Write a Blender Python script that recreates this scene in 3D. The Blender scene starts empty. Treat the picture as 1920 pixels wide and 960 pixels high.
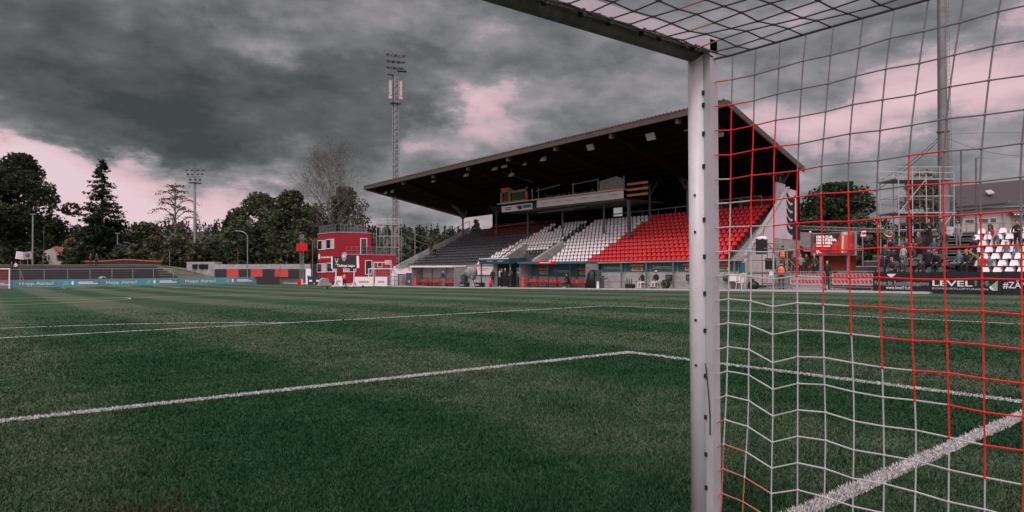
import bpy, math, random
import numpy as np
from mathutils import Vector, Matrix
random.seed(7); RNG = np.random.default_rng(11)
R = math.radians
scn = bpy.context.scene
col = scn.collection
# ------------------------------------------------------------------ camera
CAM = Vector((-2.738, -1.99, 1.4377)); YAW = .6663; PIT = .0145; ROL = -.0035; F = 1265.0
fw = Vector((math.sin(YAW)*math.cos(PIT), math.cos(YAW)*math.cos(PIT), math.sin(PIT)))
r0 = Vector((math.cos(YAW), -math.sin(YAW), 0)); u0 = r0.cross(fw)
rt = r0*math.cos(ROL)+u0*math.sin(ROL); up = u0*math.cos(ROL)-r0*math.sin(ROL)
cd = bpy.data.cameras.new('camera'); cam = bpy.data.objects.new('camera', cd); col.objects.link(cam)
m = Matrix((rt, up, -fw)).transposed().to_4x4(); m.translation = CAM; cam.matrix_world = m
cd.sensor_width = 36; cd.lens = F/1920*36; cd.clip_start = .05; cd.clip_end = 6000
scn.camera = cam

# ------------------------------------------------------------------ view, sun, sky
scn.view_settings.view_transform = 'Standard'; scn.view_settings.look = 'None'
scn.view_settings.exposure = 0.0; scn.view_settings.gamma = 1; scn.view_settings.use_curve_mapping = False
SUN_EL, SUN_AZ = R(48), R(248)          # compass bearing the light comes from
sd = bpy.data.lights.new('sun', 'SUN'); sd.energy = 1.25; sd.angle = R(14); sd.color = (1, .99, .965)
so = bpy.data.objects.new('sun', sd); col.objects.link(so)
sdir = Vector((math.sin(SUN_AZ)*math.cos(SUN_EL), math.cos(SUN_AZ)*math.cos(SUN_EL), math.sin(SUN_EL)))
so.rotation_euler = sdir.to_track_quat('Z', 'Y').to_euler()

W = bpy.data.worlds.new('World'); scn.world = W; W.use_nodes = True
nt = W.node_tree; N = nt.nodes; L = nt.links; N.clear()
def nd(t, **k):
    n = N.new(t)
    for a, b in k.items(): setattr(n, a, b)
    return n
def mth(op, a, b=None, c=None, clamp=False):
    n = N.new('ShaderNodeMath'); n.operation = op; n.use_clamp = clamp
    for i, v in enumerate((a, b, c)):
        if v is None: continue
        if isinstance(v, (int, float)): n.inputs[i].default_value = v
        else: L.new(v, n.inputs[i])
    return n.outputs[0]
tc = nd('ShaderNodeTexCoord'); sep = nd('ShaderNodeSeparateXYZ'); L.new(tc.outputs['Generated'], sep.inputs[0])
X_, Y_, Z_ = sep.outputs
AZ = mth('ARCTAN2', X_, Y_); EL = mth('ARCSINE', Z_)
# cloud plane coordinates for the texture of the clouds (seen from below, so they compress to the horizon)
den = mth('ADD', mth('MAXIMUM', Z_, 0.0), .16)
cmb = nd('ShaderNodeCombineXYZ'); L.new(mth('DIVIDE', X_, den), cmb.inputs[0]); L.new(mth('DIVIDE', Y_, den), cmb.inputs[1])
def noise(vec, scale, detail, rough, dist=0., w=None):
    n = nd('ShaderNodeTexNoise'); n.inputs['Scale'].default_value = scale; n.inputs['Detail'].default_value = detail
    n.inputs['Roughness'].default_value = rough; n.inputs['Distortion'].default_value = dist
    L.new(vec, n.inputs['Vector']); return n
ae = nd('ShaderNodeCombineXYZ'); L.new(mth('MULTIPLY', AZ, 1.0), ae.inputs[0]); L.new(mth('MULTIPLY', EL, 2.0), ae.inputs[1]); ae.inputs[2].default_value = 3.7
w1 = noise(ae.outputs[0], 5.0, 6, .62); w2 = noise(ae.outputs[0], 16.0, 5, .6)
sw = nd('ShaderNodeSeparateColor'); L.new(w1.outputs['Color'], sw.inputs[0])
sw2 = nd('ShaderNodeSeparateColor'); L.new(w2.outputs['Color'], sw2.inputs[0])
uA = mth('ADD', AZ, mth('ADD', mth('MULTIPLY', mth('SUBTRACT', sw.outputs[0], .5), .34), mth('MULTIPLY', mth('SUBTRACT', sw2.outputs[0], .5), .07)))
vA = mth('ADD', EL, mth('ADD', mth('MULTIPLY', mth('SUBTRACT', sw.outputs[1], .5), .15), mth('MULTIPLY', mth('SUBTRACT', sw2.outputs[1], .5), .035)))
def azel(px, py):
    d = (fw*F + rt*(px-960) - up*(py-480)).normalized()
    return math.atan2(d.x, d.y), math.asin(d.z)
def blob(px, py, wx, wy, amp, tilt=0.):
    a, e = azel(px, py); sx = wx/F; sy = wy/F
    du = mth('SUBTRACT', uA, a); dv = mth('SUBTRACT', vA, e)
    if tilt:
        dv = mth('ADD', dv, mth('MULTIPLY', du, tilt))
    q = mth('ADD', mth('POWER', mth('ABSOLUTE', mth('DIVIDE', du, sx)), 2), mth('POWER', mth('ABSOLUTE', mth('DIVIDE', dv, sy)), 2))
    return mth('MULTIPLY', mth('EXPONENT', mth('MULTIPLY', q, -1)), amp)
blobs = [  # openings (+) and heavy cloud (-); px of the centre, half sizes, strength, tilt
    (40, 390, 340, 118, .78, .17), (330, 425, 300, 62, .46, .12), (0, 290, 130, 55, .22, 0), (150, 268, 110, 16, -.25, 0),
    (950, 200, 80, 45, .34, 0), (800, 262, 160, 40, .24, 0), (1010, 250, 150, 40, .16, 0), (880, 390, 220, 55, .30, 0),
    (1840, 150, 210, 55, .34, -.25), (1560, 215, 230, 55, .17, -.15), (1380, 165, 150, 40, .10, 0), (1640, 240, 160, 45, .12, 0),
    (820, 165, 150, 50, -.16, 0), (120, 150, 380, 90, -.10, 0), (420, 285, 420, 50, -.15, .14), (720, 330, 150, 30, .05, 0),
    (470, 55, 200, 60, .13, 0), (860, 60, 200, 50, .08, 0), (1150, 130, 260, 60, .06, 0), (1350, 30, 300, 50, .05, 0), (1250, 110, 300, 40, -.05, 0), (650, 215, 300, 60, -.12, .05), (560, 40, 300, 60, .05, 0), (1600, 60, 320, 40, -.03, 0), (230, 290, 160, 22, .10, .1)]
acc = None
for b in blobs:
    o = blob(*b); acc = o if acc is None else mth('ADD', acc, o)
n1 = noise(cmb.outputs[0], 1.5, 10, .6, .3); n2 = noise(ae.outputs[0], 5.5, 10, .62, .35); n3 = noise(ae.outputs[0], 17.0, 8, .6, .2)
tex = mth('ADD', mth('ADD', mth('MULTIPLY', mth('SUBTRACT', n1.outputs['Fac'], .5), .45), mth('MULTIPLY', mth('SUBTRACT', n2.outputs['Fac'], .5), .62)), mth('MULTIPLY', mth('SUBTRACT', n3.outputs['Fac'], .5), .26))
# unseen sky overhead and behind the camera is brightened, added to light the scene
fwd = mth('COSINE', mth('SUBTRACT', AZ, YAW))
back = mth('MULTIPLY', mth('SUBTRACT', .35, fwd, None, True), .30)
vo = nd('ShaderNodeTexVoronoi', feature='SMOOTH_F1'); vo.inputs['Scale'].default_value = 9; vo.inputs['Smoothness'].default_value = .6; vc = nd('ShaderNodeCombineXYZ'); L.new(uA, vc.inputs[0]); L.new(mth('MULTIPLY', vA, 2.4), vc.inputs[1]); L.new(vc.outputs[0], vo.inputs['Vector'])
tex = mth('ADD', tex, mth('MULTIPLY', mth('SUBTRACT', .42, vo.outputs['Distance']), .28))
high = mth('MULTIPLY', mth('SUBTRACT', EL, .55, None, True), .9)
# broad trend: lighter toward the right of the picture
trend = mth('MULTIPLY', mth('SUBTRACT', AZ, .45), .17)
trend = mth('MINIMUM', mth('MAXIMUM', trend, -.06), .09)
val = mth('ADD', mth('ADD', mth('ADD', mth('ADD', .31, tex), acc), mth('ADD', back, high)), trend)
ramp = nd('ShaderNodeValToRGB'); L.new(val, ramp.inputs[0]); cr = ramp.color_ramp
cr.elements[0].position = 0.0; cr.elements[0].color = (.050, .055, .057, 1)
cr.elements[1].position = 1.0; cr.elements[1].color = (.80, .60, .66, 1)
for p, c in ((.12, (.083, .089, .092)), (.25, (.125, .128, .132)), (.40, (.225, .222, .230)), (.50, (.315, .290, .308)), (.60, (.53, .40, .44)), (.78, (.73, .50, .555))):
    e = cr.elements.new(p); e.color = (*c, 1)
bgc = nd('ShaderNodeBackground'); L.new(ramp.outputs[0], bgc.inputs[0]); bstr = mth('ADD', 1.0, mth('ADD', mth('MULTIPLY', mth('MULTIPLY', mth('SUBTRACT', EL, .42, None, True), 2.5, None, True), 1.2), mth('MULTIPLY', mth('SUBTRACT', .1, fwd, None, True), 2.2))); L.new(bstr, bgc.inputs[1])  # extra strength for the unseen sky, added to raise the light
sky = nd('ShaderNodeTexSky', sky_type='NISHITA'); sky.sun_disc = False; sky.sun_elevation = SUN_EL; sky.sun_rotation = SUN_AZ
bgs = nd('ShaderNodeBackground'); L.new(sky.outputs[0], bgs.inputs[0]); bgs.inputs[1].default_value = .08
mx = nd('ShaderNodeMixShader'); mx.inputs[0].default_value = .965
L.new(bgs.outputs[0], mx.inputs[1]); L.new(bgc.outputs[0], mx.inputs[2])
wo = nd('ShaderNodeOutputWorld'); L.new(mx.outputs[0], wo.inputs[0])

# ------------------------------------------------------------------ helpers
def ray(px, py): return fw*F + rt*(px-960) - up*(py-480)
def at(px, py, x=None, y=None, z=None, d=None):
    v = ray(px, py)
    if x is not None: t = (x-CAM.x)/v.x
    elif y is not None: t = (y-CAM.y)/v.y
    elif z is not None: t = (z-CAM.z)/v.z
    else: t = d/F
    return CAM + v*t
_GY = [-1e4, 5, 16.5, 25, 57, 80, 105, 1e4]; _GZ = [0, 0, -.12, -.27, -.83, -1.08, -1.25, -1.25]
def gz(y):                                   # the pitch falls away from the near goal
    s = 0
    for k in (-4, -2, 0, 2, 4): s += float(np.interp(y+k, _GY, _GZ))
    return s/5
def gnd(px, py):
    y = 30
    for _ in range(40):
        p = at(px, py, z=gz(y)); y = .5*y+.5*min(max(p.y, -20), 140)
    return p
def onx(px, x): return at(px, 480, x=x).y      # world y of a picture column on the plane x

MATS = {}
def mat(name, c, rough=.8, metal=0., var=.12, scale=3., bump=0., bscale=40., spec=.5, trans=0., emit=None, noise_col=None):
    if name in MATS: return MATS[name]
    M = bpy.data.materials.new(name); M.use_nodes = True; t = M.node_tree; b = t.nodes['Principled BSDF']
    b.inputs['Roughness'].default_value = rough; b.inputs['Metallic'].default_value = metal; b.inputs['Specular IOR Level'].default_value = spec
    g = t.nodes.new('ShaderNodeTexCoord'); n = t.nodes.new('ShaderNodeTexNoise'); n.inputs['Scale'].default_value = scale; n.inputs['Detail'].default_value = 5; n.inputs['Roughness'].default_value = .65
    t.links.new(g.outputs['Object'], n.inputs['Vector'])
    r = t.nodes.new('ShaderNodeValToRGB'); t.links.new(n.outputs['Fac'], r.inputs[0])
    c2 = noise_col or c
    lo = [max(0, k*(1-var)) for k in c2]; hi = [min(1, k*(1+var)) for k in c]
    r.color_ramp.elements[0].position = .3; r.color_ramp.elements[0].color = (*lo, 1)
    r.color_ramp.elements[1].position = .7; r.color_ramp.elements[1].color = (*hi, 1)
    t.links.new(r.outputs[0], b.inputs['Base Color'])
    if bump:
        n2 = t.nodes.new('ShaderNodeTexNoise'); n2.inputs['Scale'].default_value = bscale; n2.inputs['Detail'].default_value = 4
        t.links.new(g.outputs['Object'], n2.inputs['Vector'])
        bm = t.nodes.new('ShaderNodeBump'); bm.inputs['Strength'].default_value = bump; bm.inputs['Distance'].default_value = .02
        t.links.new(n2.outputs['Fac'], bm.inputs['Height']); t.links.new(bm.outputs[0], b.inputs['Normal'])
    if trans: b.inputs['Transmission Weight'].default_value = trans
    if emit: b.inputs['Emission Color'].default_value = (*emit[0], 1); b.inputs['Emission Strength'].default_value = emit[1]
    MATS[name] = M; return M
def leafmat(name, c, c2, trn=.25):
    if name in MATS: return MATS[name]
    M = bpy.data.materials.new(name); M.use_nodes = True; t = M.node_tree; b = t.nodes['Principled BSDF']
    b.inputs['Roughness'].default_value = .75; b.inputs['Specular IOR Level'].default_value = .2
    g = t.nodes.new('ShaderNodeNewGeometry'); r = t.nodes.new('ShaderNodeValToRGB'); t.links.new(g.outputs['Random Per Island'], r.inputs[0])
    r.color_ramp.elements[0].color = (*c, 1); r.color_ramp.elements[1].color = (*c2, 1)
    n = t.nodes.new('ShaderNodeTexNoise'); n.inputs['Scale'].default_value = .45; tc_ = t.nodes.new('ShaderNodeTexCoord'); t.links.new(tc_.outputs['Object'], n.inputs['Vector'])
    mxc = t.nodes.new('ShaderNodeMix'); mxc.data_type = 'RGBA'; mxc.blend_type = 'MULTIPLY'; mxc.inputs[0].default_value = .8
    rr = t.nodes.new('ShaderNodeValToRGB'); t.links.new(n.outputs['Fac'], rr.inputs[0]); rr.color_ramp.elements[0].position = .35; rr.color_ramp.elements[1].position = .65
    rr.color_ramp.elements[0].color = (.5, .55, .6, 1); rr.color_ramp.elements[1].color = (1.3, 1.25, 1.1, 1)
    t.links.new(r.outputs[0], mxc.inputs[6]); t.links.new(rr.outputs[0], mxc.inputs[7]); t.links.new(mxc.outputs[2], b.inputs['Base Color'])
    tr = t.nodes.new('ShaderNodeBsdfTranslucent'); t.links.new(mxc.outputs[2], tr.inputs[0])
    ms = t.nodes.new('ShaderNodeMixShader'); ms.inputs[0].default_value = trn
    t.links.new(b.outputs[0], ms.inputs[1]); t.links.new(tr.outputs[0], ms.inputs[2]); t.links.new(ms.outputs[0], t.nodes['Material Output'].inputs[0])
    MATS[name] = M; return M

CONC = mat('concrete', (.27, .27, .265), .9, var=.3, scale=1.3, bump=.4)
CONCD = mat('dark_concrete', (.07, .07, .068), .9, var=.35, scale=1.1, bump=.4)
PAINTW = mat('white_render', (.50, .475, .48), .85, var=.13, scale=.7, bump=.2)
WHITE = mat('white_paint', (.74, .72, .73), .55, var=.06, scale=6)
PLASW = mat('white_plastic', (.74, .69, .70), .45, var=.08, scale=4)
PLASR = mat('red_plastic', (.62, .018, .022), .45, var=.15, scale=4, spec=.6)
PLASK = mat('black_plastic', (.055, .062, .064), .5, var=.25, scale=4)
METAL = mat('galvanised_steel', (.24, .25, .25), .5, .55, var=.2, scale=3)
METALD = mat('dark_steel', (.09, .095, .10), .55, .3, var=.25, scale=3)
BLACK = mat('black_paint', (.012, .013, .014), .6, var=.3)
TEAL = mat('teal_banner', (.025, .125, .145), .6, var=.1, scale=1)
TEALB = mat('light_teal_banner', (.045, .21, .24), .6, var=.35, scale=.25, noise_col=(.13, .27, .29))
TEALD = mat('deep_teal', (.012, .055, .07), .6, var=.1)
RED = mat('red_paint', (.27, .004, .014), .7, var=.1, scale=1)
REDD = mat('dark_red_paint', (.13, .012, .012), .7, var=.3, scale=1)
ORANGE = mat('orange_paint', (.24, .06, .025), .7, var=.3, scale=1)
WOOD = mat('brown_timber', (.17, .062, .03), .75, var=.3, scale=2)
WOODL = mat('pale_timber', (.075, .054, .048), .75, var=.2, scale=2)
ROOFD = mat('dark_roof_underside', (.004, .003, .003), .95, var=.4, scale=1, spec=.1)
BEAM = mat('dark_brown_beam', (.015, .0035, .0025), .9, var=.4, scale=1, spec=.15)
TILE = mat('grey_roof_tiles', (.030, .028, .029), .85, var=.4, scale=6, bump=.8, bscale=12)
TILER = mat('red_roof_tiles', (.22, .06, .045), .85, var=.3, scale=2, bump=.6, bscale=12)
GLASS = mat('dark_window_glass', (.012, .014, .016), .12, var=.2, spec=.8)
CURT = mat('curtain', (.42, .42, .42), .9, var=.2, scale=3)
GREYC = mat('grey_cloth', (.28, .28, .285), .85, var=.35, scale=2.5)
PLSHEET = mat('clear_plastic_sheet', (.20, .20, .205), .6, var=.3, scale=5, bump=.6, bscale=8)
BARK = mat('bark', (.055, .045, .04), .95, var=.4, scale=3, bump=.6, bscale=14)
BARKL = mat('pale_bark', (.17, .16, .15), .9, var=.4, scale=3)
YEL = mat('cream_lettering', (.60, .50, .26), .6, var=.03)
TXW = mat('white_lettering', (.72, .71, .72), .6, var=.03)
TXG = mat('grey_lettering', (.33, .35, .35), .6, var=.03)
TXK = mat('black_lettering', (.02, .02, .02), .6, var=.03)
GRN = mat('green_lettering', (.09, .20, .10), .6, var=.03)
GRNL = mat('pale_green_mark', (.27, .38, .27), .6, var=.03)
NAVY = mat('navy', (.012, .03, .055), .7, var=.2)

def tagit(o, label=None, cat=None, group=None, kind=None):
    if label: o['label'] = label
    if cat: o['category'] = cat
    if group: o['group'] = group
    if kind: o['kind'] = kind
    return o
def thing(name, label, cat, loc=(0, 0, 0), rz=0., group=None):
    o = bpy.data.objects.new(name, None); col.objects.link(o); o.empty_display_size = .2
    o.location = loc; o.rotation_euler = (0, 0, rz)
    WM[o.name] = Matrix.Translation(Vector(loc)) @ Matrix.Rotation(rz, 4, 'Z')
    return tagit(o, label, cat, group)
WM = {}
class MB:
    """collects faces and links them as one mesh object"""
    def __init__(s): s.v = []; s.f = []; s.m = []; s.k = 0
    def mi(s, k): s.k = k; return s
    def face(s, pts):
        n = len(s.v); s.v += [tuple(p) for p in pts]; s.f.append(tuple(range(n, n+len(pts)))); s.m.append(s.k); return s
    def hexa(s, b, t):
        """eight corners: bottom four and top four, same order"""
        n = len(s.v); s.v += [tuple(p) for p in b]+[tuple(p) for p in t]
        for q in ((3, 2, 1, 0), (4, 5, 6, 7), (0, 1, 5, 4), (1, 2, 6, 5), (2, 3, 7, 6), (3, 0, 4, 7)):
            s.f.append(tuple(n+i for i in q)); s.m.append(s.k)
        return s
    def box(s, c, d, M=None):
        x, y, z = c; a, b, h = d[0]/2, d[1]/2, d[2]/2
        P = [(x-a, y-b, z-h), (x+a, y-b, z-h), (x+a, y+b, z-h), (x-a, y+b, z-h), (x-a, y-b, z+h), (x+a, y-b, z+h), (x+a, y+b, z+h), (x-a, y+b, z+h)]
        if M is not None: P = [M @ Vector(p) for p in P]
        return s.hexa(P[:4], P[4:])
    def lo_hi(s, lo, hi): return s.box([(a+b)/2 for a, b in zip(lo, hi)], [b-a for a, b in zip(lo, hi)])
    def tube(s, p, q, r, r2=None, n=6, cap=True):
        p = Vector(p); q = Vector(q); r2 = r if r2 is None else r2; d = (q-p)
        if d.length < 1e-6: return s
        d.normalize(); a = d.orthogonal().normalized(); b = d.cross(a); k = len(s.v)
        for i in range(n):
            t = 2*math.pi*i/n; o = a*math.cos(t)+b*math.sin(t); s.v.append(tuple(p+o*r)); s.v.append(tuple(q+o*r2))
        for i in range(n):
            j = (i+1) % n; s.f.append((k+2*i, k+2*j, k+2*j+1, k+2*i+1)); s.m.append(s.k)
        if cap:
            s.f.append(tuple(k+2*i for i in range(n))[::-1]); s.m.append(s.k); s.f.append(tuple(k+2*i+1 for i in range(n))); s.m.append(s.k)
        return s
    def path(s, pts, r, n=6, closed=False):
        """tube through points with shared rings"""
        P = [Vector(p) for p in pts]; k = len(s.v); m_ = len(P); a = None
        for i, p in enumerate(P):
            d = (P[min(i+1, m_-1)]-P[max(i-1, 0)]).normalized()
            a = d.orthogonal().normalized() if a is None else (a-d*a.dot(d)).normalized()
            b = d.cross(a); rr = r[i] if isinstance(r, (list, tuple)) else r
            for j in range(n):
                t = 2*math.pi*j/n; s.v.append(tuple(p+(a*math.cos(t)+b*math.sin(t))*rr))
        for i in range(m_-1):
            for j in range(n):
                j2 = (j+1) % n; s.f.append((k+i*n+j, k+i*n+j2, k+(i+1)*n+j2, k+(i+1)*n+j)); s.m.append(s.k)
        s.f.append(tuple(k+j for j in range(n))[::-1]); s.m.append(s.k)
        s.f.append(tuple(k+(m_-1)*n+j for j in range(n))); s.m.append(s.k); return s
    def prism(s, poly, vec):
        """polygon (3D points) extruded by vec"""
        P = [Vector(p) for p in poly]; v = Vector(vec); n = len(P); k = len(s.v)
        s.v += [tuple(p) for p in P]+[tuple(p+v) for p in P]
        s.f.append(tuple(range(k, k+n))[::-1]); s.m.append(s.k); s.f.append(tuple(range(k+n, k+2*n))); s.m.append(s.k)
        for i in range(n):
            j = (i+1) % n; s.f.append((k+i, k+j, k+n+j, k+n+i)); s.m.append(s.k)
        return s
    def ball(s, c, r, n=8, m_=5):
        c = Vector(c); rr = r if isinstance(r, (tuple, list)) else (r, r, r); k = len(s.v)
        s.v.append((c.x, c.y, c.z+rr[2]))
        for i in range(1, m_):
            t = math.pi*i/m_
            for j in range(n):
                a = 2*math.pi*j/n; s.v.append((c.x+rr[0]*math.sin(t)*math.cos(a), c.y+rr[1]*math.sin(t)*math.sin(a), c.z+rr[2]*math.cos(t)))
        s.v.append((c.x, c.y, c.z-rr[2])); e = len(s.v)-1
        for j in range(n):
            j2 = (j+1) % n; s.f.append((k, k+1+j, k+1+j2)); s.m.append(s.k); s.f.append((e, k+1+(m_-2)*n+j2, k+1+(m_-2)*n+j)); s.m.append(s.k)
            for i in range(m_-2):
                s.f.append((k+1+i*n+j, k+1+(i+1)*n+j, k+1+(i+1)*n+j2, k+1+i*n+j2)); s.m.append(s.k)
        return s
    def mesh(s, name, mats, smooth=False, M=None):
        me = bpy.data.meshes.new(name)
        v = s.v if M is None else [tuple(M @ Vector(p)) for p in s.v]
        me.from_pydata(v, [], s.f)
        for q in (mats if isinstance(mats, (list, tuple)) else [mats]): me.materials.append(q)
        me.polygons.foreach_set('material_index', s.m)
        if smooth: me.polygons.foreach_set('use_smooth', [True]*len(s.f))
        me.update(); return me
    def build(s, name, mats, parent=None, smooth=False, local=False):
        """vertices are world coordinates unless local"""
        M = None
        if parent is not None and not local: M = world(parent).inverted()
        o = bpy.data.objects.new(name, s.mesh(name, mats, smooth, M)); col.objects.link(o)
        if parent is not None: o.parent = parent
        return o
def world(o):
    M = Matrix.Translation(o.location) @ o.rotation_euler.to_matrix().to_4x4()
    return world(o.parent) @ M if o.parent else M
def npmesh(name, V, Fc, mats, parent=None, midx=None):
    """fast mesh from arrays; Fc is (n,3) or (n,4)"""
    me = bpy.data.meshes.new(name); k = Fc.shape[1]
    V = np.asarray(V, np.float32)
    if parent is not None:
        Mi = np.array(world(parent).inverted()); V = V @ Mi[:3, :3].T.astype(np.float32)+Mi[:3, 3].astype(np.float32)
    me.vertices.add(len(V)); me.vertices.foreach_set('co', V.ravel())
    me.loops.add(Fc.size); me.loops.foreach_set('vertex_index', Fc.astype(np.int32).ravel())
    me.polygons.add(len(Fc)); me.polygons.foreach_set('loop_start', np.arange(0, Fc.size, k, dtype=np.int32))
    for q in (mats if isinstance(mats, (list, tuple)) else [mats]): me.materials.append(q)
    if midx is not None: me.polygons.foreach_set('material_index', np.asarray(midx, np.int32))
    me.update(calc_edges=True); me.validate()
    o = bpy.data.objects.new(name, me); col.objects.link(o)
    if parent is not None: o.parent = parent
    return o
def copy_tree(o, parent=None):
    c = o.copy(); col.objects.link(c); c.parent = parent
    for ch in list(o.children): copy_tree(ch, c)
    return c
def text(body, loc, xdir, size, m_, parent, width=None, up_=(0, 0, 1), bold=0., name='lettering', align='CENTER', shear=0.):
    cu = bpy.data.curves.new(name, 'FONT'); cu.body = body; cu.size = size; cu.align_x = align; cu.align_y = 'CENTER'; cu.extrude = .004; cu.offset = bold; cu.shear = shear
    cu.resolution_u = 2; cu.materials.append(m_)
    tmp = bpy.data.objects.new('tmp_text', cu); col.objects.link(tmp); bpy.context.view_layer.update()
    me = bpy.data.meshes.new_from_object(tmp.evaluated_get(bpy.context.evaluated_depsgraph_get())); bpy.data.objects.remove(tmp)
    xd = Vector(xdir).normalized(); ud = Vector(up_); ud = (ud-xd*ud.dot(xd)).normalized(); zd = xd.cross(ud)
    M = Matrix((xd, ud, zd)).transposed().to_4x4(); M.translation = Vector(loc)
    if width:
        vx = [v.co.x for v in me.vertices]; w = (max(vx)-min(vx)) if vx else 0
        if w > 0: M = M @ Matrix.Diagonal((width/w, 1, 1, 1))
    if parent is not None: M = world(parent).inverted() @ M
    me.transform(M); o = bpy.data.objects.new(name, me); col.objects.link(o); o.parent = parent
    return o
def struct(o): return tagit(o, kind='structure')

# ------------------------------------------------------------------ ground, pitch, markings
def sheet(name, xs, ys, dz, m_, zf=gz):
    V = np.array([(x, y, zf(y)+dz) for y in ys for x in xs]); nx = len(xs); ny = len(ys)
    Fc = np.array([(j*nx+i, j*nx+i+1, (j+1)*nx+i+1, (j+1)*nx+i) for j in range(ny-1) for i in range(nx-1)])
    return npmesh(name, V, Fc, m_)
def turf_material():
    M = bpy.data.materials.new('turf'); M.use_nodes = True; t = M.node_tree; b = t.nodes['Principled BSDF']; l = t.links
    b.inputs['Roughness'].default_value = .9; b.inputs['Specular IOR Level'].default_value = .12
    def n(k, **kw):
        q = t.nodes.new(k)
        for a, v in kw.items(): setattr(q, a, v)
        return q
    def mm(op, a, b_=None, cl=False):
        q = n('ShaderNodeMath', operation=op, use_clamp=cl)
        for i, v in enumerate((a, b_)):
            if v is None: continue
            if isinstance(v, (int, float)): q.inputs[i].default_value = v
            else: l.new(v, q.inputs[i])
        return q.outputs[0]
    g = n('ShaderNodeTexCoord'); s = n('ShaderNodeSeparateXYZ'); l.new(g.outputs['Object'], s.inputs[0])
    wob = n('ShaderNodeTexNoise'); wob.inputs['Scale'].default_value = .25; wob.inputs['Detail'].default_value = 3; l.new(g.outputs['Object'], wob.inputs['Vector'])
    wb = mm('MULTIPLY', mm('SUBTRACT', wob.outputs['Fac'], .5), .9)
    sx = mm('MULTIPLY', mm('SINE', mm('MULTIPLY', mm('ADD', mm('ADD', s.outputs[0], -.9), wb), 2*math.pi/5.2)), 2.2)   # mowing bands along the pitch
    sy = mm('MULTIPLY', mm('SINE', mm('MULTIPLY', mm('ADD', s.outputs[1], wb), 2*math.pi/5.4)), 2.2)   # and across
    sx = mm('MAXIMUM', mm('MINIMUM', sx, 1), -1); sy = mm('MAXIMUM', mm('MINIMUM', sy, 1), -1)
    big = n('ShaderNodeTexNoise'); big.inputs['Scale'].default_value = .55; big.inputs['Detail'].default_value = 5; big.inputs['Roughness'].default_value = .65; l.new(g.outputs['Object'], big.inputs['Vector'])
    med = n('ShaderNodeTexNoise'); med.inputs['Scale'].default_value = 3.5; med.inputs['Detail'].default_value = 8; med.inputs['Roughness'].default_value = .75; l.new(g.outputs['Object'], med.inputs['Vector'])
    fac = mm('ADD', .5, mm('ADD', mm('MULTIPLY', sx, .155), mm('MULTIPLY', sy, .04)))
    fac = mm('ADD', fac, mm('MULTIPLY', mm('SUBTRACT', big.outputs['Fac'], .5), .8))
    fac = mm('ADD', fac, mm('MULTIPLY', mm('SUBTRACT', med.outputs['Fac'], .5), .75), True)
    r = n('ShaderNodeValToRGB'); l.new(fac, r.inputs[0]); c = r.color_ramp
    c.elements[0].position = 0; c.elements[0].color = (.003, .036, .013, 1); c.elements[1].position = 1; c.elements[1].color = (.092, .112, .078, 1)
    e = c.elements.new(.42); e.color = (.024, .062, .029, 1); e = c.elements.new(.68); e.color = (.060, .088, .055, 1)
    # a bare worn patch of earth
    v = n('ShaderNodeVectorMath', operation='DISTANCE'); l.new(g.outputs['Object'], v.inputs[0]); v.inputs[1].default_value = (-2.25, 2.25, 0)
    wp = mm('MULTIPLY', mm('SUBTRACT', mm('ADD', .62, mm('MULTIPLY', mm('SUBTRACT', med.outputs['Fac'], .5), 1.6)), v.outputs['Value']), 2.2, True)
    mx_ = n('ShaderNodeMix', data_type='RGBA'); l.new(wp, mx_.inputs[0]); l.new(r.outputs[0], mx_.inputs[6]); mx_.inputs[7].default_value = (.075, .045, .032, 1)
    l.new(mx_.outputs[2], b.inputs['Base Color'])
    f = n('ShaderNodeTexNoise'); f.inputs['Scale'].default_value = 30; f.inputs['Detail'].default_value = 8; f.inputs['Roughness'].default_value = .8; l.new(g.outputs['Object'], f.inputs['Vector'])
    bm = n('ShaderNodeBump'); bm.inputs['Strength'].default_value = .9; bm.inputs['Distance'].default_value = .03; l.new(f.outputs['Fac'], bm.inputs['Height']); l.new(bm.outputs[0], b.inputs['Normal'])
    return M
TURF = turf_material()
GROUND = mat('ground_earth_grass', (.055, .065, .04), .95, var=.4, scale=.3, bump=.5, bscale=6)
ys = sorted(set([-1500, -400, -100, -30, -12]+list(range(-10, 122, 3))+[140, 200, 400, 900, 1500]))
xs = [-1500, -500, -200, -100, -60, -30, 0, 20, 36, 60, 100, 200, 500, 900, 1500]
struct(sheet('ground', xs, ys, -.02, GROUND))
yp = [y/2 for y in range(-24, 24)]+list(range(12, 109, 2))+[108.4]
struct(sheet('pitch', [-62, -40, -20, -10, -5, 0, 5, 10, 20, 30, 35.3], yp, 0, TURF))
LINEM = mat('line_chalk', (.46, .47, .46), .9, var=.25, scale=25, bump=.8, bscale=120)
def strip(name, pts, w, dz=.006):
    """painted line following the ground; pts = centre line"""
    P = []
    for a, b in zip(pts[:-1], pts[1:]):
        n_ = max(1, int(math.dist(a, b)/1.0))
        P += [(a[0]+(b[0]-a[0])*i/n_, a[1]+(b[1]-a[1])*i/n_) for i in range(n_)]
    P.append(pts[-1]); V = []
    for i, p in enumerate(P):
        a = P[max(0, i-1)]; b = P[min(len(P)-1, i+1)]; dx, dy = b[0]-a[0], b[1]-a[1]; q = math.hypot(dx, dy); nx_, ny_ = -dy/q*w/2, dx/q*w/2
        V += [(p[0]+nx_, p[1]+ny_, gz(p[1])+dz), (p[0]-nx_, p[1]-ny_, gz(p[1])+dz)]
    Fc = np.array([(2*i+1, 2*i+3, 2*i+2, 2*i) for i in range(len(P)-1)])
    return struct(npmesh(name, V, Fc, LINEM))
LW = .11
GLINE = [(-40, .055), (35, .055)]
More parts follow.
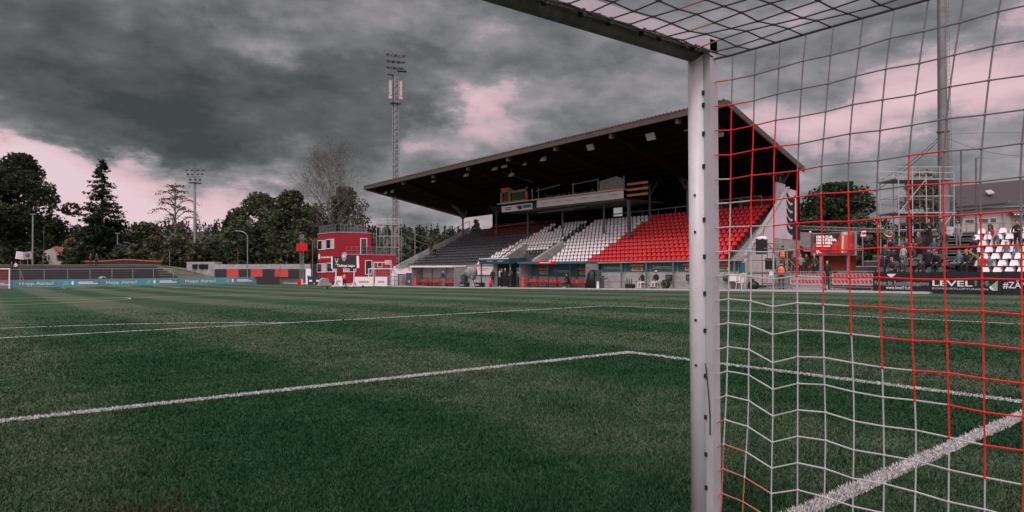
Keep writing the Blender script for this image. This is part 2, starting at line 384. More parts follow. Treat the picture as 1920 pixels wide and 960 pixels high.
GAREA = [(-13.0, 6.4), (-2.6, 6.0), (5.72, 5.64), (5.74, .2)]
PAREA = [(-23.5, 17.3), (-2.4, 16.86), (16.25, 16.2), (16.75, 7.1), (16.9, .2)]
ARC = [(-3.66+9.15*math.cos(a), 11.6+9.15*math.sin(a)) for a in [R(34+i*4) for i in range(29)]]
strip('goal_line', GLINE, .12)
strip('goal_area_line', GAREA, LW, .007); strip('penalty_area_line', PAREA, LW, .008); strip('penalty_arc', ARC, LW, .009)
strip('halfway_line', [(-33, 52.5), (33.5, 52.5)], LW, .007)
strip('centre_circle', [(-3.66+9.15*math.cos(R(i*6)), 52.5+9.15*math.sin(R(i*6))) for i in range(61)], LW, .009)
strip('far_goal_area_line', [(-13, 105), (-13, 99.5), (5.6, 99.5), (5.6, 105)], LW, .007)
strip('far_penalty_area_line', [(-24, 105), (-24, 88.5), (16.5, 88.5), (16.5, 105)], LW, .008)
strip('far_goal_line', [(-38, 105.06), (33, 105.06)], .12, .01)
strip('penalty_spot', [(-3.77, 11.6), (-3.55, 11.6)], .22, .01)
# paving in front of the stand, with its kerb
PAVE = mat('paving', (.20, .20, .195), .9, var=.25, scale=1.2, bump=.3)
m_ = MB()
yy = list(range(12, 110, 4))
for a, b in zip(yy[:-1], yy[1:]):
    m_.hexa([(35.55, a, gz(a)-.3), (52, a, gz(a)-.3), (52, b, gz(b)-.3), (35.55, b, gz(b)-.3)], [(35.55, a, gz(a)+.08), (52, a, gz(a)+.08), (52, b, gz(b)+.08), (35.55, b, gz(b)+.08)])
struct(m_.build('pavement', PAVE))
m_ = MB()
for a, b in zip(yy[:-1], yy[1:]):
    m_.hexa([(35.35, a, gz(a)-.3), (35.547, a, gz(a)-.3), (35.547, b, gz(b)-.3), (35.35, b, gz(b)-.3)], [(35.35, a, gz(a)+.10), (35.547, a, gz(a)+.10), (35.547, b, gz(b)+.10), (35.35, b, gz(b)+.10)])
struct(m_.build('kerb', mat('kerb_stone', (.45, .45, .44), .85, var=.15)))
def pz(y): return gz(y)+.08
# ------------------------------------------------------------------ grass blades of the near pitch
def dist_poly(P, line):
    d = np.full(len(P), 1e9)
    for a, b in zip(line[:-1], line[1:]):
        a = np.array(a); b = np.array(b); ab = b-a; t = np.clip(((P-a)@ab)/(ab@ab), 0, 1); d = np.minimum(d, np.linalg.norm(P-a-t[:, None]*ab, axis=1))
    return d
def blades(n, rmin, rmax, hw, zfun, sel):
    az = RNG.uniform(-.12, 1.45, n); r = rmin*(rmax/rmin)**RNG.random(n)
    P = np.stack([CAM.x+r*np.sin(az), CAM.y+r*np.cos(az)], 1); k = sel(P); P = P[k]; r = r[k]; n = len(P)
    h = RNG.uniform(.5, 1.15, n)*hw*(1+.35*np.sin(P[:, 0]*5.1+np.sin(P[:, 1]*3.3)*2)*np.sin(P[:, 1]*4.3)); wd = .0016*r**.75*RNG.uniform(.7, 1.3, n)
    a = RNG.uniform(0, 2*math.pi, n); lean = RNG.uniform(.1, .9, n)*h; b = RNG.uniform(0, 2*math.pi, n)
    z = np.array([0.]*n)+np.interp(P[:, 1], np.arange(-12, 40, .5), [gz(q) for q in np.arange(-12, 40, .5)])
    dx, dy = np.cos(a)*wd, np.sin(a)*wd
    v = np.empty((n, 3, 3)); v[:, 0] = np.stack([P[:, 0]-dx, P[:, 1]-dy, z], 1); v[:, 1] = np.stack([P[:, 0]+dx, P[:, 1]+dy, z], 1)
    v[:, 2] = np.stack([P[:, 0]+np.cos(b)*lean, P[:, 1]+np.sin(b)*lean, z+h], 1)
    return v.reshape(-1, 3), np.arange(n*3).reshape(-1, 3)
def near_line(P):
    d = np.minimum(dist_poly(P, GLINE)-.060, dist_poly(P, GAREA)-.055); d = np.minimum(d, dist_poly(P, PAREA)-.055); return d
def blade_mat(name, stops, stripes=True):
    M = TURF.copy(); M.name = name; t = M.node_tree; l = t.links; b = t.nodes['Principled BSDF']
    for lk in list(b.inputs['Normal'].links): l.remove(lk)
    src = b.inputs['Base Color'].links[0].from_socket
    g = t.nodes.new('ShaderNodeNewGeometry'); r = t.nodes.new('ShaderNodeValToRGB'); l.new(g.outputs['Random Per Island'], r.inputs[0])
    c = r.color_ramp; c.elements[0].color = (*stops[0], 1); c.elements[1].color = (*stops[-1], 1)
    for i, s_ in enumerate(stops[1:-1]): e = c.elements.new((i+1)/(len(stops)-1)); e.color = (*s_, 1)
    if stripes:
        mxx = t.nodes.new('ShaderNodeMix'); mxx.data_type = 'RGBA'; mxx.blend_type = 'MULTIPLY'; mxx.inputs[0].default_value = 1
        l.new(src, mxx.inputs[6]); l.new(r.outputs[0], mxx.inputs[7]); l.new(mxx.outputs[2], b.inputs['Base Color'])
    else: l.new(r.outputs[0], b.inputs['Base Color'])
    b.inputs['Roughness'].default_value = .7; b.inputs['Specular IOR Level'].default_value = .12
    return M
GB = blade_mat('grass_blades', [(.14, .5, .27), (.30, .66, .42), (.60, .86, .66), (1.25, 1.30, 1.15)])
V, Fc = blades(640000, 3.0, 38, .027, gz, lambda P: (RNG.random(len(P)) > (np.linalg.norm(P-np.array([CAM.x, CAM.y]), axis=1)-11)/26) & (near_line(P)+RNG.normal(0, .012, len(P)) > 0) & (P[:, 0] < 35))
tagit(npmesh('grass', V, Fc, GB), 'short dark green turf blades covering the near part of the pitch', 'grass', kind='stuff')
WB = blade_mat('chalked_blades', [(.18, .20, .18), (.38, .39, .38), (.60, .61, .60)], False)
def chalk(name, line, wd, n, rmax):
    L_ = []
    for a, b in zip(line[:-1], line[1:]):
        a = np.array(a); b = np.array(b); k = max(10, int(n*np.linalg.norm(b-a))); t = RNG.random(k)
        nn = np.array([-(b-a)[1], (b-a)[0]])/np.linalg.norm(b-a)
        L_.append(a+t[:, None]*(b-a)+nn*(RNG.uniform(-1, 1, k)*wd/2+RNG.normal(0, .004, k))[:, None])
    P = np.concatenate(L_); dd = np.linalg.norm(P-np.array([CAM.x, CAM.y]), axis=1); P = P[(dd < rmax) & (dd > 2)]; n_ = len(P)
    r = np.linalg.norm(P-np.array([CAM.x, CAM.y]), axis=1); h = RNG.uniform(.4, 1.1, n_)*.032; a = RNG.uniform(0, 6.28, n_); b = RNG.uniform(0, 6.28, n_); wdt = .0018*r**.7
    z = np.interp(P[:, 1], np.arange(-12, 40, .5), [gz(q) for q in np.arange(-12, 40, .5)])
    v = np.empty((n_, 3, 3)); v[:, 0] = np.stack([P[:, 0]-np.cos(a)*wdt, P[:, 1]-np.sin(a)*wdt, z+.004], 1); v[:, 1] = np.stack([P[:, 0]+np.cos(a)*wdt, P[:, 1]+np.sin(a)*wdt, z+.004], 1)
    v[:, 2] = np.stack([P[:, 0]+np.cos(b)*h*.8, P[:, 1]+np.sin(b)*h*.8, z+h], 1)
    o = npmesh(name, v.reshape(-1, 3), np.arange(n_*3).reshape(-1, 3), WB); struct(o)
chalk('goal_line_turf', GLINE, .12, 2600, 14)
chalk('goal_area_line_turf', GAREA, .10, 1500, 17)

# ------------------------------------------------------------------ the near goal
goal = thing('football_goal', 'white goal in the foreground with its red and white net', 'goal', (0, .06, 0))
POSTM = mat('post_enamel', (.52, .52, .525), .42, var=.10, scale=5)
RAILM = mat('net_rail_aluminium', (.44, .44, .46), .45, .2, var=.12, scale=3)
def profile_run(p, q, side, back, m_, lobes):
    """lofts a closed profile (u along side, v along back) from p to q"""
    k = len(m_.v); n_ = len(lobes)
    for e in (p, q):
        for u, v in lobes: m_.v.append(tuple(Vector(e)+Vector(side)*u+Vector(back)*v))
    for i in range(n_):
        j = (i+1) % n_; m_.f.append((k+i, k+j, k+n_+j, k+n_+i)); m_.m.append(m_.k)
    m_.f.append(tuple(k+i for i in range(n_))[::-1]); m_.m.append(m_.k); m_.f.append(tuple(k+n_+i for i in range(n_))); m_.m.append(m_.k)
oval = [(.060*math.cos(a), .050*math.sin(a)) for a in [2*math.pi*i/28 for i in range(28)]]
rail = [(-.026, .040), (.026, .040), (.030, .055), (.030, .088), (-.030, .088), (-.030, .055)]
for X0 in (.06, -7.38):
    mm_ = MB(); profile_run((X0, .06, -.05), (X0, .06, 2.535), (1, 0, 0), (0, -1, 0), mm_, oval)
    po = mm_.build('post', POSTM, goal); po.data.polygons.foreach_set('use_smooth', [len(p.vertices) == 4 for p in po.data.polygons])
    mm_ = MB(); profile_run((X0, .06, 0), (X0, .06, 2.555), (1, 0, 0), (0, -1, 0), mm_, rail); rr_ = mm_.build('net_rail', RAILM, po)
    bo = MB()
    if X0 > 0:
        for z in (.95, 1.17, 1.6, 1.78): bo.tube((X0-.0595, .045, z), (X0-.064, .045, z), .006, n=10)
        for i, z in enumerate((.17, .36, .52, .70, .90, 1.12, 1.30, 1.48, 1.66, 1.92, 2.08, 2.22, 2.28)):
            cl_ = MB(); cl_.box((X0-.031, .012, z), (.010, .013, .020)); cl_.build('net_clip', BLACK, po)
        bo.path([(X0-.05, -.002, .9+.07*math.sin(2)), (X0-.042, -.012, .82), (X0-.034, -.014, .70), (X0-.036, -.014, .62)], .003)
        bo.build('cord_and_screws', BLACK, po)
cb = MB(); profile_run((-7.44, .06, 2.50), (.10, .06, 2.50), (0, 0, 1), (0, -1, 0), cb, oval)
CBM = mat('shaded_crossbar_enamel', (.085, .088, .088), .5, var=.75, scale=14)  # white bar coloured dark and mottled to paint its shaded underside
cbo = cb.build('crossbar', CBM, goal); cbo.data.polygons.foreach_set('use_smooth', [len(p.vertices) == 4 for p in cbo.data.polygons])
cb = MB(); profile_run((-7.40, .06, 2.505), (.088, .06, 2.505), (0, 0, 1), (0, -1, 0), cb, rail); cb.build('net_rail', RAILM, cbo)
hk = MB()
for x in (-.06, -.085, -.16, -.33, -.45, -.66, -.82, -1.02, -1.25, -1.5, -1.75, -2.0): h1 = MB(); h1.box((x, -.018, 2.468), (.014, .03, .030)); h1.build('net_hook', BLACK, cbo)
hk.path([(-2.2+.1*i, -.030, 2.462-.006*math.sin(i*1.7)) for i in range(22)]+[(.05, -.03, 2.45)], .0032)
hk.build('lacing_cord', BLACK, cbo)
# the net: side panel, roof panel, back panel
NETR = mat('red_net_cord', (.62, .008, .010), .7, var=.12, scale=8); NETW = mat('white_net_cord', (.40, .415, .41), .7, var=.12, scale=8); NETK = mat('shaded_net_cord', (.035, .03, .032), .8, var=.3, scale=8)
NETP = mat('faded_red_net_cord', (.38, .12, .10), .7, var=.2, scale=8); NETG = mat('backlit_grey_net_cord', (.15, .135, .14), .7, var=.2, scale=8)
net = MB(); CE = .1165; NC = 19; NR = 21; ZT = 2.445
def side_pt(i, j):
    """i columns back from the post, j rows down from the roof"""
    y = -.08-CE*(i-1) if i else -.03; z = ZT-.118*j
    x = .085+.022*math.sin(i*.5+1)*math.sin(j*.3)*(1 if 0 < i < NC else 0)+.003*math.sin(i*2.3+j)*min(1, j)
    hgt = max(0, (z-1.75)/.7)
    y -= (.035+.055*min(i, 12)/10)*hgt**1.4*(1 if i else 0)*.9 - .0
    dz = .0035*math.sin(i*1.9+j*.8)*min(1, j)
    if z < 1.55: dz += {1: .02, 2: .012, 3: -.035, 4: .008, 5: .012}.get(i, 0)*min(1, (1.55-z)*2)
    if i and z < .75: y += .02*(.75-z)*4*(1 if i < 3 else .3)
    if i == 0: dz *= .2
    return Vector((x if i else .062, y, z+dz))
# cord colours: a diagonal red band runs down the white side net, a faded one starts near the foot of the post
HI = {0: 2.30}
for i_, (px_, yb_) in enumerate(((1365, 190), (1406, 225), (1450, 245), (1494, 313), (1541, 358), (1592, 354), (1649, 398), (1709, 284), (1772, 336), (1840, 391), (1915, 455))): HI[i_+1] = at(px_, yb_, x=.1).z  # above these heights grey paints the cords' washed-out look against bright sky
def band(i, z):
    y = -.08-CE*(i-1); lo = 1.27+(y+.543)*1.03
    hi = HI.get(i, lo+.9)
    if z > hi+.02: return 4
    if z > lo-.02: return 0
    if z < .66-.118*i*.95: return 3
    return 1
def cord(a, b, k, r=.0032):
    net.mi(k).tube(a, b, r, n=5, cap=False)
for i in range(NC+1):
    for j in range(NR+1):
        p = side_pt(i, j)
        if p.z < .02: p.z = .02
        if j < NR and ZT-.118*(j+1) > -.04:
            q = side_pt(i, j+1); q.z = max(.02, q.z)
            if i: cord(p, q, band(i, (p.z+q.z)/2))
        if i < NC and j:
            q = side_pt(i+1, j); q.z = max(.02, q.z)
            cord(p, q, band(i+.5 if False else i, (p.z+q.z)/2-.03) if (p.z+q.z)/2 < 1.9 else band(i, p.z-.02))
        if i and j: net.mi(band(i, p.z)).ball(p, .0062, 6, 4)
# edge rope from the crossbar corner backwards
net.mi(2).path([(.06, -.03, 2.44)]+[tuple(side_pt(i, 0)+Vector((0, 0, .0))) for i in range(1, NC+1)], .0055, 6)
NXR = 64
def roof_pt(a, i):
    """a cells away from the side along the bar, i cells back; the mesh hangs on the diagonal"""
    x = .085-CE*a; y = -.08-CE*(i-1) if i else -.03; sag = .035*math.sin(min(1, i/NC)*math.pi)+.006*math.sin(a*1.3+i*.7)
    return Vector((x, y-(.09*min(i, 12)/10 if i else 0), 2.475-.030*min(1, i)-sag*.5*min(1, a/3)+.006*math.sin(a*2.1+i*1.3)*min(1, a)))
for a in range(NXR+1):
    for i in range(NC+1):
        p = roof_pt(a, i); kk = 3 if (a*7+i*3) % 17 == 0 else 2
        if i < NC: cord(p, roof_pt(a, i+1), kk, .0034)
        if a < NXR: cord(p, roof_pt(a+1, i), 2, .0034)
        if a < 26: net.mi(2).ball(p, .0062, 6, 4)
yb = side_pt(NC, 5).y
for a in range(0, NXR):
    x = .085-CE*a
    if -3.5 < x < -2.0: continue                         # a gap in the net where the photographer stands
    cord((x, yb, 2.42), (x, yb-.02, .02), 1)
for j in range(1, NR):
    z = ZT-.118*j; cord((.085, yb, z), (-2.0, yb, z), 1); cord((-3.5, yb, z), (-7.38, yb, z), 1)
net.build('net', [NETR, NETW, NETK, NETP, NETG], goal)
ft = MB()
for k in range(4): ft.ball((.075+.02*math.sin(k*2), -.05-.012*k, .06+.022*k), (.014, .014, .018), 8, 5)
ft.build('net_knot', WHITE, goal)

# ------------------------------------------------------------------ the grandstand
DY = 13                                                  # depth index of the last row
NROW = 14; TR = .62; RI = .345; X0 = 38.45; Z0 = 1.12
def yn(d): return 26.4+.12*d                              # near end of the seats
def yw(d): return 24.3+.19*d                              # near side wall
def yf(d): return 73.5-.38*d                              # far end
def tz(y): return -.0082*(y-24)
gs = thing('grandstand', 'long roofed grandstand of black, white and red seats with a dark timber roof', 'grandstand', (38.3, 24, 0))
st = MB()
for i in range(NROW):                                     # concrete steps
    d = i*TR; x = X0+d; a, b = yw(d)+.25, yf(d)
    segs = [(a, b)] if i > 4 else [(a, 46.9), (52.3, b)]
    for (a_, b_) in segs:
        z0 = 0 if i < 5 else Z0+(i-3)*RI-.3
        st.hexa([(x, a_, z0+tz(a_)-.9), (x+TR+.003, a_, z0+tz(a_)-.9), (x+TR+.003, b_, z0+tz(b_)-.9), (x, b_, z0+tz(b_)-.9)],
                [(x, a_, Z0+i*RI+tz(a_)), (x+TR+.003, a_, Z0+i*RI+tz(a_)), (x+TR+.003, b_, Z0+i*RI+tz(b_)), (x, b_, Z0+i*RI+tz(b_))])
xt = X0+NROW*TR
st.hexa([(xt, 26.2, 4.9), (49.0, 26.4, 4.9), (49.0, 69, 4.6), (xt, 70, 4.6)], [(xt, 26.2, Z0+13.4*RI), (49.0, 26.4, Z0+13.4*RI), (49.0, 69, Z0+13.4*RI-.36), (xt, 70, Z0+13.4*RI-.36)])
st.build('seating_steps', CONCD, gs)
stp = MB()                                                # finer stair treads at the near end
for i in range(NROW*2):
    d = i*TR/2; x = X0+d; z = Z0+i*RI/2+.17
    stp.hexa([(x, yw(d)+.26, z-.25), (x+TR/2-.01, yw(d)+.26, z-.25), (x+TR/2-.01, yn(d)-.15, z-.25), (x, yn(d)-.15, z-.25)],
             [(x, yw(d)+.26, z), (x+TR/2-.01, yw(d)+.26, z), (x+TR/2-.01, yn(d)-.15, z), (x, yn(d)-.15, z)])
stp.build('near_stairs', CONC, gs)
# front wall and its capping
fwm = MB()
for (a, b) in ((24.3, 46.9), (52.3, 73.5)):
    fwm.hexa([(38.25, a, gz(a)), (38.44, a, gz(a)), (38.44, b, gz(b)), (38.25, b, gz(b))], [(38.25, a, 1.72+tz(a)), (38.44, a, 1.72+tz(a)), (38.44, b, 1.72+tz(b)), (38.25, b, 1.72+tz(b))])
fwm.build('front_wall', mat('grey_front_wall', (.36, .35, .35), .9, var=.3, scale=1.5, bump=.3), gs)
cp = MB()
for (a, b) in ((24.6, 46.9), (52.3, 73.5)):
    o_ = .55 if a < 30 else .25
    cp.hexa([(38.24-o_, a, 1.724+tz(a)), (38.46, a, 1.724+tz(a)), (38.46, b, 1.724+tz(b)), (38.24-o_, b, 1.724+tz(b))], [(38.24-o_, a, 1.83+tz(a)), (38.46, a, 1.83+tz(a)), (38.46, b, 1.83+tz(b)), (38.24-o_, b, 1.83+tz(b))])
cp.build('wall_capping', CONC, gs)
# near side wall with its raking coping
def wy(x): return yw(x-38.45)
def vwall(m_, poly, th=.25, base=0):
    """vertical wall polygon [(x, z)] following the slanting end of the stand"""
    P = [(x, wy(x)+base, z) for x, z in poly]; m_.prism(P, (0, th, 0))
sw_ = MB()
vwall(sw_, [(38.3, .0), (38.3, 1.95), (46.6, 7.35), (49.0, 7.30), (49.0, 3.42), (43.2, 3.42), (43.2, 0)])
sw_.build('side_wall', PAINTW, gs)
lw = MB()
vwall(lw, [(43.2, 0), (43.2, 3.419), (48.98, 3.419), (48.98, 2.5), (46.2, 2.5), (46.2, 0)], .22, .02)
vwall(lw, [(47.5, 0), (47.5, 2.499), (47.95, 2.499), (47.95, 0)], .22, .02); vwall(lw, [(48.7, 0), (48.7, 2.499), (48.98, 2.499), (48.98, 0)], .22, .02)
lw.build('lower_side_wall', CONC, gs)
rc = MB()
P = [(38.2, 2.0), (46.6, 7.45), (46.6, 7.25), (38.2, 1.80)]
vwall(rc, [(38.25, 1.96), (38.25, 2.12), (46.55, 7.52), (46.55, 7.36)], .34, -.05)
rc.build('raking_coping', CONC, gs)
# panel of pale slats and posts behind the coping
pp = MB()
for k, x in enumerate((44.6, 45.3, 45.9)):
    pp.hexa(*[[(x, wy(x)+.3, z), (x+.42, wy(x)+.3, z), (x+.42, wy(x)+.4, z), (x, wy(x)+.4, z)] for z in (5.2+k*.3, 7.7)])
pp.build('end_screen', GREYC, gs)
# painted wing emblem of the side wall, black with a white bar
em = MB()
def wf(u, v, off=.012): x = 45.9+u*3.08; return (x, wy(x)-off, 3.43+v*3.55)
em.prism([wf(.42, 0), wf(1, 0), wf(1, 1.0), wf(.90, 1.0), wf(.86, .55), wf(.80, .92), wf(.66, 1.0), wf(.54, .95), wf(.46, .80)], (0, .008, 0))
for k in range(5):
    v = .97-.175*k
    em.prism([wf(.50, v-.16), wf(.30, v-.17), wf(.13, v-.12), wf(.03, v-.03), wf(.0, v+.05), wf(.14, v-.01), wf(.30, v-.05), wf(.50, v-.03)], (0, .008, 0))
    em.prism([wf(.12, v-.12), wf(.05, v-.03), wf(.02, v+.06), wf(.16, v-.0)], (0, .008, 0))
em.build('wing_emblem', BLACK, gs)
em = MB(); em.prism([wf(.60, .42, .02), wf(.72, .40, .02), wf(.73, .93, .02), wf(.62, .93, .02)], (0, .006, 0)); em.prism([wf(.86, .30, .02), wf(.90, .30, .02), wf(.93, 1.0, .02), wf(.86, 1.0, .02)], (0, .006, 0))
em.build('emblem_bar', WHITE, gs)
# far side wall / coping
fs = MB()
fs.hexa([(38.3, 73.55, gz(73)), (47.1, 70.2, gz(70)), (47.1, 70.5, gz(70)), (38.3, 73.85, gz(73))], [(38.3, 73.55, 1.55), (47.1, 70.2, 6.45), (47.1, 70.5, 6.45), (38.3, 73.85, 1.55)])
fs.build('far_side_wall', CONC, gs)
fr = MB(); fr.tube((38.3, 73.7, 2.35), (47.1, 70.35, 7.25), .035)
for k in range(7): t = k/6; x, y, z = 38.3+8.8*t, 73.7-3.35*t, 1.5+4.9*t; fr.tube((x, y, z), (x, y, z+.82), .03)
fr.build('far_handrail', METALD, gs)

# roof: dark boarded underside, timber fascia, corrugated covering
def roofz(x, y):
    t = (x-36.2)/12.3; zf = 12.40-.0121*(y-24.4); zr = 9.25-.0170*(y-25.9); return zf+(zr-zf)*t
def ry(t, e): return (24.4+1.5*t) if e == 0 else (78.2-4.3*t)
RN = 16
def slab(m_, z_lo, z_hi, x_a=36.2, x_b=48.5):
    C_ = []
    for dz in (z_lo, z_hi):
        C_.append([(x, ry((x-36.2)/12.3, e), roofz(x, ry((x-36.2)/12.3, e))+dz) for x, e in ((x_a, 0), (x_b, 0), (x_b, 1), (x_a, 1))])
    m_.hexa(*C_)
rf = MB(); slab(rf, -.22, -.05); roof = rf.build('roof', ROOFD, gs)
cv = MB(); slab(cv, -.045, .03, 36.05, 48.6)
n_ = 150
for k in range(n_):                                       # corrugation ribs running down the slope
    y = 24.5+53.6*k/(n_-1); tt = .0
    y2 = 26.1+(73.8-26.1)*k/(n_-1)
    cv.tube((36.02, y, roofz(36.02, y)+.045), (48.6, y2, roofz(48.6, y2)+.045), .06, n=5)
cv.build('corrugated_covering', mat('weathered_roof_sheet', (.10, .075, .07), .85, var=.3, scale=1), roof)
fa = MB()
a, b = (36.15, 24.32), (36.15, 78.28)
fa.hexa([(36.08, a[1], roofz(36.1, 24.3)-.44), (36.19, a[1], roofz(36.1, 24.3)-.44), (36.19, b[1], roofz(36.1, 78.3)-.44), (36.08, b[1], roofz(36.1, 78.3)-.44)],
        [(36.08, a[1], roofz(36.1, 24.3)-.05), (36.19, a[1], roofz(36.1, 24.3)-.05), (36.19, b[1], roofz(36.1, 78.3)-.05), (36.08, b[1], roofz(36.1, 78.3)-.05)])
fa.build('fascia', WOODL, roof)
for e, y0_, y1_ in ((0, 24.28, 25.78), (1, 78.30, 74.0)):
    va = MB(); s_ = -1 if e == 0 else 1
    va.hexa([(36.1, y0_, roofz(36.2, y0_)-.42), (48.6, y1_, roofz(48.6, y1_)-.42), (48.6, y1_+s_*.11, roofz(48.6, y1_)-.42), (36.1, y0_+s_*.11, roofz(36.2, y0_)-.42)],
            [(36.1, y0_, roofz(36.2, y0_)+.0), (48.6, y1_, roofz(48.6, y1_)+.0), (48.6, y1_+s_*.11, roofz(48.6, y1_)+.0), (36.1, y0_+s_*.11, roofz(36.2, y0_)+.0)])
    va.build('verge_board', WOODL, roof)
beamy = [28.5, 35.0, 41.6, 48.3, 55.0, 61.8, 68.5]
for y in beamy:                                           # main rafters
    bb = MB(); y2 = y-.5
    z1, z2 = roofz(36.6, y), roofz(46, y2)
    bb.hexa([(36.6, y-.11, z1-.48), (46.2, y2-.11, z2-1.15), (46.2, y2+.11, z2-1.15), (36.6, y+.11, z1-.48)], [(36.6, y-.11, z1-.222), (46.2, y2-.11, z2-.222), (46.2, y2+.11, z2-.222), (36.6, y+.11, z1-.222)])
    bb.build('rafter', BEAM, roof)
    tp = MB(); tp.box((36.42, y, z1-.52), (.34, .26, .34)); tp.build('rafter_end', WOODL, roof)
pu = MB()
for k in range(9):
    x = 37.6+1.25*k; y0_, y1_ = ry((x-36.2)/12.3, 0)+.15, ry((x-36.2)/12.3, 1)-.15
    pu.hexa([(x, y0_, roofz(x, y0_)-.36), (x+.1, y0_, roofz(x, y0_)-.36), (x+.1, y1_, roofz(x, y1_)-.36), (x, y1_, roofz(x, y1_)-.36)], [(x, y0_, roofz(x, y0_)-.223), (x+.1, y0_, roofz(x, y0_)-.223), (x+.1, y1_, roofz(x, y1_)-.223), (x, y1_, roofz(x, y1_)-.223)])
tagit(pu.build('purlins', BEAM, roof), 'dark purlins across the rafters')
# rear wall with a bright opening
def zr_(y): return roofz(48.2, y)-.2
rw = MB()
for (a, b, z0, z1) in ((26.0, 44.7, 4.6, None), (44.7, 46.1, 4.6, 6.45), (44.7, 46.1, 8.15, None), (46.1, 66.8, 4.6, None), (66.8, 71.2, 4.6, 6.2)):
    rw.hexa([(48.2, a, z0), (48.4, a, z0), (48.4, b, z0), (48.2, b, z0)], [(48.2, a, z1 or zr_(a)), (48.4, a, z1 or zr_(a)), (48.4, b, z1 or zr_(b)), (48.2, b, z1 or zr_(b))])
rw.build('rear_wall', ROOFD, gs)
wp_ = MB()
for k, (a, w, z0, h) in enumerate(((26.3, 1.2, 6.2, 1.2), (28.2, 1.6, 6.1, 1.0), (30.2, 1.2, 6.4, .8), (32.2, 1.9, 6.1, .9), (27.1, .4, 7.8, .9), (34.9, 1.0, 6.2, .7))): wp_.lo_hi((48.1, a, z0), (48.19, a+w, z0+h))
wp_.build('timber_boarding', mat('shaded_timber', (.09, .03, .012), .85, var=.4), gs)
# columns with flared heads
for px, base in ((868, 445), (931, 420), (990, 423), (1055, 424), (1133, 417), (1219, 410), (1290, 405), (1440, 384)):
    x = 46.0; y = onx(px, x)
    if px == 1440: x = 47.6; y = 27.2
    zb = Z0+(x-X0)/TR*RI-.4; ztop = roofz(x, y)-.9
    c_ = MB(); c_.tube((x, y, zb), (x, y, ztop), .11, .11, 8)
    for q in ((-.9, 0), (.9, 0), (0, -.9), (0, .9)): c_.path([(x, y, ztop-.9), (x+q[0]*.35, y+q[1]*.35, ztop-.55), (x+q[0], y+q[1], ztop+.35)], .06, 5)
    if px == 868: c_.tube((x+.0, y, ztop-.1), (x-1.4, y, ztop+1.0), .14, .3, 6)
    c_.box((x, y, ztop+.1), (.5, .5, .12)); c_.build('roof_column', METALD, gs)
rb_ = MB(); rb_.hexa([(48.2, 66.8, 8.0), (48.4, 66.8, 8.0), (48.4, 74, 7.9), (48.2, 74, 7.9)], [(48.2, 66.8, zr_(66.8)), (48.4, 66.8, zr_(66.8)), (48.4, 74, zr_(74)), (48.2, 74, zr_(74))])
rb_.build('rear_eaves_beam', ROOFD, roof)
# rails along the back of the seats
rl = MB()
for (p, q) in (((1148, 402), (1300, 385)), ((1335, 377), (1428, 367))):
    A = at(*p, x=47.2); B = at(*q, x=47.2); rl.tube(A, B, .055)
    for k in range(6): C_ = A.lerp(B, k/5); rl.tube(C_, (C_.x, C_.y, C_.z-1.0), .03)
rl.build('back_rail', METAL, gs)
ra = MB()
A = at(935, 425, x=46.2); B = at(1000, 415, x=46.2); ra.tube(A, B, .04)
ra.build('gallery_rail', METAL, gs)

# seats: one shell mesh, copied
def seat_mesh(name, m_):
    s = MB(); w = .185
    # local: +x faces away from the pitch, sitter looks to -x
    prof = [(-.21, .41), (-.05, .385), (.10, .39), (.15, .43), (.19, .57), (.215, .71)]
    n_ = len(s.v)
    for (x, z) in prof:
        e = .72 if z > .68 else 1
        for t in (-1, -.5, .5, 1):
            lift = .035*(t*t if abs(t) == 1 else 0); s.v.append((x-lift*.6, t*w*e, z+(lift if z < .5 else 0)))
    for i in range(len(prof)-1):
        for j in range(3): k = i*4+j; s.f.append((k, k+1, k+5, k+4)); s.m.append(0)
    b0 = len(s.v)
    for (x, y, z) in list(s.v[:b0]): s.v.append((x+.02, y, z-.02))
    for i in range(len(prof)-1):
        for j in range(3): k = b0+i*4+j; s.f.append((k+4, k+5, k+1, k)); s.m.append(0)
    for (r_, q) in ((0, 0), (len(prof)-1, 0)):
        for j in range(3): k = r_*4+j; s.f.append((k, b0+k, b0+k+1, k+1)); s.m.append(0)
    for i in range(len(prof)-1):
        for j in (0, 3): k = i*4+j; s.f.append((k, k+4, b0+k+4, b0+k)); s.m.append(0)
    s.box((.10, 0, .20), (.06, .10, .36))
    return s.mesh(name, m_)
SM = {'r': seat_mesh('red_seat', PLASR), 'w': seat_mesh('white_seat', PLASW), 'k': seat_mesh('black_seat', PLASK)}
SEATS = []
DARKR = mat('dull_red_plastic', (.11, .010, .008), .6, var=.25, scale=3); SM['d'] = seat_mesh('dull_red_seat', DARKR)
for i in range(NROW):
    d = i*TR; x = X0+d+.30; z = Z0+i*RI+.02
    y = yn(d)+.1
    while y < yf(d)-.9:
        y += .485
        if i < 5 and 46.4 < y < 52.7: continue
        if i >= 5 and 47.6 < y < 48.8: continue
        if 10 < i and 52.4 < y < 53.2: continue
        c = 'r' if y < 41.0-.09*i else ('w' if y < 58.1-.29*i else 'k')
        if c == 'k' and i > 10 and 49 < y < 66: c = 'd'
        SEATS.append((x, y, z+tz(y), c, i))
for i in (14, 15):
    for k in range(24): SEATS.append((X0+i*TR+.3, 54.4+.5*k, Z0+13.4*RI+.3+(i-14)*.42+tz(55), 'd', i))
scored = sorted(SEATS, key=lambda s: ((s[0]-CAM.x)**2+(s[1]-CAM.y)**2))
near = [s for s in scored if s[3] == 'r' and not (1292 < 960+F*((Vector(s[:3])-CAM).dot(rt))/((Vector(s[:3])-CAM).dot(fw)) < 1345)][:100]
ns = set(near)
first = {}
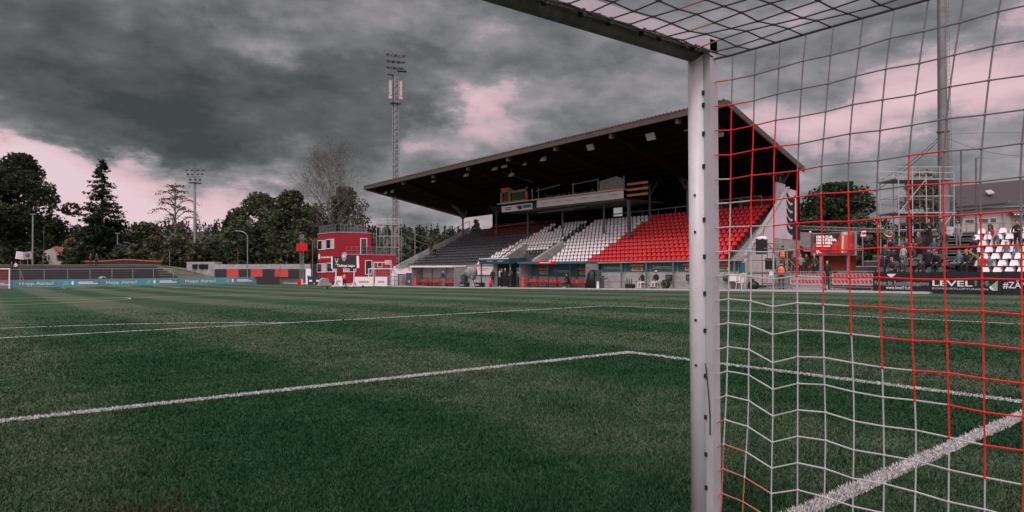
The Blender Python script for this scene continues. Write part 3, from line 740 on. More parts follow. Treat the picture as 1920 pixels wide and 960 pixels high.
for s in near:
    o = bpy.data.objects.new('seat', SM[s[3]]); col.objects.link(o); o.parent = gs; o.location = Vector(s[:3])-gs.location
def merge_seats(lst, name, parent):
    keys = ['r', 'w', 'k', 'd']; V_, F_, I_ = [], [], []; off = 0
    for kk in keys:
        me = SM[kk]; v = np.array([p.co[:] for p in me.vertices]); tri = [tuple(p.vertices) for p in me.polygons]
        f = np.array([t if len(t) == 4 else t+(t[-1],) for t in tri])
        L_ = np.array([s[:3] for s in lst if s[3] == kk])
        if not len(L_): continue
        V_.append((v[None]+L_[:, None]).reshape(-1, 3)); F_.append((f[None]+(np.arange(len(L_))*len(v))[:, None, None]).reshape(-1, 4)+off)
        I_.append(np.full(len(L_)*len(f), keys.index(kk))); off += len(L_)*len(v)
    return npmesh(name, np.concatenate(V_), np.concatenate(F_), [PLASR, PLASW, PLASK, DARKR], parent, np.concatenate(I_))
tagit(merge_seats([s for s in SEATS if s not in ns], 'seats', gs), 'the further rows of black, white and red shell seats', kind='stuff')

# vomitory in the middle of the front rows
vm = MB()
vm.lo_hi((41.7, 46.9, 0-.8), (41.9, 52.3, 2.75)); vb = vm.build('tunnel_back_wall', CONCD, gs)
vm = MB()
vm.prism([(38.3, 52.3, -.8), (38.3, 52.3, 1.9), (42.0, 52.3, 3.75), (42.0, 52.3, -.8)], (0, .22, 0)); vm.build('tunnel_side_wall', CONC, gs); vm = MB(); vm.prism([(38.3, 46.68, -.8), (38.3, 46.68, 2.0), (42.0, 46.68, 3.85), (42.0, 46.68, -.8)], (0, .5, 0))
vm.build('tunnel_side_wall', CONC, gs)
vm = MB(); vm.hexa([(38.2, 52.2, 2.15), (42, 52.2, 4.35), (42, 52.28, 4.35), (38.2, 52.28, 2.15)], [(38.2, 52.2, 2.25), (42, 52.2, 4.45), (42, 52.28, 4.45), (38.2, 52.28, 2.25)])
for k in range(6): t = k/5; vm.tube((38.2+3.8*t, 52.24, 1.8+2.0*t), (38.2+3.8*t, 52.24, 2.2+2.2*t), .02)
vm.tube((41.95, 47.1, 3.6), (41.95, 52.2, 3.5), .04); vm.tube((41.95, 47.1, 3.15), (41.95, 52.2, 3.05), .03)
vm.build('tunnel_handrail', METAL, gs)
vm = MB(); vm.lo_hi((41.6, 47.4, 1.9), (41.69, 51.6, 2.72)); bx_ = vm.build('tunnel_sign', BLACK, gs)
for k, y in enumerate((50.9, 50.1, 49.5, 48.9, 48.3)):
    sg = MB(); sg.prism([(41.58, y+.18, 2.5), (41.58, y-.10, 2.5), (41.58, y-.10, 2.25), (41.58, y+.04, 2.12), (41.58, y+.18, 2.25)] if k == 0 else [(41.58, y+.2, 2.2), (41.58, y-.2, 2.2), (41.58, y-.2, 2.42), (41.58, y+.2, 2.42)], (.01, 0, 0)); sg.build('sign_mark', TXG, bx_)

# press gallery slung under the roof
pgx = 42.5
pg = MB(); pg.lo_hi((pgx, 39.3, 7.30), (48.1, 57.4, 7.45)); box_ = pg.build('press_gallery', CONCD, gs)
pb = MB(); pb.lo_hi((pgx-.06, 39.3, 7.46), (pgx, 51.3, 8.19)); bnr = pb.build('gallery_banner', mat('pale_banner', (.60, .55, .57), .7, var=.06), box_)
pb = MB(); pb.lo_hi((pgx-.06, 52.0, 7.34), (pgx, 57.3, 8.0)); bn2 = pb.build('gallery_banner', mat('pale_banner', (.60, .55, .57)), box_)
pb = MB(); pb.lo_hi((pgx-.11, 51.35, 7.46), (pgx-.01, 51.95, 8.05)); pb.build('banner_gap', BLACK, box_)
for k in range(6):                                        # faint sponsor marks on the banner
    yk = 50.2-k*1.93; sg = MB(); sg.lo_hi((pgx-.075, yk-.62, 7.80), (pgx-.062, yk+.62, 7.88)); sg.lo_hi((pgx-.076, yk-.55, 7.90 if k % 2 else 7.72), (pgx-.063, yk+.1, 7.94 if k % 2 else 7.76)); sg.build('banner_mark', TXG, bnr)
sg = MB(); sg.lo_hi((pgx-.075, 55.5, 7.74), (pgx-.062, 56.7, 7.82)); sg.lo_hi((pgx-.075, 55.6, 7.55), (pgx-.062, 56.6, 7.64)); sg.build('banner_mark', TXK, bn2)
sg = MB(); sg.prism([(pgx-.075, 54.9, 7.8), (pgx-.075, 54.5, 7.9), (pgx-.075, 54.1, 7.75), (pgx-.075, 54.4, 7.62)], (.012, 0, 0)); sg.build('banner_mark', PLASR, bn2)
sg = MB(); sg.prism([(pgx-.077, 54.5, 7.6), (pgx-.077, 54.2, 7.92), (pgx-.077, 53.8, 7.86), (pgx-.077, 53.7, 7.5), (pgx-.077, 54.1, 7.42)], (.01, 0, 0)); sg.build('banner_mark', TXK, bn2)
sg = MB(); sg.lo_hi((pgx-.075, 52.2, 7.55), (pgx-.062, 53.6, 7.88)); sg.build('banner_mark', TEAL, bn2)
pb = MB(); pb.lo_hi((pgx-.28, 39.3, 8.22), (pgx+.5, 57.8, 8.32)); pb.build('gallery_ledge', mat('ledge_paint', (.45, .40, .36), .7), box_)
pb = MB()
for y in (39.35, 42.6, 46.0, 51.2, 52.2): pb.tube((pgx+.1, y, 8.3), (pgx+.1, y, 9.5), .05, n=5)
pb.tube((pgx+.1, 42.6, 9.5), (pgx+.1, 46.2, 9.35), .05); pb.tube((pgx+.1, 48, 9.5), (pgx+.1, 51.6, 9.2), .05)
pb.build('gallery_frame', METAL, box_)
cb_ = MB(); cb_.lo_hi((pgx+.02, 56.0, 8.33), (pgx+.12, 57.6, 8.5)); cb_.lo_hi((pgx+.02, 53.1, 8.33), (pgx+.12, 55.9, 8.5))
for y in (57.5, 56.0, 53.1): cb_.lo_hi((pgx, y-.10, 8.33), (pgx+.2, y+.10, 9.8))
cb_.lo_hi((pgx, 55.6, 9.55), (pgx+.16, 57.6, 10.0)); cb_.lo_hi((pgx, 53.0, 9.35), (pgx+.16, 55.6, 9.6))
cab = cb_.build('timber_cabin', mat('cabin_timber', (.42, .17, .08), .7, var=.25), box_)
g_ = MB(); g_.lo_hi((pgx+.15, 53.2, 8.5), (pgx+.18, 57.4, 9.5)); g_.build('cabin_window', GLASS, cab)
sc_ = MB(); sc_.prism([(pgx+.1, 39.5, 8.45), (pgx+.1, 39.5, 9.25), (pgx+.1, 40.3, 9.55), (pgx+.1, 42.4, 9.3), (pgx+.1, 42.4, 8.45)], (.08, 0, 0)); sc_.build('gallery_screen', PLSHEET, box_)
wg = MB(); wg.lo_hi((pgx, 39.3, 8.34), (pgx+.06, 42.5, 8.5))
for k in range(3): wg.lo_hi((pgx+.3, 36.8, 7.6+.5*k), (pgx+.4, 39.2, 7.8+.5*k))
wg.build('timber_barrier', mat('cabin_timber', (.42, .17, .08)), box_)
kit = MB()
for k in range(40):
    y = random.uniform(43, 51.4); s_ = random.uniform(.05, .16); kit.box((pgx+random.uniform(.1, .5), y, 8.33+s_), (.12, s_*1.2, s_*2))
tagit(kit.build('press_equipment', METALD, box_), 'monitors and cameras along the ledge', kind='stuff')
fx = MB(); fx.lo_hi((pgx+.1, 45.8, 6.9), (pgx+.25, 51.4, 6.96)); fx.tube((pgx+.2, 44.2, 7.1), (pgx+.2, 50.0, 6.95), .05); fx.build('cable_tray', METALD, box_)
for px in (1055, 990, 1133): y = onx(px, pgx+1.6); hp = MB(); hp.tube((pgx+1.6, y, 3.4), (pgx+1.6, y, 7.3), .09, n=8); hp.build('gallery_post', METALD, box_)
hp = MB(); hp.lo_hi((pgx+.3, 38.9, 4.0), (pgx+.5, 39.2, 7.3))
hp.build('gallery_post', METALD, box_)
# floodlights hung under the front of the roof
for k, (px, py, s_, two) in enumerate(((722, 361, .42, 0), (735, 358, .42, 0), (738, 372, .34, 1), (812, 338, .42, 0), (873, 327, .5, 0), (927, 315, .5, 0), (945, 310, .5, 0), (958, 327, .42, 1), (983, 307, .22, 0), (1018, 297, .5, 0), (1107, 276, .5, 2), (1220, 256, .55, 2), (1289, 240, .4, 1), (1349, 252, .4, 1))):
    x = 37.6 if not two == 1 else 38.6; P = at(px, py, x=x)
    fl = thing('floodlight', None, None, tuple(P)); del WM['floodlight' if False else fl.name]; fl.parent = roof; fl.location = P-world(roof).translation
    h = MB()
    if two == 2: h.box((0, 0, 0), (.10, s_*1.5, s_), Matrix.Rotation(R(-25), 4, 'Y'))
    else: h.prism([(-.1, -s_*.75, -s_*.35), (-.1, s_*.75, -s_*.35), (.12, s_*.45, s_*.4), (.12, -s_*.45, s_*.4)], (.16, 0, -.05))
    h.build('lamp_housing', mat('lamp_grey', (.50, .50, .52), .4, .2), fl, local=True)
    zt = roofz(x, P.y)-.25-P.z; h = MB(); h.tube((.05, 0, s_*.4), (.05, 0, max(zt, s_*.5)), .03); h.tube((.05, -s_*.6, s_*.1), (.05, s_*.6, s_*.1), .025); h.build('bracket', METALD, fl, local=True)
wr = MB(); wr.tube(at(925, 317, x=38.4), at(1000, 342, x=42), .03); wr.build('cable', METALD, roof)

# bays of advertising panels under the capping, posts between
ban = MB(); edges = [24.9, 27.5, 30.1, 32.7, 35.3, 37.9]
pn = 0
for k in range(5):
    a, b = edges[k], edges[k+1]
    m_ = MB(); m_.hexa([(38.2, a+.06, 1.02+tz(a)), (38.246, a+.06, 1.02+tz(a)), (38.246, b-.06, 1.02+tz(b)), (38.2, b-.06, 1.02+tz(b))], [(38.2, a+.06, 1.70+tz(a)), (38.246, a+.06, 1.70+tz(a)), (38.246, b-.06, 1.70+tz(b)), (38.2, b-.06, 1.70+tz(b))])
    p_ = m_.build('advertising_panel', TEAL, gs); c = (a+b)/2; z = 1.36+tz(c)
    if k in (0, 2, 3, 99) and k != 3 or k == 3:
        if k in (0, 2): kind_ = 'a'
        else: kind_ = 'a' if k == 3 else 's'
    kind_ = {0: 'a', 1: 's', 2: 'a', 3: 's', 4: 'a'}[k]
    if k == 4: kind_ = 's'
    if k == 3: kind_ = 'a'
    if k == 2: kind_ = 's'
    if k == 1: kind_ = 'a'
    if k == 0: kind_ = 'a'
    def aarg(c, z, p_, x=38.19):
        m2 = MB(); m2.lo_hi((x-.004, c-.78, z+.02), (x+.004, c+.78, z+.27)); m2.lo_hi((x-.004, c-.1, z-.03), (x+.004, c+.78, z+.022)); m2.build('red_patch', RED, p_)
        text('AARGAUER', (x-.012, c, z+.155), (0, -1, 0), .25, mat('pink_lettering', (.70, .28, .30)), p_, 1.45, bold=.008)
        m2 = MB(); m2.lo_hi((x-.004, c-.56, z-.28), (x+.004, c+.56, z-.035)); m2.build('cream_patch', YEL, p_)
        text('POWER', (x-.012, c, z-.16), (0, -1, 0), .22, TXK, p_, .9, bold=.008)
    if kind_ == 'a': aarg(c, z, p_)
    else: text('Soltermann', (38.19, c, z), (0, -1, 0), .42, YEL, p_, 2.1)
for y in edges+[40.5, 43.1, 45.7]:
    m_ = MB(); m_.lo_hi((37.72, y-.045, gz(y)+.08), (37.82, y+.045, 1.72+tz(y))); m_.build('bay_post', METAL, gs)
for (a, b, t_) in ((24.4, 24.85, None), (37.95, 40.4, None)):
    m_ = MB(); m_.lo_hi((38.19, a, .9), (38.245, b, 1.6)); m_.build('advertising_panel', TEAL, gs)
rr = MB(); rr.tube((37.77, 25, .62), (37.77, 37.8, .5), .02); rr.tube((37.77, 25, .25), (37.77, 37.8, .1), .02); rr.build('bay_rail', METAL, gs)
# white sponsor boards on the far half of the front wall
for (pa, pb_, top) in ((738, 787, 499), (861, 925, 498)):
    a, b = onx(pb_, 38.1), onx(pa, 38.1); m_ = MB(); zt = at((pa+pb_)/2, top, x=38.1).z
    m_.lo_hi((38.1, a, zt-.95), (38.24, b, zt)); p_ = m_.build('advertising_panel', PLASW, gs)
    for q in range(2):
        yy_ = a+(b-a)*(.28+.45*q); sg = MB(); sg.lo_hi((38.08, yy_-.9, zt-.36), (38.095, yy_+.9, zt-.26)); sg.lo_hi((38.08, yy_-.6, zt-.5), (38.095, yy_+.8, zt-.44)); sg.build('banner_mark', TXG if q else mat('pink_lettering', (.7, .28, .3)), p_)

# ------------------------------------------------------------------ trees
LEAF = leafmat('leaf_dark', (.013, .026, .012), (.044, .062, .032))
LEAFM = leafmat('leaf_mid', (.028, .046, .022), (.082, .100, .055))
LEAFO = leafmat('leaf_olive', (.032, .042, .020), (.088, .098, .052))
LEAFN = leafmat('needles', (.008, .017, .010), (.024, .040, .022), .1)
LEAFG = leafmat('twig_leaves', (.06, .062, .05), (.15, .15, .12))
LEAFY = leafmat('yellow_leaves', (.12, .09, .03), (.24, .17, .06))
def leaves(C_, size, flat=0., droop=None):
    """one small four-sided leaf clump at each centre"""
    n = len(C_); a = RNG.normal(size=(n, 3)); a[:, 2] *= (1-flat); a /= np.linalg.norm(a, axis=1)[:, None]+1e-9
    b = np.cross(a, RNG.normal(size=(n, 3))); b[:, 2] *= (1-flat); b /= np.linalg.norm(b, axis=1)[:, None]+1e-9
    s = (size*RNG.uniform(.5, 1.3, n))[:, None]; k = RNG.uniform(.45, 1., n)[:, None]
    v = np.empty((n, 4, 3)); v[:, 0] = C_-a*s; v[:, 1] = C_-b*s*k; v[:, 2] = C_+a*s*.9; v[:, 3] = C_+b*s*k*.8
    return v.reshape(-1, 3), np.arange(4*n).reshape(-1, 4)
def branches(base, h, spread, n1, r0, lift=.5, twigs=0, seed=0, low=.25):
    """trunk with limbs; returns mesh builder and limb tips"""
    rn = random.Random(seed); m_ = MB(); tips = []; base = Vector(base)
    lean = Vector((rn.uniform(-.04, .04), rn.uniform(-.04, .04), 0)); tp = [base+Vector((0, 0, -.4))]
    for i in range(1, 9): tp.append(base+Vector((lean.x*h*i/8+rn.uniform(-.012, .012)*h, lean.y*h*i/8+rn.uniform(-.012, .012)*h, h*.92*i/8)))
    m_.path(tp, [r0*(1-.10*i) for i in range(9)], 7)
    for k in range(n1):
        t = low+(.97-low)*(k+.5)/n1; i = min(7, int(t*8)); p = tp[i].lerp(tp[i+1], t*8-i); a = k*2.4+rn.uniform(-.5, .5); ln = spread*(1-.55*abs(t-.45)/.55)*rn.uniform(.75, 1.1)
        d = Vector((math.cos(a), math.sin(a), lift+t*.7)).normalized(); q = [p]
        for s_ in range(1, 5): q.append(p+d*ln*s_/4+Vector((rn.uniform(-.06, .06)*ln, rn.uniform(-.06, .06)*ln, .05*ln*(s_/4)**2)))
        rr = r0*.38*(1-t*.6); m_.path(q, [rr*(1-.2*s_) for s_ in range(5)], 5); tips += [q[3], q[4]]
        for j in range(twigs):
            s_ = rn.uniform(.3, 1); b = q[0].lerp(q[4], s_); dd = (d+Vector((rn.uniform(-.9, .9), rn.uniform(-.9, .9), rn.uniform(-.2, .9)))).normalized(); l2 = ln*rn.uniform(.25, .5)
            e = b+dd*l2; m_.path([b, b+dd*l2*.5+Vector((0, 0, .04*l2)), e], [rr*.3, rr*.2, rr*.1], 4); tips.append(e)
            for w in range(3):
                d3 = (dd+Vector((rn.uniform(-.8, .8), rn.uniform(-.8, .8), rn.uniform(-.4, .8)))).normalized(); b3 = b.lerp(e, rn.uniform(.3, 1)); e3 = b3+d3*l2*.6; m_.tube(b3, e3, rr*.14, rr*.06, 3, False); tips.append(e3)
    return m_, tips
def broadleaf(px, top, base_py, d, width_px, m_, label, name='broadleaf_tree', dens=1., size=.36, group='trees behind the ground', open_=.0, seed=1, bz=None, clump=1., low=.2, cat='tree'):
    P = at(px, base_py, d=d); T_ = at(px, top, d=d); z0 = P.z if bz is None else bz; h = T_.z-z0; rad = width_px*d/F/2; rn = np.random.default_rng(seed)
    t = thing(name, label, cat, (P.x, P.y, z0), group=group)
    mb, tips = branches((P.x, P.y, z0), h*.9, rad*.85, 14, max(.12, h*.022), seed=seed, twigs=1, low=low)
    mb.build('trunk', BARK, t)
    n_c = int(46*clump); C_ = []
    for k in range(n_c):                                   # clumps over a lopsided crown
        u = rn.uniform(0, 2*math.pi); v = rn.uniform(0, 1); hh = low+.02+(1-low-.04)*v; prof = math.sin(math.pi*min(1, max(0.02, (hh-low+.06)/(1.02-low)))**.8)**.65
        rr = rad*prof*rn.uniform(.35, .92)*(1+.22*math.sin(3*u+seed)+.15*math.sin(5*u+hh*9+seed)); c = np.array([P.x+math.cos(u)*rr, P.y+math.sin(u)*rr, z0+h*hh*rn.uniform(.95, 1.0)])
        cr_ = rad*rn.uniform(.20, .36); nn = int(95*dens*(cr_/1.6)**1.5*(0.40/size))+12
        dd = rn.normal(size=(nn, 3)); dd /= np.linalg.norm(dd, axis=1)[:, None]; q = rn.uniform(.35, 1.08, nn)[:, None]**.6
        pts = c+dd*q*cr_*np.array([1, 1, .72]); C_.append(pts)
    C_ = np.concatenate(C_); C_ = C_[(C_[:, 2] < z0+h) & (C_[:, 2] > z0+.3)]
    if open_: C_ = C_[rn.random(len(C_)) > open_]
    V_, F_ = leaves(C_, size); npmesh('crown', V_, F_, m_, t); return t
def conifer(px, top, base_py, d, width_px, label, seed=1, bz=None, group='trees behind the ground', dens=1.):
    P = at(px, base_py, d=d); T_ = at(px, top, d=d); z0 = P.z if bz is None else bz; h = T_.z-z0; rad = width_px*d/F/2; rn = np.random.default_rng(seed)
    t = thing('spruce_tree', label, 'tree', (P.x, P.y, z0), group=group); m_ = MB(); m_.path([(P.x, P.y, z0-.3), (P.x+.1, P.y, z0+h*.5), (P.x, P.y, z0+h)], [h*.016, h*.01, .03], 6); C_ = []
    for k in range(int(34)):
        f = .10+.89*k/34; L0 = rad*min(1, (1-f)*1.35)**.85*.92+.1
        for j in range(9 if f < .6 else 6):
            a = rn.uniform(0, 6.28); ln = L0*rn.uniform(.6, 1.12); zz = z0+h*(f+rn.uniform(-.012, .012)); e = np.array([P.x+math.cos(a)*ln, P.y+math.sin(a)*ln, zz-ln*.28+.12*ln]); s_ = np.array([P.x, P.y, zz])
            if j < 3: m_.tube(tuple(s_), tuple(e), .05, .015, 3, False)
            nn = int(26*dens*(ln/2.5+.25)); q = rn.uniform(.12, 1, nn)[:, None]**.8; pts = s_+(e-s_)*q+rn.normal(size=(nn, 3))*np.array([.25, .25, .16])*(.5+ln*.12); pts[:, 2] -= (q[:, 0]*(1-q[:, 0]))*ln*.35; C_.append(pts)
    m_.build('trunk', BARK, t); C_ = np.concatenate(C_); V_, F_ = leaves(C_, .27, .5); npmesh('crown', V_, F_, LEAFN, t); return t

GZF = -1.25
broadleaf(35, 286, 497, 128, 168, LEAF, 'huge dark broadleaf tree at the far left, taller than the spruce', dens=1.7, seed=3, bz=-1, size=.34, clump=1.8, low=.06, cat='tree')
broadleaf(-45, 320, 497, 122, 150, LEAF, 'dark broadleaf tree cut off by the left edge of the photo', dens=1.5, seed=4, bz=-1, size=.36, clump=1.4, low=.08)
conifer(190, 293, 497, 118, 130, 'tall dark spruce standing alone against the pink sky', seed=5, bz=-1, dens=1.15)
broadleaf(190, 418, 500, 121, 128, LEAF, 'low dark tree filling in under the tall spruce', dens=1.3, seed=6, bz=-1, low=.04)
def cedar(px, top, base_py, d, label):
    P = at(px, base_py, d=d); T_ = at(px, top, d=d); z0 = -1; h = T_.z-z0; t = thing('cedar_tree', label, 'tree', (P.x, P.y, z0), group='trees behind the ground'); m_ = MB(); rn = random.Random(8); C_ = []
    m_.path([(P.x, P.y, z0-.3), (P.x+.1, P.y, z0+h*.5), (P.x-.1, P.y, z0+h*.98)], [.30, .22, .06], 7)
    for k in range(22):
        f = .42+.56*k/22; a = k*2.4; ln = (6.2*(1-f)**.55+.6)*rn.uniform(.7, 1.1); s_ = Vector((P.x, P.y, z0+h*f)); dx, dy = math.cos(a), math.sin(a)
        q = [s_]+[s_+Vector((dx*ln*u, dy*ln*u, ln*(.42*math.sin(u*2.6)))) for u in (.25, .5, .75, 1)]
        m_.path(q, [.13, .11, .08, .055, .02], 4)
        for u in np.linspace(.35, 1.02, 9):
            c = s_+Vector((dx*ln*u, dy*ln*u, ln*(.42*math.sin(u*2.6))+.05))
            for _ in range(14): C_.append((c.x+rn.gauss(0, .5), c.y+rn.gauss(0, .5), c.z+rn.gauss(0, .09)))
    m_.build('trunk', BARKL, t); V_, F_ = leaves(np.array(C_), .16, .6); npmesh('crown', V_, F_, LEAFM, t)
cedar(328, 345, 497, 126, 'thin cedar with sparse flat layered branches beside the left floodlight mast')
broadleaf(275, 418, 498, 122, 110, LEAFO, 'rounded olive brown tree right of the tall spruce', dens=1.2, seed=9, bz=-1, low=.04)
broadleaf(335, 440, 500, 118, 90, LEAFO, 'olive bush below the sparse cedar', name='large_bush', cat='bush', dens=1.2, seed=10, bz=-1, low=.02)
broadleaf(222, 458, 500, 114, 60, LEAFM, 'green bush with a lamp post in front, left of the orange topped wall', name='large_bush', cat='bush', dens=1.2, seed=11, bz=-1, low=.02)
broadleaf(400, 448, 500, 124, 90, LEAFM, 'bushy green tree right of the left floodlight mast', dens=1.2, seed=12, bz=-1, low=.03)
broadleaf(440, 398, 500, 134, 90, LEAF, 'dark tree rising over the curved street lamp', dens=1.2, seed=13, bz=-1, low=.05)
broadleaf(490, 360, 500, 130, 130, LEAFM, 'mid green tree with a ragged top, left of the birch', clump=1.7, dens=1.1, seed=14, bz=-1, low=.08, open_=.15)
broadleaf(545, 357, 500, 128, 120, LEAFM, 'second ragged green tree, touching the left side of the birch', clump=1.7, dens=1.1, seed=15, bz=-1, low=.08, open_=.15)
broadleaf(465, 440, 505, 124, 100, LEAF, 'dark bush behind the curved street lamp', name='large_bush', cat='bush', dens=1.3, seed=16, bz=-1, low=.02)
broadleaf(560, 432, 505, 124, 110, LEAFO, 'olive bush behind the tower with the red lights', name='large_bush', cat='bush', dens=1.3, seed=17, bz=-1, low=.02)
def birch(px, top, d, label, w, seed):
    P = at(px, 497, d=d); h = at(px, top, d=d).z+1; t = thing('birch_tree', label, 'tree', (P.x, P.y, -1), group='trees behind the ground')
    m_, tips = branches((P.x, P.y, -1), h, w, 40, .34, lift=.85, twigs=10, seed=seed, low=.18); m_.build('trunk', BARKL, t); C_ = []
    for q in tips:
        if RNG.random() < .95:
            for _ in range(12): C_.append((q.x+RNG.normal()*.42, q.y+RNG.normal()*.42, q.z+RNG.normal()*.45-.25))
    V_, F_ = leaves(np.array(C_), .085); npmesh('crown', V_, F_, LEAFG, t)
birch(622, 288, 132, 'tall nearly bare birch with fine grey twigs above the red building', 9.5, 21)
broadleaf(648, 350, 500, 136, 110, LEAFO, 'thin olive tree behind the roof railing of the red building', dens=.8, seed=22, bz=-1, low=.05, open_=.1, size=.24, clump=1.5)
broadleaf(596, 375, 500, 138, 120, LEAFO, 'thin olive tree at the foot of the birch', dens=.8, seed=23, bz=-1, low=.1, open_=.2, size=.26)
broadleaf(118, 455, 500, 150, 60, LEAF, 'dark tree behind the gabled house', dens=1.2, seed=24, bz=-1, low=.05)
broadleaf(133, 447, 485, 126, 28, LEAFY, 'small yellowing tree over the red roof of the gabled house', dens=1.6, seed=25, bz=4.0, low=.1, size=.24)
broadleaf(785, 445, 505, 128, 90, LEAF, 'dark tree between the scaffold tower and the stand', dens=1.2, seed=26, bz=-1, low=.04)
broadleaf(828, 440, 500, 140, 70, LEAFO, 'olive tree by the far end of the stand', dens=1.2, seed=27, bz=-1, low=.04)
broadleaf(893, 412, 440, 150, 26, LEAFM, 'small tree top seen through the gap behind the stand', dens=1.5, seed=28, bz=0, low=.2, size=.3)
# right side
broadleaf(1565, 343, 500, 84, 165, LEAF, 'big dark rounded tree right of the stand, behind the screen', dens=1.5, seed=31, bz=0, size=.24, clump=2.2, low=.15)
broadleaf(1525, 392, 500, 78, 70, LEAFO, 'brown leaved tree behind the end wall of the stand', dens=1.3, seed=32, bz=0, size=.2, low=.2)
broadleaf(1612, 392, 500, 74, 60, LEAFG, 'sparse grey tree beside the screen', dens=1.0, seed=33, bz=0, size=.14, open_=.2, low=.2)
broadleaf(1735, 316, 470, 60, 105, LEAFG, 'grey green tree growing inside the right scaffold tower', dens=1.3, seed=34, bz=2.5, size=.15, low=.05, clump=1.6)
broadleaf(1650, 452, 480, 66, 60, LEAF, 'dark bush between the screen and the right scaffold', name='large_bush', cat='bush', dens=1.2, seed=35, bz=1, size=.18, low=.02)

# wooded hill on the horizon
def hill(name, pts, depth, m_, back=260):
    """ridge line given by picture points at a distance; ground rises to it"""
    m2 = MB(); P = [at(px, py, d=depth) for px, py in pts]; rows = []
    for p in P:
        q = Vector((p.x-CAM.x, p.y-CAM.y, 0)).normalized(); rows.append([Vector((p.x, p.y, 0))-q*back+Vector((0, 0, -4)), Vector((p.x, p.y, p.z*.7))-q*back*.45, p, Vector((p.x, p.y, p.z*.5))+q*back*.7, Vector((p.x, p.y, -4))+q*back*1.6])
    for a, b in zip(rows[:-1], rows[1:]):
        for i in range(4): m2.face([a[i], b[i], b[i+1], a[i+1]])
    return struct(m2.build(name, m_)), rows
HILLM = mat('hill_forest_floor', (.022, .032, .02), .95, var=.5, scale=.02)
pts = [(-350, 466), (-150, 456), (0, 452), (100, 448), (240, 436), (420, 434), (600, 438), (760, 442), (830, 443), (950, 452), (1100, 455), (1400, 470), (1560, 462), (1690, 455), (1900, 470), (2200, 470)]
_, rows = hill('wooded_hill', pts, 620, HILLM)
TV, TF = [], []; C_ = []
ridge = []
for k in range(len(rows)-1):
    a, b = rows[k], rows[k+1]
    n_ = int((b[2]-a[2]).length/3.0)
    for j in range(n_*5):
        u = RNG.random(); s_ = RNG.random()**1.5; p = a[2].lerp(b[2], u); q = a[1].lerp(b[1], u); g0 = a[0].lerp(b[0], u)
        base = p.lerp(q, s_*2) if s_ < .5 else q.lerp(g0, (s_-.5)*2); ridge.append((base, s_))
V_ = []
for base, s_ in ridge:
    h = RNG.uniform(7, 12); r_ = RNG.uniform(1.8, 3.2); nn = 40; f = RNG.random(nn)**.8; a = RNG.uniform(0, 6.28, nn)
    con = RNG.random() < .6; rr = r_*((1-f) if con else np.sin(np.pi*np.clip(f*.9+.1, 0, 1))**.5*1.2)*RNG.uniform(.5, 1.1, nn)
    V_.append(np.stack([base.x+np.cos(a)*rr, base.y+np.sin(a)*rr, base.z+(h if con else h*.75)*f], 1))
C_ = np.concatenate(V_); v, f = leaves(C_, .95)
tagit(npmesh('forest', v, f, LEAFN), 'dark mixed forest covering the hill on the horizon', 'forest', kind='stuff')

# ------------------------------------------------------------------ masts, lamps, scaffolds
def lattice(m_, base, top, w0, w1, n_, r_=.05, up_=None):
    base = Vector(base); top = Vector(top)
    cs = ((-1, -1), (1, -1), (1, 1), (-1, 1))
    for a, b in cs: m_.tube(base+Vector((a*w0, b*w0, 0)), top+Vector((a*w1, b*w1, 0)), r_*1.3, n=5)
    for i in range(n_):
        t0, t1 = i/n_, (i+1)/n_; p, q = base.lerp(top, t0), base.lerp(top, t1); wa, wb = w0+(w1-w0)*t0, w0+(w1-w0)*t1
        for k in range(4):
            c, d_ = cs[k], cs[(k+1) % 4]; a = p+Vector((c[0]*wa, c[1]*wa, 0)); b = q+Vector((d_[0]*wb, d_[1]*wb, 0)); m_.tube(a, b, r_*.7, n=4, cap=False)
            m_.tube(q+Vector((c[0]*wb, c[1]*wb, 0)), b, r_*.7, n=4, cap=False)
D = 118; B = at(742, 498, d=D); T_ = at(740, 140, d=D); bz = -1
tm = thing('floodlight_mast', 'very tall lattice floodlight mast with phone antennas, left of the stand', 'floodlight mast', (B.x, B.y, bz))
m_ = MB(); lattice(m_, (B.x, B.y, bz), (B.x, B.y, T_.z), .42, .34, 34, .07); m_.tube((B.x, B.y, bz), (B.x, B.y, T_.z), .30, n=8)
for k in range(60): m_.box((B.x+.42, B.y-.42, bz+.6*k+.5), (.35, .04, .05))
m_.build('mast', METAL, tm)
hd = MB(); RX = Matrix.Translation((B.x, B.y, 0)) @ Matrix.Rotation(R(-18), 4, 'Z')
hl = []
for r_, (z, n_) in enumerate(((at(740, 128, d=D).z, 6), (at(740, 116, d=D).z, 7), (at(740, 104, d=D).z, 5))):
    hd.tube(RX @ Vector((-1.45, 0, z)), RX @ Vector((1.45, 0, z)), .07, n=5)
    for k in range(n_): hl.append(RX @ Vector((-1.45+2.9*k/(n_-1), .25*((k % 2)*2-1), z+.28)))
for q in (-.5, .5): hd.tube(RX @ Vector((q, 0, T_.z-.5)), RX @ Vector((q, 0, at(740, 98, d=D).z)), .06, n=5)
hd.build('head_frame', METALD, tm)
for p in hl: h = MB(); h.ball((0, 0, 0), (.28, .2, .3), 8, 5); h.box((0, .12, 0), (.4, .2, .4)); o = h.build('floodlight', METALD, tm, local=True); o.location = p-tm.location
h = MB(); z = at(740, 125, d=D).z; h.box((1.1, -.3, z-.6), (1.6, 1.0, .14), RX); h.box((-.9, .1, z-1.3), (1.0, .7, .12), RX); h.build('service_platform', METALD, tm)
z0, z1 = at(740, 179, d=D).z, at(740, 151, d=D).z
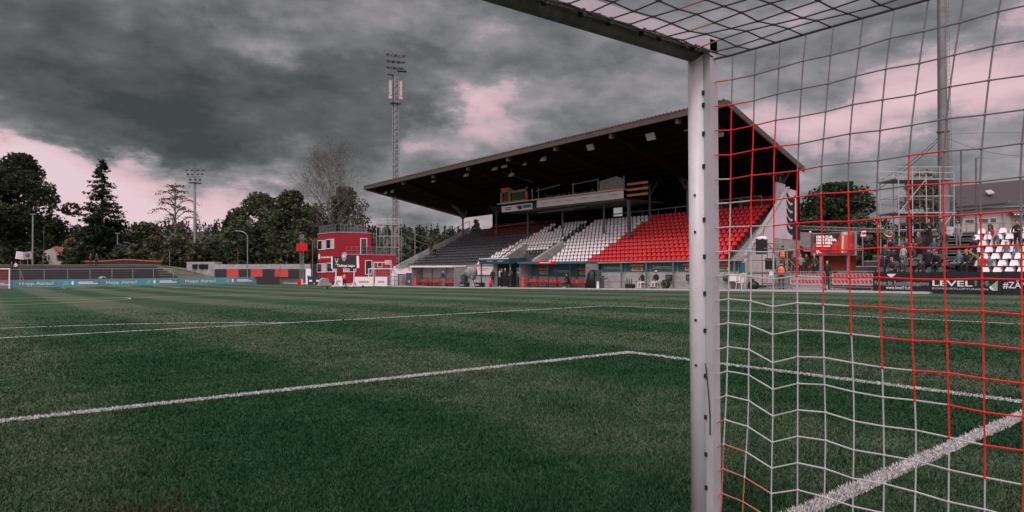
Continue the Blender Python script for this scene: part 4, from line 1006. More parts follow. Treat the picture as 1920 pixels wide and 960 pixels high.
for (q, dd) in ((-.95, -.2), (.85, -.3), (.15, .9)):
    h = MB(); p = RX @ Vector((q, dd, 0)); h.box((p.x, p.y, (z0+z1)/2), (.36, .30, (z1-z0))); h.box((p.x, p.y, z0-.35), (.5, .4, .5)); h.build('antenna', mat('antenna_white', (.48, .42, .43), .5), tm)
h = MB(); h.box((B.x, B.y, at(740, 193, d=D).z), (1.7, 1.5, .16)); h.build('ring_platform', METALD, tm)
SCM = mat('scaffold_tube', (.36, .37, .37), .5, .3, var=.2)
# scaffold tower at its foot
def scaffold(name, label, px0, px1, top, bot, d, nb, nl, deck=True, w=2.2, plat=None, bz=None):
    A, Bp = at(px0, bot, d=d), at(px1, bot, d=d); zt = at(px0, top, d=d).z; zb = A.z if bz is None else bz; t = thing(name, label, 'scaffold', (A.x, A.y, zb), group='scaffold towers')
    dx = Vector((Bp.x-A.x, Bp.y-A.y, 0)); nrm = Vector((-dx.y, dx.x, 0)).normalized()*w
    if nrm.dot(Vector((A.x-CAM.x, A.y-CAM.y, 0))) < 0: nrm = -nrm
    P0 = Vector((A.x, A.y, 0)); m_ = MB(); g = MB(); br = MB()
    for r_ in range(2):
        for k in range(nb+1):
            p = P0+dx*k/nb+nrm*r_; m_.tube((p.x, p.y, zb), (p.x, p.y, zt+(1.0 if k % 2 else .4)), .045, n=5, cap=False)
    m_.build('upright', SCM, t)
    for l in range(1, nl+1):
        z = zb+(zt-zb)*l/nl
        for r_ in range(2):
            p, q = P0+nrm*r_, P0+dx+nrm*r_; g.tube((p.x, p.y, z), (q.x, q.y, z), .035, n=4, cap=False); 
            if l == nl: g.tube((p.x, p.y, z+.5), (q.x, q.y, z+.5), .03, n=4, cap=False); g.tube((p.x, p.y, z+.95), (q.x, q.y, z+.95), .03, n=4, cap=False)
            k = (l+r_) % nb; a = P0+dx*k/nb+nrm*r_; b = P0+dx*(k+1)/nb+nrm*r_; br.tube((a.x, a.y, z-(zt-zb)/nl), (b.x, b.y, z), .032, n=4, cap=False)
        for k in range(nb+1): p = P0+dx*k/nb; g.tube((p.x, p.y, z), tuple(p+nrm+Vector((0, 0, z))), .03, n=4, cap=False)
    g.build('ledger', SCM, t); br.build('brace', SCM, t)
    if deck:
        m_ = MB()
        for l in (nl,)+((max(1, nl-2),) if nl > 3 else ()):
            z = zb+(zt-zb)*l/nl; a = P0-dx*.05; b = P0+dx*1.05; m_.hexa([(a.x, a.y, z), (b.x, b.y, z), tuple(b+nrm+Vector((0, 0, z))), tuple(a+nrm+Vector((0, 0, z)))], [(a.x, a.y, z+.09), (b.x, b.y, z+.09), tuple(b+nrm+Vector((0, 0, z+.09))), tuple(a+nrm+Vector((0, 0, z+.09)))])
            if l != nl: break
        m_.build('deck', METAL, t)
    return t
scaffold('scaffold_tower', 'scaffold tower at the foot of the tall lattice mast, beside the red building', 706, 748, 421, 495, 108, 3, 5, bz=-1, w=2.5)
sp = MB(); q = at(703, 420, d=110); lp = thing('pole_lamp', 'small twin lamp on a short pole above the scaffold by the red building', 'lamp', (q.x, q.y, 3.0)); p2 = at(727, 403, d=110)
sp.tube((p2.x, p2.y, 3.0), (p2.x, p2.y, p2.z), .06); sp.tube((p2.x, p2.y, p2.z-.3), (p2.x-.6, p2.y+.3, p2.z+.1), .05); sp.build('pole', METAL, lp)
sp = MB(); sp.box((p2.x-.6, p2.y+.3, p2.z+.15), (.4, .3, .2)); sp.box((p2.x, p2.y, p2.z+.08), (.4, .3, .16)); sp.build('lamp_head', METAL, lp)
# left floodlight mast
D = 124; B = at(365, 492, d=D); zt = at(365, 343, d=D).z; lm = thing('floodlight_mast', 'slim grey floodlight mast standing against the trees on the left', 'floodlight mast', (B.x, B.y, -1.2))
m_ = MB(); m_.tube((B.x, B.y, -1.2), (B.x, B.y, zt), .30, .20, 10); m_.build('mast', METAL, lm)
m_ = MB(); ax = Vector((rt.x, rt.y, 0)).normalized()
for (py, hw) in ((341, 1.0), (331, 1.4), (318, 1.6)): z = at(365, py, d=D).z; m_.tube(Vector((B.x, B.y, z))-ax*hw, Vector((B.x, B.y, z))+ax*hw, .07, n=5)
m_.tube((B.x, B.y, zt), (B.x, B.y, at(365, 315, d=D).z), .07); z = at(365, 343, d=D).z; m_.box((B.x, B.y, z), (2.2, 1.0, .12)); m_.build('head_frame', METALD, lm)
for (py, offs) in ((336, (-.9, .1, .9)), (326, (-1.3, -.5, .5, 1.3)), (318, (-1.55, -.55, .55, 1.55))):
    for q in offs: p = Vector((B.x, B.y, at(365, py, d=D).z))+ax*q; h = MB(); h.ball((0, 0, 0), (.24, .2, .26), 8, 5); h.box((0, .1, .05), (.34, .2, .3)); o = h.build('floodlight', METALD, lm, local=True); o.location = p-lm.location
# street lamps and poles
def street_lamp(px, top, d, arm_px, label, bz=-1.2, r_=.07):
    B = at(px, 490, d=d); zt = at(px, top, d=d).z; t = thing('street_lamp', label, 'street lamp', (B.x, B.y, bz), group='street lamps round the ground'); s_ = 1 if arm_px > 0 else -1; L_ = abs(arm_px)*d/F*s_
    m_ = MB(); pts = [(B.x, B.y, bz), (B.x, B.y, zt-1.0)]
    for k in range(1, 6): a = k/5*math.pi/2; pts.append(tuple(Vector((B.x, B.y, zt-1.0+1.0*math.sin(a)))+ax*L_*(1-math.cos(a))*.8))
    m_.path(pts, [r_*1.3, r_]+[r_*.8]*5, 6); m_.build('pole', METAL, t); e = Vector(pts[-1])+ax*L_*.12; m_ = MB(); m_.ball((0, 0, 0), (.42, .18, .09), 8, 5); o = m_.build('lamp_head', METAL, t, local=True); o.location = e-t.location; o.rotation_euler.z = math.atan2(ax.y, ax.x)
street_lamp(464, 433, 108, -22, 'curved street lamp in front of the dark bushes, right of the light teal boards')
street_lamp(778, 425, 118, -12, 'curved street lamp between the lattice mast and the stand')
def pole(px, top, bot, d, label, r_=.09, cap=True, bz=-1.2, m__=METAL, name='lamp_post'):
    B = at(px, bot, d=d); T_ = at(px, top, d=d); t = thing(name, label, 'pole', (B.x, B.y, bz)); m_ = MB(); m_.tube((B.x, B.y, bz), (B.x, B.y, T_.z), r_, r_*.8, 8); m_.build('pole', m__, t)
    if cap: m_ = MB(); m_.box((B.x, B.y, T_.z+.05), (.7, .4, .14)); m_.build('lamp_head', m__, t)
pole(61, 402, 492, 112, 'straight lamp post beside the two small signs at the far left', .13)
pole(220, 438, 490, 116, 'short lamp post rising out of the green bush right of the spruce', .10)
pole(82, 425, 492, 108, 'thin dark pole left of the gabled house', .04, False, m__=METALD)
pole(446, 468, 498, 112, 'thin brown pole over the dark red and black fence', .05, False, m__=WOOD)
pole(525, 500, 530, 100, 'short dark post in front of the red and black fence', .06, False, m__=METALD, name='fence_post')
pole(318, 470, 497, 112, 'thin grey post right of the orange topped wall', .05, False)
# floodlight mast on the right and its scaffold
D = 56; B = at(1769, 330, d=D); T_ = at(1760, -260, d=D)
rm = thing('floodlight_mast', 'thick round floodlight mast rising out of the picture on the right', 'floodlight mast', (B.x, B.y, 2.0))
m_ = MB(); m_.tube((B.x, B.y, 2.0), (B.x, B.y, T_.z), .46, .22, 20); m_.build('mast', mat('mast_galvanised', (.15, .155, .155), .55, .35, var=.25, scale=1.5), rm)
m_ = MB(); z = 4.
side = ax*.62
m_.tube(Vector((B.x, B.y, 3))+side, Vector((B.x, B.y, T_.z))+side*.55, .022, n=4); m_.tube(Vector((B.x, B.y, 3))+side*1.25, Vector((B.x, B.y, T_.z))+side*.8, .022, n=4)
for k in range(90): t = k/90; z = 3+(T_.z-3)*t; f = 1-.45*t; f2 = 1.25-.45*t; m_.tube(Vector((B.x, B.y, z))+side*f, Vector((B.x, B.y, z))+side*f2, .012, n=3, cap=False)
m_.build('ladder', METAL, rm)
m_ = MB(); z = at(1769, 247, d=D).z; m_.tube((B.x, B.y, z-.05), (B.x, B.y, z+.05), .47, .46, 16); m_.build('cable_collar', METALD, rm)
m_ = MB(); z = T_.z
for k in range(3): m_.tube(Vector((B.x, B.y, z-k*.8))-ax*2, Vector((B.x, B.y, z-k*.8))+ax*2, .08); 
for k in range(9): p = Vector((B.x, B.y, z-(k//3)*.8+.3))+ax*(-1.6+1.6*(k % 3)); m_.box(tuple(p), (.5, .4, .5))
m_.build('head_frame', METALD, rm)
sc2 = scaffold('scaffold_tower', 'large scaffold tower around the foot of the round mast on the right', 1686, 1790, 336, 470, 52, 4, 5, bz=1.5, w=2.6)
wire = []
def cable(p, q, sag, label, r_=.025):
    t = MB(); p, q = Vector(p), Vector(q); t.path([p.lerp(q, k/10)-Vector((0, 0, sag*4*(k/10)*(1-k/10))) for k in range(11)], r_, 4); tagit(t.build('guy_cable', METALD), label, 'cable', 'cables strung from the masts')
q = at(1762, 256, d=D); cable(at(1640, 342, d=60), q, .4, 'upper dark cable running down left from the round mast'); cable(at(1600, 380, d=66), at(1762, 262, d=D), .5, 'lower dark cable running down left from the round mast')
cable(at(1778, 260, d=D), at(1960, 292, d=50), .5, 'sagging cable running right from the round mast', .02); cable(at(1778, 252, d=D), at(1960, 250, d=56), -.1, 'upper thin cable running right from the round mast', .015)
cable(at(1503, 362, d=66), at(1790, 396, d=58), .2, 'thin cable between the end wall of the stand and the scaffold', .02)
for dx_, nm in ((0, 'upper'), (6, 'lower')): cable(at(752, 424+dx_*2, d=108), at(806, 448+dx_*2, d=100), .2, nm+' cable between the left scaffold tower and the far end of the stand', .05)
for px, top, nm in ((1802, 282, 'thin pole with a short arm right of the round mast'), (1830, 296, 'thin pole with a short arm in front of the grey tiled house')):
    B = at(px, 470, d=46); T_ = at(px, top, d=46); t = thing('aerial_pole', nm, 'pole', (B.x, B.y, 2.2)); m_ = MB(); m_.tube((B.x, B.y, 2.2), (T_.x, T_.y, T_.z), .05); m_.build('pole', METALD, t); m_ = MB(); m_.tube(T_, T_+ax*.5, .02); m_.tube(T_+Vector((0, 0, -3.2)), T_+ax*.5+Vector((0, 0, -3.2)), .02); m_.build('arm', METALD, t)

# ------------------------------------------------------------------ far end: goal, boards, terrace
fg = thing('football_goal', 'distant white goal with a red net at the far left edge of the pitch', 'goal', (-3.66, 105.06, gz(105)))
zb = gz(105)
for x in (.06, -7.38): m_ = MB(); m_.tube((x, 105.06, zb), (x, 105.06, zb+2.5), .07, n=10); m_.build('post', WHITE, fg)
m_ = MB(); m_.tube((-7.45, 105.06, zb+2.5), (.13, 105.06, zb+2.5), .07, n=10); m_.build('crossbar', WHITE, fg)
m_ = MB()
for i in range(0, 22): y = 105.1+.11*i; m_.tube((.05, y, zb), (.05, y, zb+2.45-.01*i), .006, n=3, cap=False)
for j in range(21): m_.tube((.05, 105.1, zb+.12*j), (.05, 107.3, zb+.12*j), .006, n=3, cap=False); m_.tube((.05, 107.3, zb+.12*j), (-7.38, 107.3, zb+.12*j), .006, n=3, cap=False)
for i in range(62): x = .05-.12*i; m_.tube((x, 107.3, zb), (x, 107.3, zb+2.3), .006, n=3, cap=False); m_.tube((x, 105.06, zb+2.48), (x, 107.3, zb+2.3), .006, n=3, cap=False)
m_.build('net', NETR, fg)
m_ = MB(); m_.tube((1.9, 107.9, zb), (1.2, 107.9, zb+2.6), .05); m_.tube((-9.2, 107.9, zb), (-8.5, 107.9, zb+2.6), .05); m_.build('net_pole', METAL, fg)
YB = 108.6
bx0, bx1 = at(-40, 530, y=YB).x, at(481, 530, y=YB).x
n_ = 7; ln = (bx1-bx0)/n_; zt = zb+1.02
def moon(m_, x, y, z, r_, s_=-1):
    P = [(x+r_*math.cos(a), y, z+r_*math.sin(a)) for a in np.linspace(R(100), R(260), 9)]; Q = [(x+r_*.55*math.cos(a)+r_*.1, y, z+r_*.72*math.sin(a)) for a in np.linspace(R(250), R(110), 7)]
    P += [(x+r_*.1, y, z-r_*.2), (x-.25*r_, y, z), (x+r_*.1, y, z+r_*.25)]; m_.prism(P, (0, s_*.01, 0)); return m_
lefts = [at(p_, 530, y=YB).x for p_ in (-165, 22, 186, 335, 481)]
for k in range(len(lefts)-1):
    a, b = lefts[k], lefts[k+1]; t = thing('advertising_board', ['light teal board behind the far goal, cut by the left edge of the photo', 'light teal Hopp Aarau board just right of the far goal', 'light teal Hopp Aarau board in the middle of the far row', 'light teal Hopp Aarau board at the right end of the far row'][k], 'advertising board', (a, YB, zb), group='light teal boards behind the far goal')
    m_ = MB(); m_.lo_hi((a+.02, YB, zb), (b-.02, YB+.08, zt)); m_.build('panel', TEALB, t); cx = a+(b-a)*.27; L_ = b-a
    text('Hopp Aarau!', (cx, YB-.012, zb+.52), (1, 0, 0), .62, mat('soft_white_lettering', (.46, .55, .55)), t, min(5.2, L_*.38), bold=.012)
    m_ = MB(); x = a+L_*.66
    for q in range(3): m_.lo_hi((x-.95+.12*q, YB-.012, zb+.30+.18*q), (x-.25, YB-.002, zb+.36+.18*q))
    m_.build('small_print', mat('pale_teal_lettering', (.35, .5, .52)), t)
    m_ = MB(); moon(m_, x+.35, YB-.003, zb+.52, .30); m_.build('moon_logo', TXW, t)
    m_ = MB(); m_.lo_hi((x+.9, YB-.012, zb+.55), (x+2.6, YB-.002, zb+.67)); m_.lo_hi((x+.9, YB-.012, zb+.36), (x+3.2, YB-.002, zb+.48)); m_.build('small_print', TXW, t)
# terrace steps and crush barrier
tx0, tx1 = at(-60, 500, y=112).x, at(352, 500, y=112).x
te = thing('standing_terrace', 'long low black standing terrace with a pale railing behind the far boards', 'terrace', (0, 112, zb)); m_ = MB()
for i in range(8): m_.lo_hi((tx0, 110.6+.62*i, zb), (tx1-.5*i, 110.6+.62*(i+1)+.002, zb+.35+.34*i))
m_.build('steps', BLACK, te); m_ = MB()
for i in range(8): m_.lo_hi((tx0, 110.58+.62*i, zb+.29+.34*i), (tx1-.5*i, 110.60+.62*i, zb+.355+.34*i))
tagit(m_.build('step_edges', mat('step_edge', (.10, .10, .10), .9), te), 'pale worn step edges')
tm_ = MB(); tm_.hexa([(tx0, 115.6, zb), (tx1+9, 115.6, zb), (tx1+22, 140, zb), (tx0-20, 140, zb)], [(tx0, 115.6, zb+3.0), (tx1-3, 115.6, zb+3.0), (tx1-3, 118.5, zb+3.1), (tx0, 118.5, zb+3.1)])
struct(tm_.build('grass_bank', mat('bank_grass', (.065, .075, .045), .95, var=.4, scale=.8, bump=.6, bscale=10)))
tm_ = MB(); tm_.prism([(tx1-3.8, 110.7, zb), (tx1+9, 110.9, zb), (tx1-3.8, 115.5, zb+2.9)], (0, .5, 0)); struct(tm_.build('grass_slope', MATS['bank_grass']))
rl = thing('terrace_railing', 'pale metal railing with five bars along the front of the far terrace', 'railing', (tx0, 110.2, zb))
zr = at(200, 504, y=110.2).z
for px in (38, 83, 127, 169, 210, 249, 288, 325, 361): x = at(px, 500, y=110.2).x; m_ = MB(); m_.tube((x, 110.2, zb), (x, 110.2, zr+.03), .055, n=6); m_.build('post', METAL, rl)
m_ = MB(); m_.tube((tx0, 110.2, zr), (tx1, 110.2, zr), .035, n=5); m_.build('top_rail', METAL, rl)
for k in range(1, 5): m_ = MB(); m_.tube((tx0, 110.2, zr-.31*k), (tx1, 110.2, zr-.31*k), .02, n=4, cap=False); m_.build('bar', METALD, rl)
bg = thing('kit_bag', 'small white and dark bag lying on top of the light teal boards', 'bag', (at(192, 522, y=109.6).x, 109.6, zb+1.0)); m_ = MB(); p = bg.location; m_.ball((p.x, p.y, p.z+.12), (.5, .3, .26), 10, 6); m_.build('bag_body', GREYC, bg); m_ = MB(); m_.ball((p.x+.1, p.y-.12, p.z+.1), (.25, .25, .22), 8, 5); m_.build('side_pocket', BLACK, bg); m_ = MB(); m_.lo_hi((p.x-.3, p.y-.1, zb), (p.x+.3, p.y+.2, p.z+.1)); m_.build('stand', METALD, bg)
# little signs and the timber wall with orange coping
for px, w, mm__, lb in ((38, 14, WHITE, 'tilted white sign on a stick at the far left of the terrace'), (52, 14, GREYC, 'tilted grey sign with a dark emblem beside the white one')):
    d = 108; B = at(px, 495, d=d); t = thing('small_sign', lb, 'sign', (B.x, B.y, zb+3), group='signs at the far left'); zc = at(px, 479, d=d).z; hw = w/2*d/F
    m_ = MB(); m_.tube((B.x, B.y, zb+2.6), (B.x, B.y, zc), .05); m_.build('stick', METAL, t); m_ = MB(); m_.box((0, 0, 0), (hw*2, .05, hw*2)); o = m_.build('panel', mm__, t, local=True); o.location = (0, -.06, zc-zb-3); o.rotation_euler = (0, R(8 if px < 45 else -6), 0)
    m_ = MB()
    if px > 45: m_.ball((0, -.04, 0), (hw*.5, .02, hw*.55), 10, 6)
    else:
        for k in range(4): m_.box((0, -.035, hw*.6-k*hw*.36), (hw*1.4, .01, .05))
    m_.build('print', METALD if px > 45 else TXG, o, local=True)
A, B = at(158, 493, d=112), at(303, 493, d=108); m_ = MB(); lwz = thing('low_wall', 'low dark wall with an orange brown sagging coping left of the left mast', 'wall', (A.x, A.y, zb+2.5))
pts_ = [at(158, 491, d=112), at(195, 490, d=111), at(235, 487, d=110.5), at(262, 488.5, d=110), at(303, 491, d=108)]
m_.path([(p.x, p.y, p.z) for p in pts_], .13, 6); m_.build('coping', ORANGE, lwz); m_ = MB()
for p, q in zip(pts_[:-1], pts_[1:]): m_.hexa([(p.x, p.y, zb+2), (q.x, q.y, zb+2), (q.x, q.y+.2, zb+2), (p.x, p.y+.2, zb+2)], [(p.x, p.y, p.z-.1), (q.x, q.y, q.z-.1), (q.x, q.y+.2, q.z-.1), (p.x, p.y+.2, p.z-.1)])
m_.build('wall_face', BLACK, lwz)
# gabled house on the left
hs = thing('house', 'pale gabled house with shuttered windows and a red roof behind the far terrace', 'house', tuple(at(110, 497, d=120)[:2])+(zb,)); d = 120
def hp_(px, py, dd=0): p = at(px, py, d=d); f_ = Vector((fw.x, fw.y, 0)).normalized(); return p+f_*dd
g_ = [hp_(79, 499), hp_(79, 476), hp_(84, 470), hp_(101, 464.5), (hp_(137, 494)), hp_(137, 499)]
m_ = MB(); m_.prism(g_, Vector((fw.x, fw.y, 0))*9); m_.build('wall', mat('house_render', (.32, .30, .28), .9, var=.15), hs)
m_ = MB(); m_.prism([hp_(100, 463.2, -.5), hp_(103, 463.2, -.5), hp_(143, 497, -.5), hp_(139, 497, -.5)], Vector((fw.x, fw.y, 0))*.6); m_.build('verge', WOOD, hs)
m_ = MB(); m_.prism([hp_(101, 463.5, .2), hp_(141, 497, .2), hp_(149, 490, 8), hp_(145, 467, 9), hp_(108, 467, 9)], (0, .3, .2)); roof_l = m_.build('roof', TILER, hs)
m_ = MB(); p = hp_(132, 470, 4); m_.lo_hi((p.x-.38, p.y-.3, p.z-1), (p.x+.38, p.y+.3, hp_(132, 457, 4).z)); m_.build('chimney', PAINTW, roof_l)
for px in (87, 112): a, b = hp_(px-3.2, 487, -.05), hp_(px+3.2, 479, -.05); m_ = MB(); m_.prism([hp_(px-2.6, 487, -.06), hp_(px+2.6, 487, -.06), hp_(px+2.6, 478.5, -.06), hp_(px-2.6, 478.5, -.06)], (0, .05, 0)); w_ = m_.build('window', WHITE, hs); m_ = MB(); m_.prism([hp_(px-1.8, 486.4, -.12), hp_(px+1.8, 486.4, -.12), hp_(px+1.8, 479.2, -.12), hp_(px-1.8, 479.2, -.12)], (0, .05, 0)); m_.build('pane', GLASS, w_)
for px in (83, 92, 108, 117): m_ = MB(); m_.prism([hp_(px-1.5, 487.5, -.1), hp_(px+1.5, 487.5, -.1), hp_(px+1.5, 478.5, -.1), hp_(px-1.5, 478.5, -.1)], (0, .04, 0)); m_.build('shutter', METALD, hs)
# hedge row closing the view under the far trees
def hedge(px0, px1, top, d, m_, label, bz, size=.3, dens=14):
    A, B = at(px0, top, d=d), at(px1, top, d=d); t = thing('hedge', label, 'hedge', (A.x, A.y, bz), group='hedges round the ground'); n = int((B-A).length*dens*max(1, A.z-bz)); u = RNG.random(n); z = bz+(A.z-bz)*RNG.random(n)*(1+.2*np.sin(u*40)); P = np.stack([A.x+(B.x-A.x)*u+RNG.normal(0, .5, n), A.y+(B.y-A.y)*u+RNG.normal(0, .6, n), z], 1)
    v, f = leaves(P, size); npmesh('foliage', v, f, m_, t)
hedge(-60, 82, 470, 119, LEAF, 'black green hedge at the foot of the huge broadleaf tree', 0, .4); hedge(150, 350, 468, 117, LEAF, 'dark hedge running behind the far terrace and spruce', 0, .4); hedge(350, 700, 462, 121, LEAF, 'tall dark hedge behind the red and black fence', -1, .4)
hedge(748, 860, 470, 112, LEAFM, 'hedge behind the far stairs of the stand', -1, .35, 10)
A = at(755, 474, d=104); 
# container wall and red/black fence, left of the red building
D = 112
def wallpx(name, label, cat, px0, px1, top, d, bz, m__, th=.25, group=None, part='wall_face'):
    A, B = at(px0, top, d=d), at(px1, top, d=d); t = thing(name, label, cat, (A.x, A.y, bz), group=group); m_ = MB(); dn = Vector((fw.x, fw.y, 0)).normalized()*th
    m_.hexa([(A.x, A.y, bz), (B.x, B.y, bz), (B.x+dn.x, B.y+dn.y, bz), (A.x+dn.x, A.y+dn.y, bz)], [tuple(A), (B.x, B.y, A.z), (B.x+dn.x, B.y+dn.y, A.z), (A.x+dn.x, A.y+dn.y, A.z)]); m_.build(part, m__, t); return t, A, B
t, A, B = wallpx('low_building', 'long flat roofed low building behind the red and black fence', 'building', 402, 583, 496, 111, -1.3, CONCD, 4.); m_ = MB(); dn = Vector((fw.x, fw.y, 0)).normalized()*-.3; m_.hexa(*[[tuple(A+dn+Vector((0, 0, z))), (B.x+dn.x, B.y+dn.y, A.z+z), (B.x-dn.x*10, B.y-dn.y*10, A.z+z), tuple(A-dn*10+Vector((0, 0, z)))] for z in (-.85, .03)]); m_.build('roof_fascia', GREYC, t)
t, A, B = wallpx('container_hut', 'small pale hut between the left mast and the red and black fence', 'hut', 350, 402, 491, 112, -1.3, CONC, 3.); m_ = MB()
for px in (366, 378, 386): p = at(px, 500, d=111.8); m_.box((p.x, p.y, p.z), (.9, .1, .8))
m_.build('window', GLASS, t)
for k, (a, b, c) in enumerate(((404, 424, 0), (425, 447, 1), (448, 469, 0), (470, 492, 1), (493, 514, 0), (515, 540, 1), (541, 566, 0))):
    wallpx('cloth_fence', ['black', 'red'][c]+' cloth fence section, the %s one counting from the pale hut' % ['first', 'second', 'third', 'fourth', 'fifth', 'sixth', 'seventh'][k], 'fence', a, b, 504.5, 108, at(500, 519.5, d=108).z, [BLACK, mat('faded_red_cloth', (.42, .045, .04), .8, var=.3, scale=.8)][c], .08, 'red and black cloth fence', 'cloth')
wallpx('advertising_board', 'plain black board joining the right end of the light teal boards', 'advertising board', 482, 524, 518.5, 100, -1.25, BLACK, .08, None, 'panel')
wallpx('low_wall', 'low dark wall under the red and black cloth fence', 'wall', 404, 566, 519.5, 108.3, -1.3, METALD, .1)
A = at(563, 500, d=104)
# tower with red loudspeakers
D = 103; B = at(566, 500, d=D); zt = at(566, 440, d=D).z; tw = thing('speaker_tower', 'small lattice tower with red boxes left of the red building', 'tower', (B.x, B.y, -1.2)); m_ = MB(); lattice(m_, (B.x, B.y, -1.2), (B.x, B.y, zt), .22, .22, 12, .035); m_.box((B.x, B.y, at(566, 448, d=D).z), (1.1, .8, .1)); m_.build('mast', METAL, tw)
for s_ in (-1, 1, 0): p = at(566, 463.5, d=D-.4)+ax*.55*s_; m_ = MB(); m_.box((p.x, p.y, p.z), (.45, .4, 1.1)); m_.build('red_box', mat('bright_red_box', (.6, .012, .015), .5), tw)
pole(586, 455, 500, 105, 'thin grey pole holding a small cage left of the red building', .06, False)
sp = MB(); p = at(586, 457, d=105); cg = thing('lamp_cage', 'small cage on the thin grey pole beside the red building', 'cage', tuple(p)); lattice(sp, (p.x+.6, p.y, p.z-.7), (p.x+.6, p.y, p.z+.6), .45, .45, 1, .03); sp.build('cage', METAL, cg); sp = MB(); sp.box((p.x+.6, p.y, p.z-.8), (1.1, 1, .15)); sp.build('cage_floor', REDD, cg)

# ------------------------------------------------------------------ red building
rbx, rby = 38.5, 92.4; RB = thing('red_building', 'two storey red office building with roof terraces beside the far end of the stand', 'building', (rbx, rby, -1.25))
zT = at(630, 436, y=rby).z; zM = at(640, 478, y=rby).z; xu = at(696, 440, y=rby).x; xl = at(739, 480, y=rby).x; yd = 7.2
m_ = MB(); m_.lo_hi((rbx, rby, -1.25), (xu, rby+yd, zT)); m_.build('upper_block', RED, RB)
m_ = MB(); m_.lo_hi((xu+.002, rby+.002, -1.25), (xl, rby+yd, zM)); m_.build('lower_block', RED, RB)
m_ = MB(); m_.lo_hi((rbx-.06, rby-.06, zT+.002), (xu+.06, rby+yd, zT+.12)); m_.lo_hi((xu+.062, rby-.06, zM+.002), (xl+.06, rby+yd, zM+.12)); m_.lo_hi((rbx+1.2, rby-.7, zM+.002), (xu+.06, rby-.01, zM+.12)); m_.build('parapet', CONC, RB)
m_ = MB(); m_.lo_hi((rbx+1.2, rby-.62, -1.2), (xl, rby-.003, zM)); m_.build('porch', RED, RB)
def railing(P, z, h, n_, name='railing', parent=RB):
    m_ = MB()
    for a, b in zip(P[:-1], P[1:]):
        a, b = Vector((*a, z)), Vector((*b, z)); k_ = max(2, int((b-a).length/n_))
        for q in (1, .5, .1): m_.tube(a+Vector((0, 0, h*q)), b+Vector((0, 0, h*q)), .03, n=4, cap=False)
        for i in range(k_+1): p = a.lerp(b, i/k_); m_.tube(p, p+Vector((0, 0, h)), .035, n=4, cap=False)
    return m_.build(name, METAL, parent)
railing([(rbx+.2, rby+yd-.2), (rbx+.2, rby+.3), (xu-.4, rby+.3), (xu-.4, rby+yd-.2)], zT+.12, 1.15, .55)
railing([(rbx+1.3, rby-.6), (xl, rby-.6), (xl, rby+yd)], zM+.12, 1.1, .8)
def win(x0, x1, z0, z1, y, name='window', curtain=0, face='y'):
    def q(a, b, c, d, e, f): return ((a, c, e), (b, d, f)) if face == 'y' else ((c, a, e), (d, b, f))
    m_ = MB()
    for (a, b, c, d) in ((x0, x1, z0, z0+.09), (x0, x1, z1-.09, z1), (x0, x0+.09, z0+.09, z1-.09), (x1-.09, x1, z0+.09, z1-.09)): m_.lo_hi(*q(a, b, y-.07, y-.003, c, d))
    f = m_.build(name, WHITE, RB); m_ = MB(); m_.lo_hi(*q(x0+.09, x1-.09, y-.03, y-.004, z0+.09, z1-.09)); m_.build('pane', GLASS, f)
    if curtain: m_ = MB(); m_.lo_hi(*q(x0+.1, x0+.1+(x1-x0-.2)*curtain, y-.036, y-.031, z0+.1, z1-.1)); m_.build('curtain', CURT, f)
    return f
# west face (towards the pitch) windows, ground and upper floor
def ybyx(px): return onx(px, rbx)
for (pa, pb_, t0, t1) in ((626.5, 611.5, 449, 467), (610, 595.5, 450, 468), ):
    win(ybyx(pa), ybyx(pb_), at(611, t1, x=rbx).z, at(611, t0, x=rbx).z, rbx, curtain=.45, face='x')
win(ybyx(628), ybyx(613), at(611, 510, x=rbx).z, at(611, 493, x=rbx).z, rbx, curtain=.3, face='x'); win(ybyx(611), ybyx(595), at(611, 511, x=rbx).z, at(611, 494, x=rbx).z, rbx, curtain=.5, face='x')
X = lambda px: at(px, 480, y=rby).x; Zr = lambda py: at(660, py, y=rby).z
win(X(675.5), X(688), Zr(478), Zr(446), rby, 'door'); 
win(X(681), X(694), Zr(515), Zr(488), rby-.62, 'door'); win(X(704), X(713), Zr(501), Zr(492), rby-.62); win(X(718), X(730), Zr(496), Zr(488), rby-.62, curtain=.8); win(X(640), X(664), Zr(510), Zr(496), rby-.62, curtain=.5)
m_ = MB()
lx = rbx-.02; y0_ = ybyx(627); y1_ = ybyx(596)
m_.prism([(lx, y1_-.2, at(600, 486, x=rbx).z), (lx, y1_-.9, at(600, 486, x=rbx).z), (lx, y1_-.9, at(600, 478, x=rbx).z), (lx, y1_-.55, at(600, 475, x=rbx).z), (lx, y1_-.2, at(600, 478, x=rbx).z)], (.015, 0, 0))
[m_.lo_hi((lx, y1_-1.5-.42*q, at(611, 484, x=rbx).z), (lx+.015, y1_-1.25-.42*q, at(611, 481.3-(q % 3 == 0)*.8, x=rbx).z)) for q in range(11)]; m_.build('wall_lettering', TXW, RB)
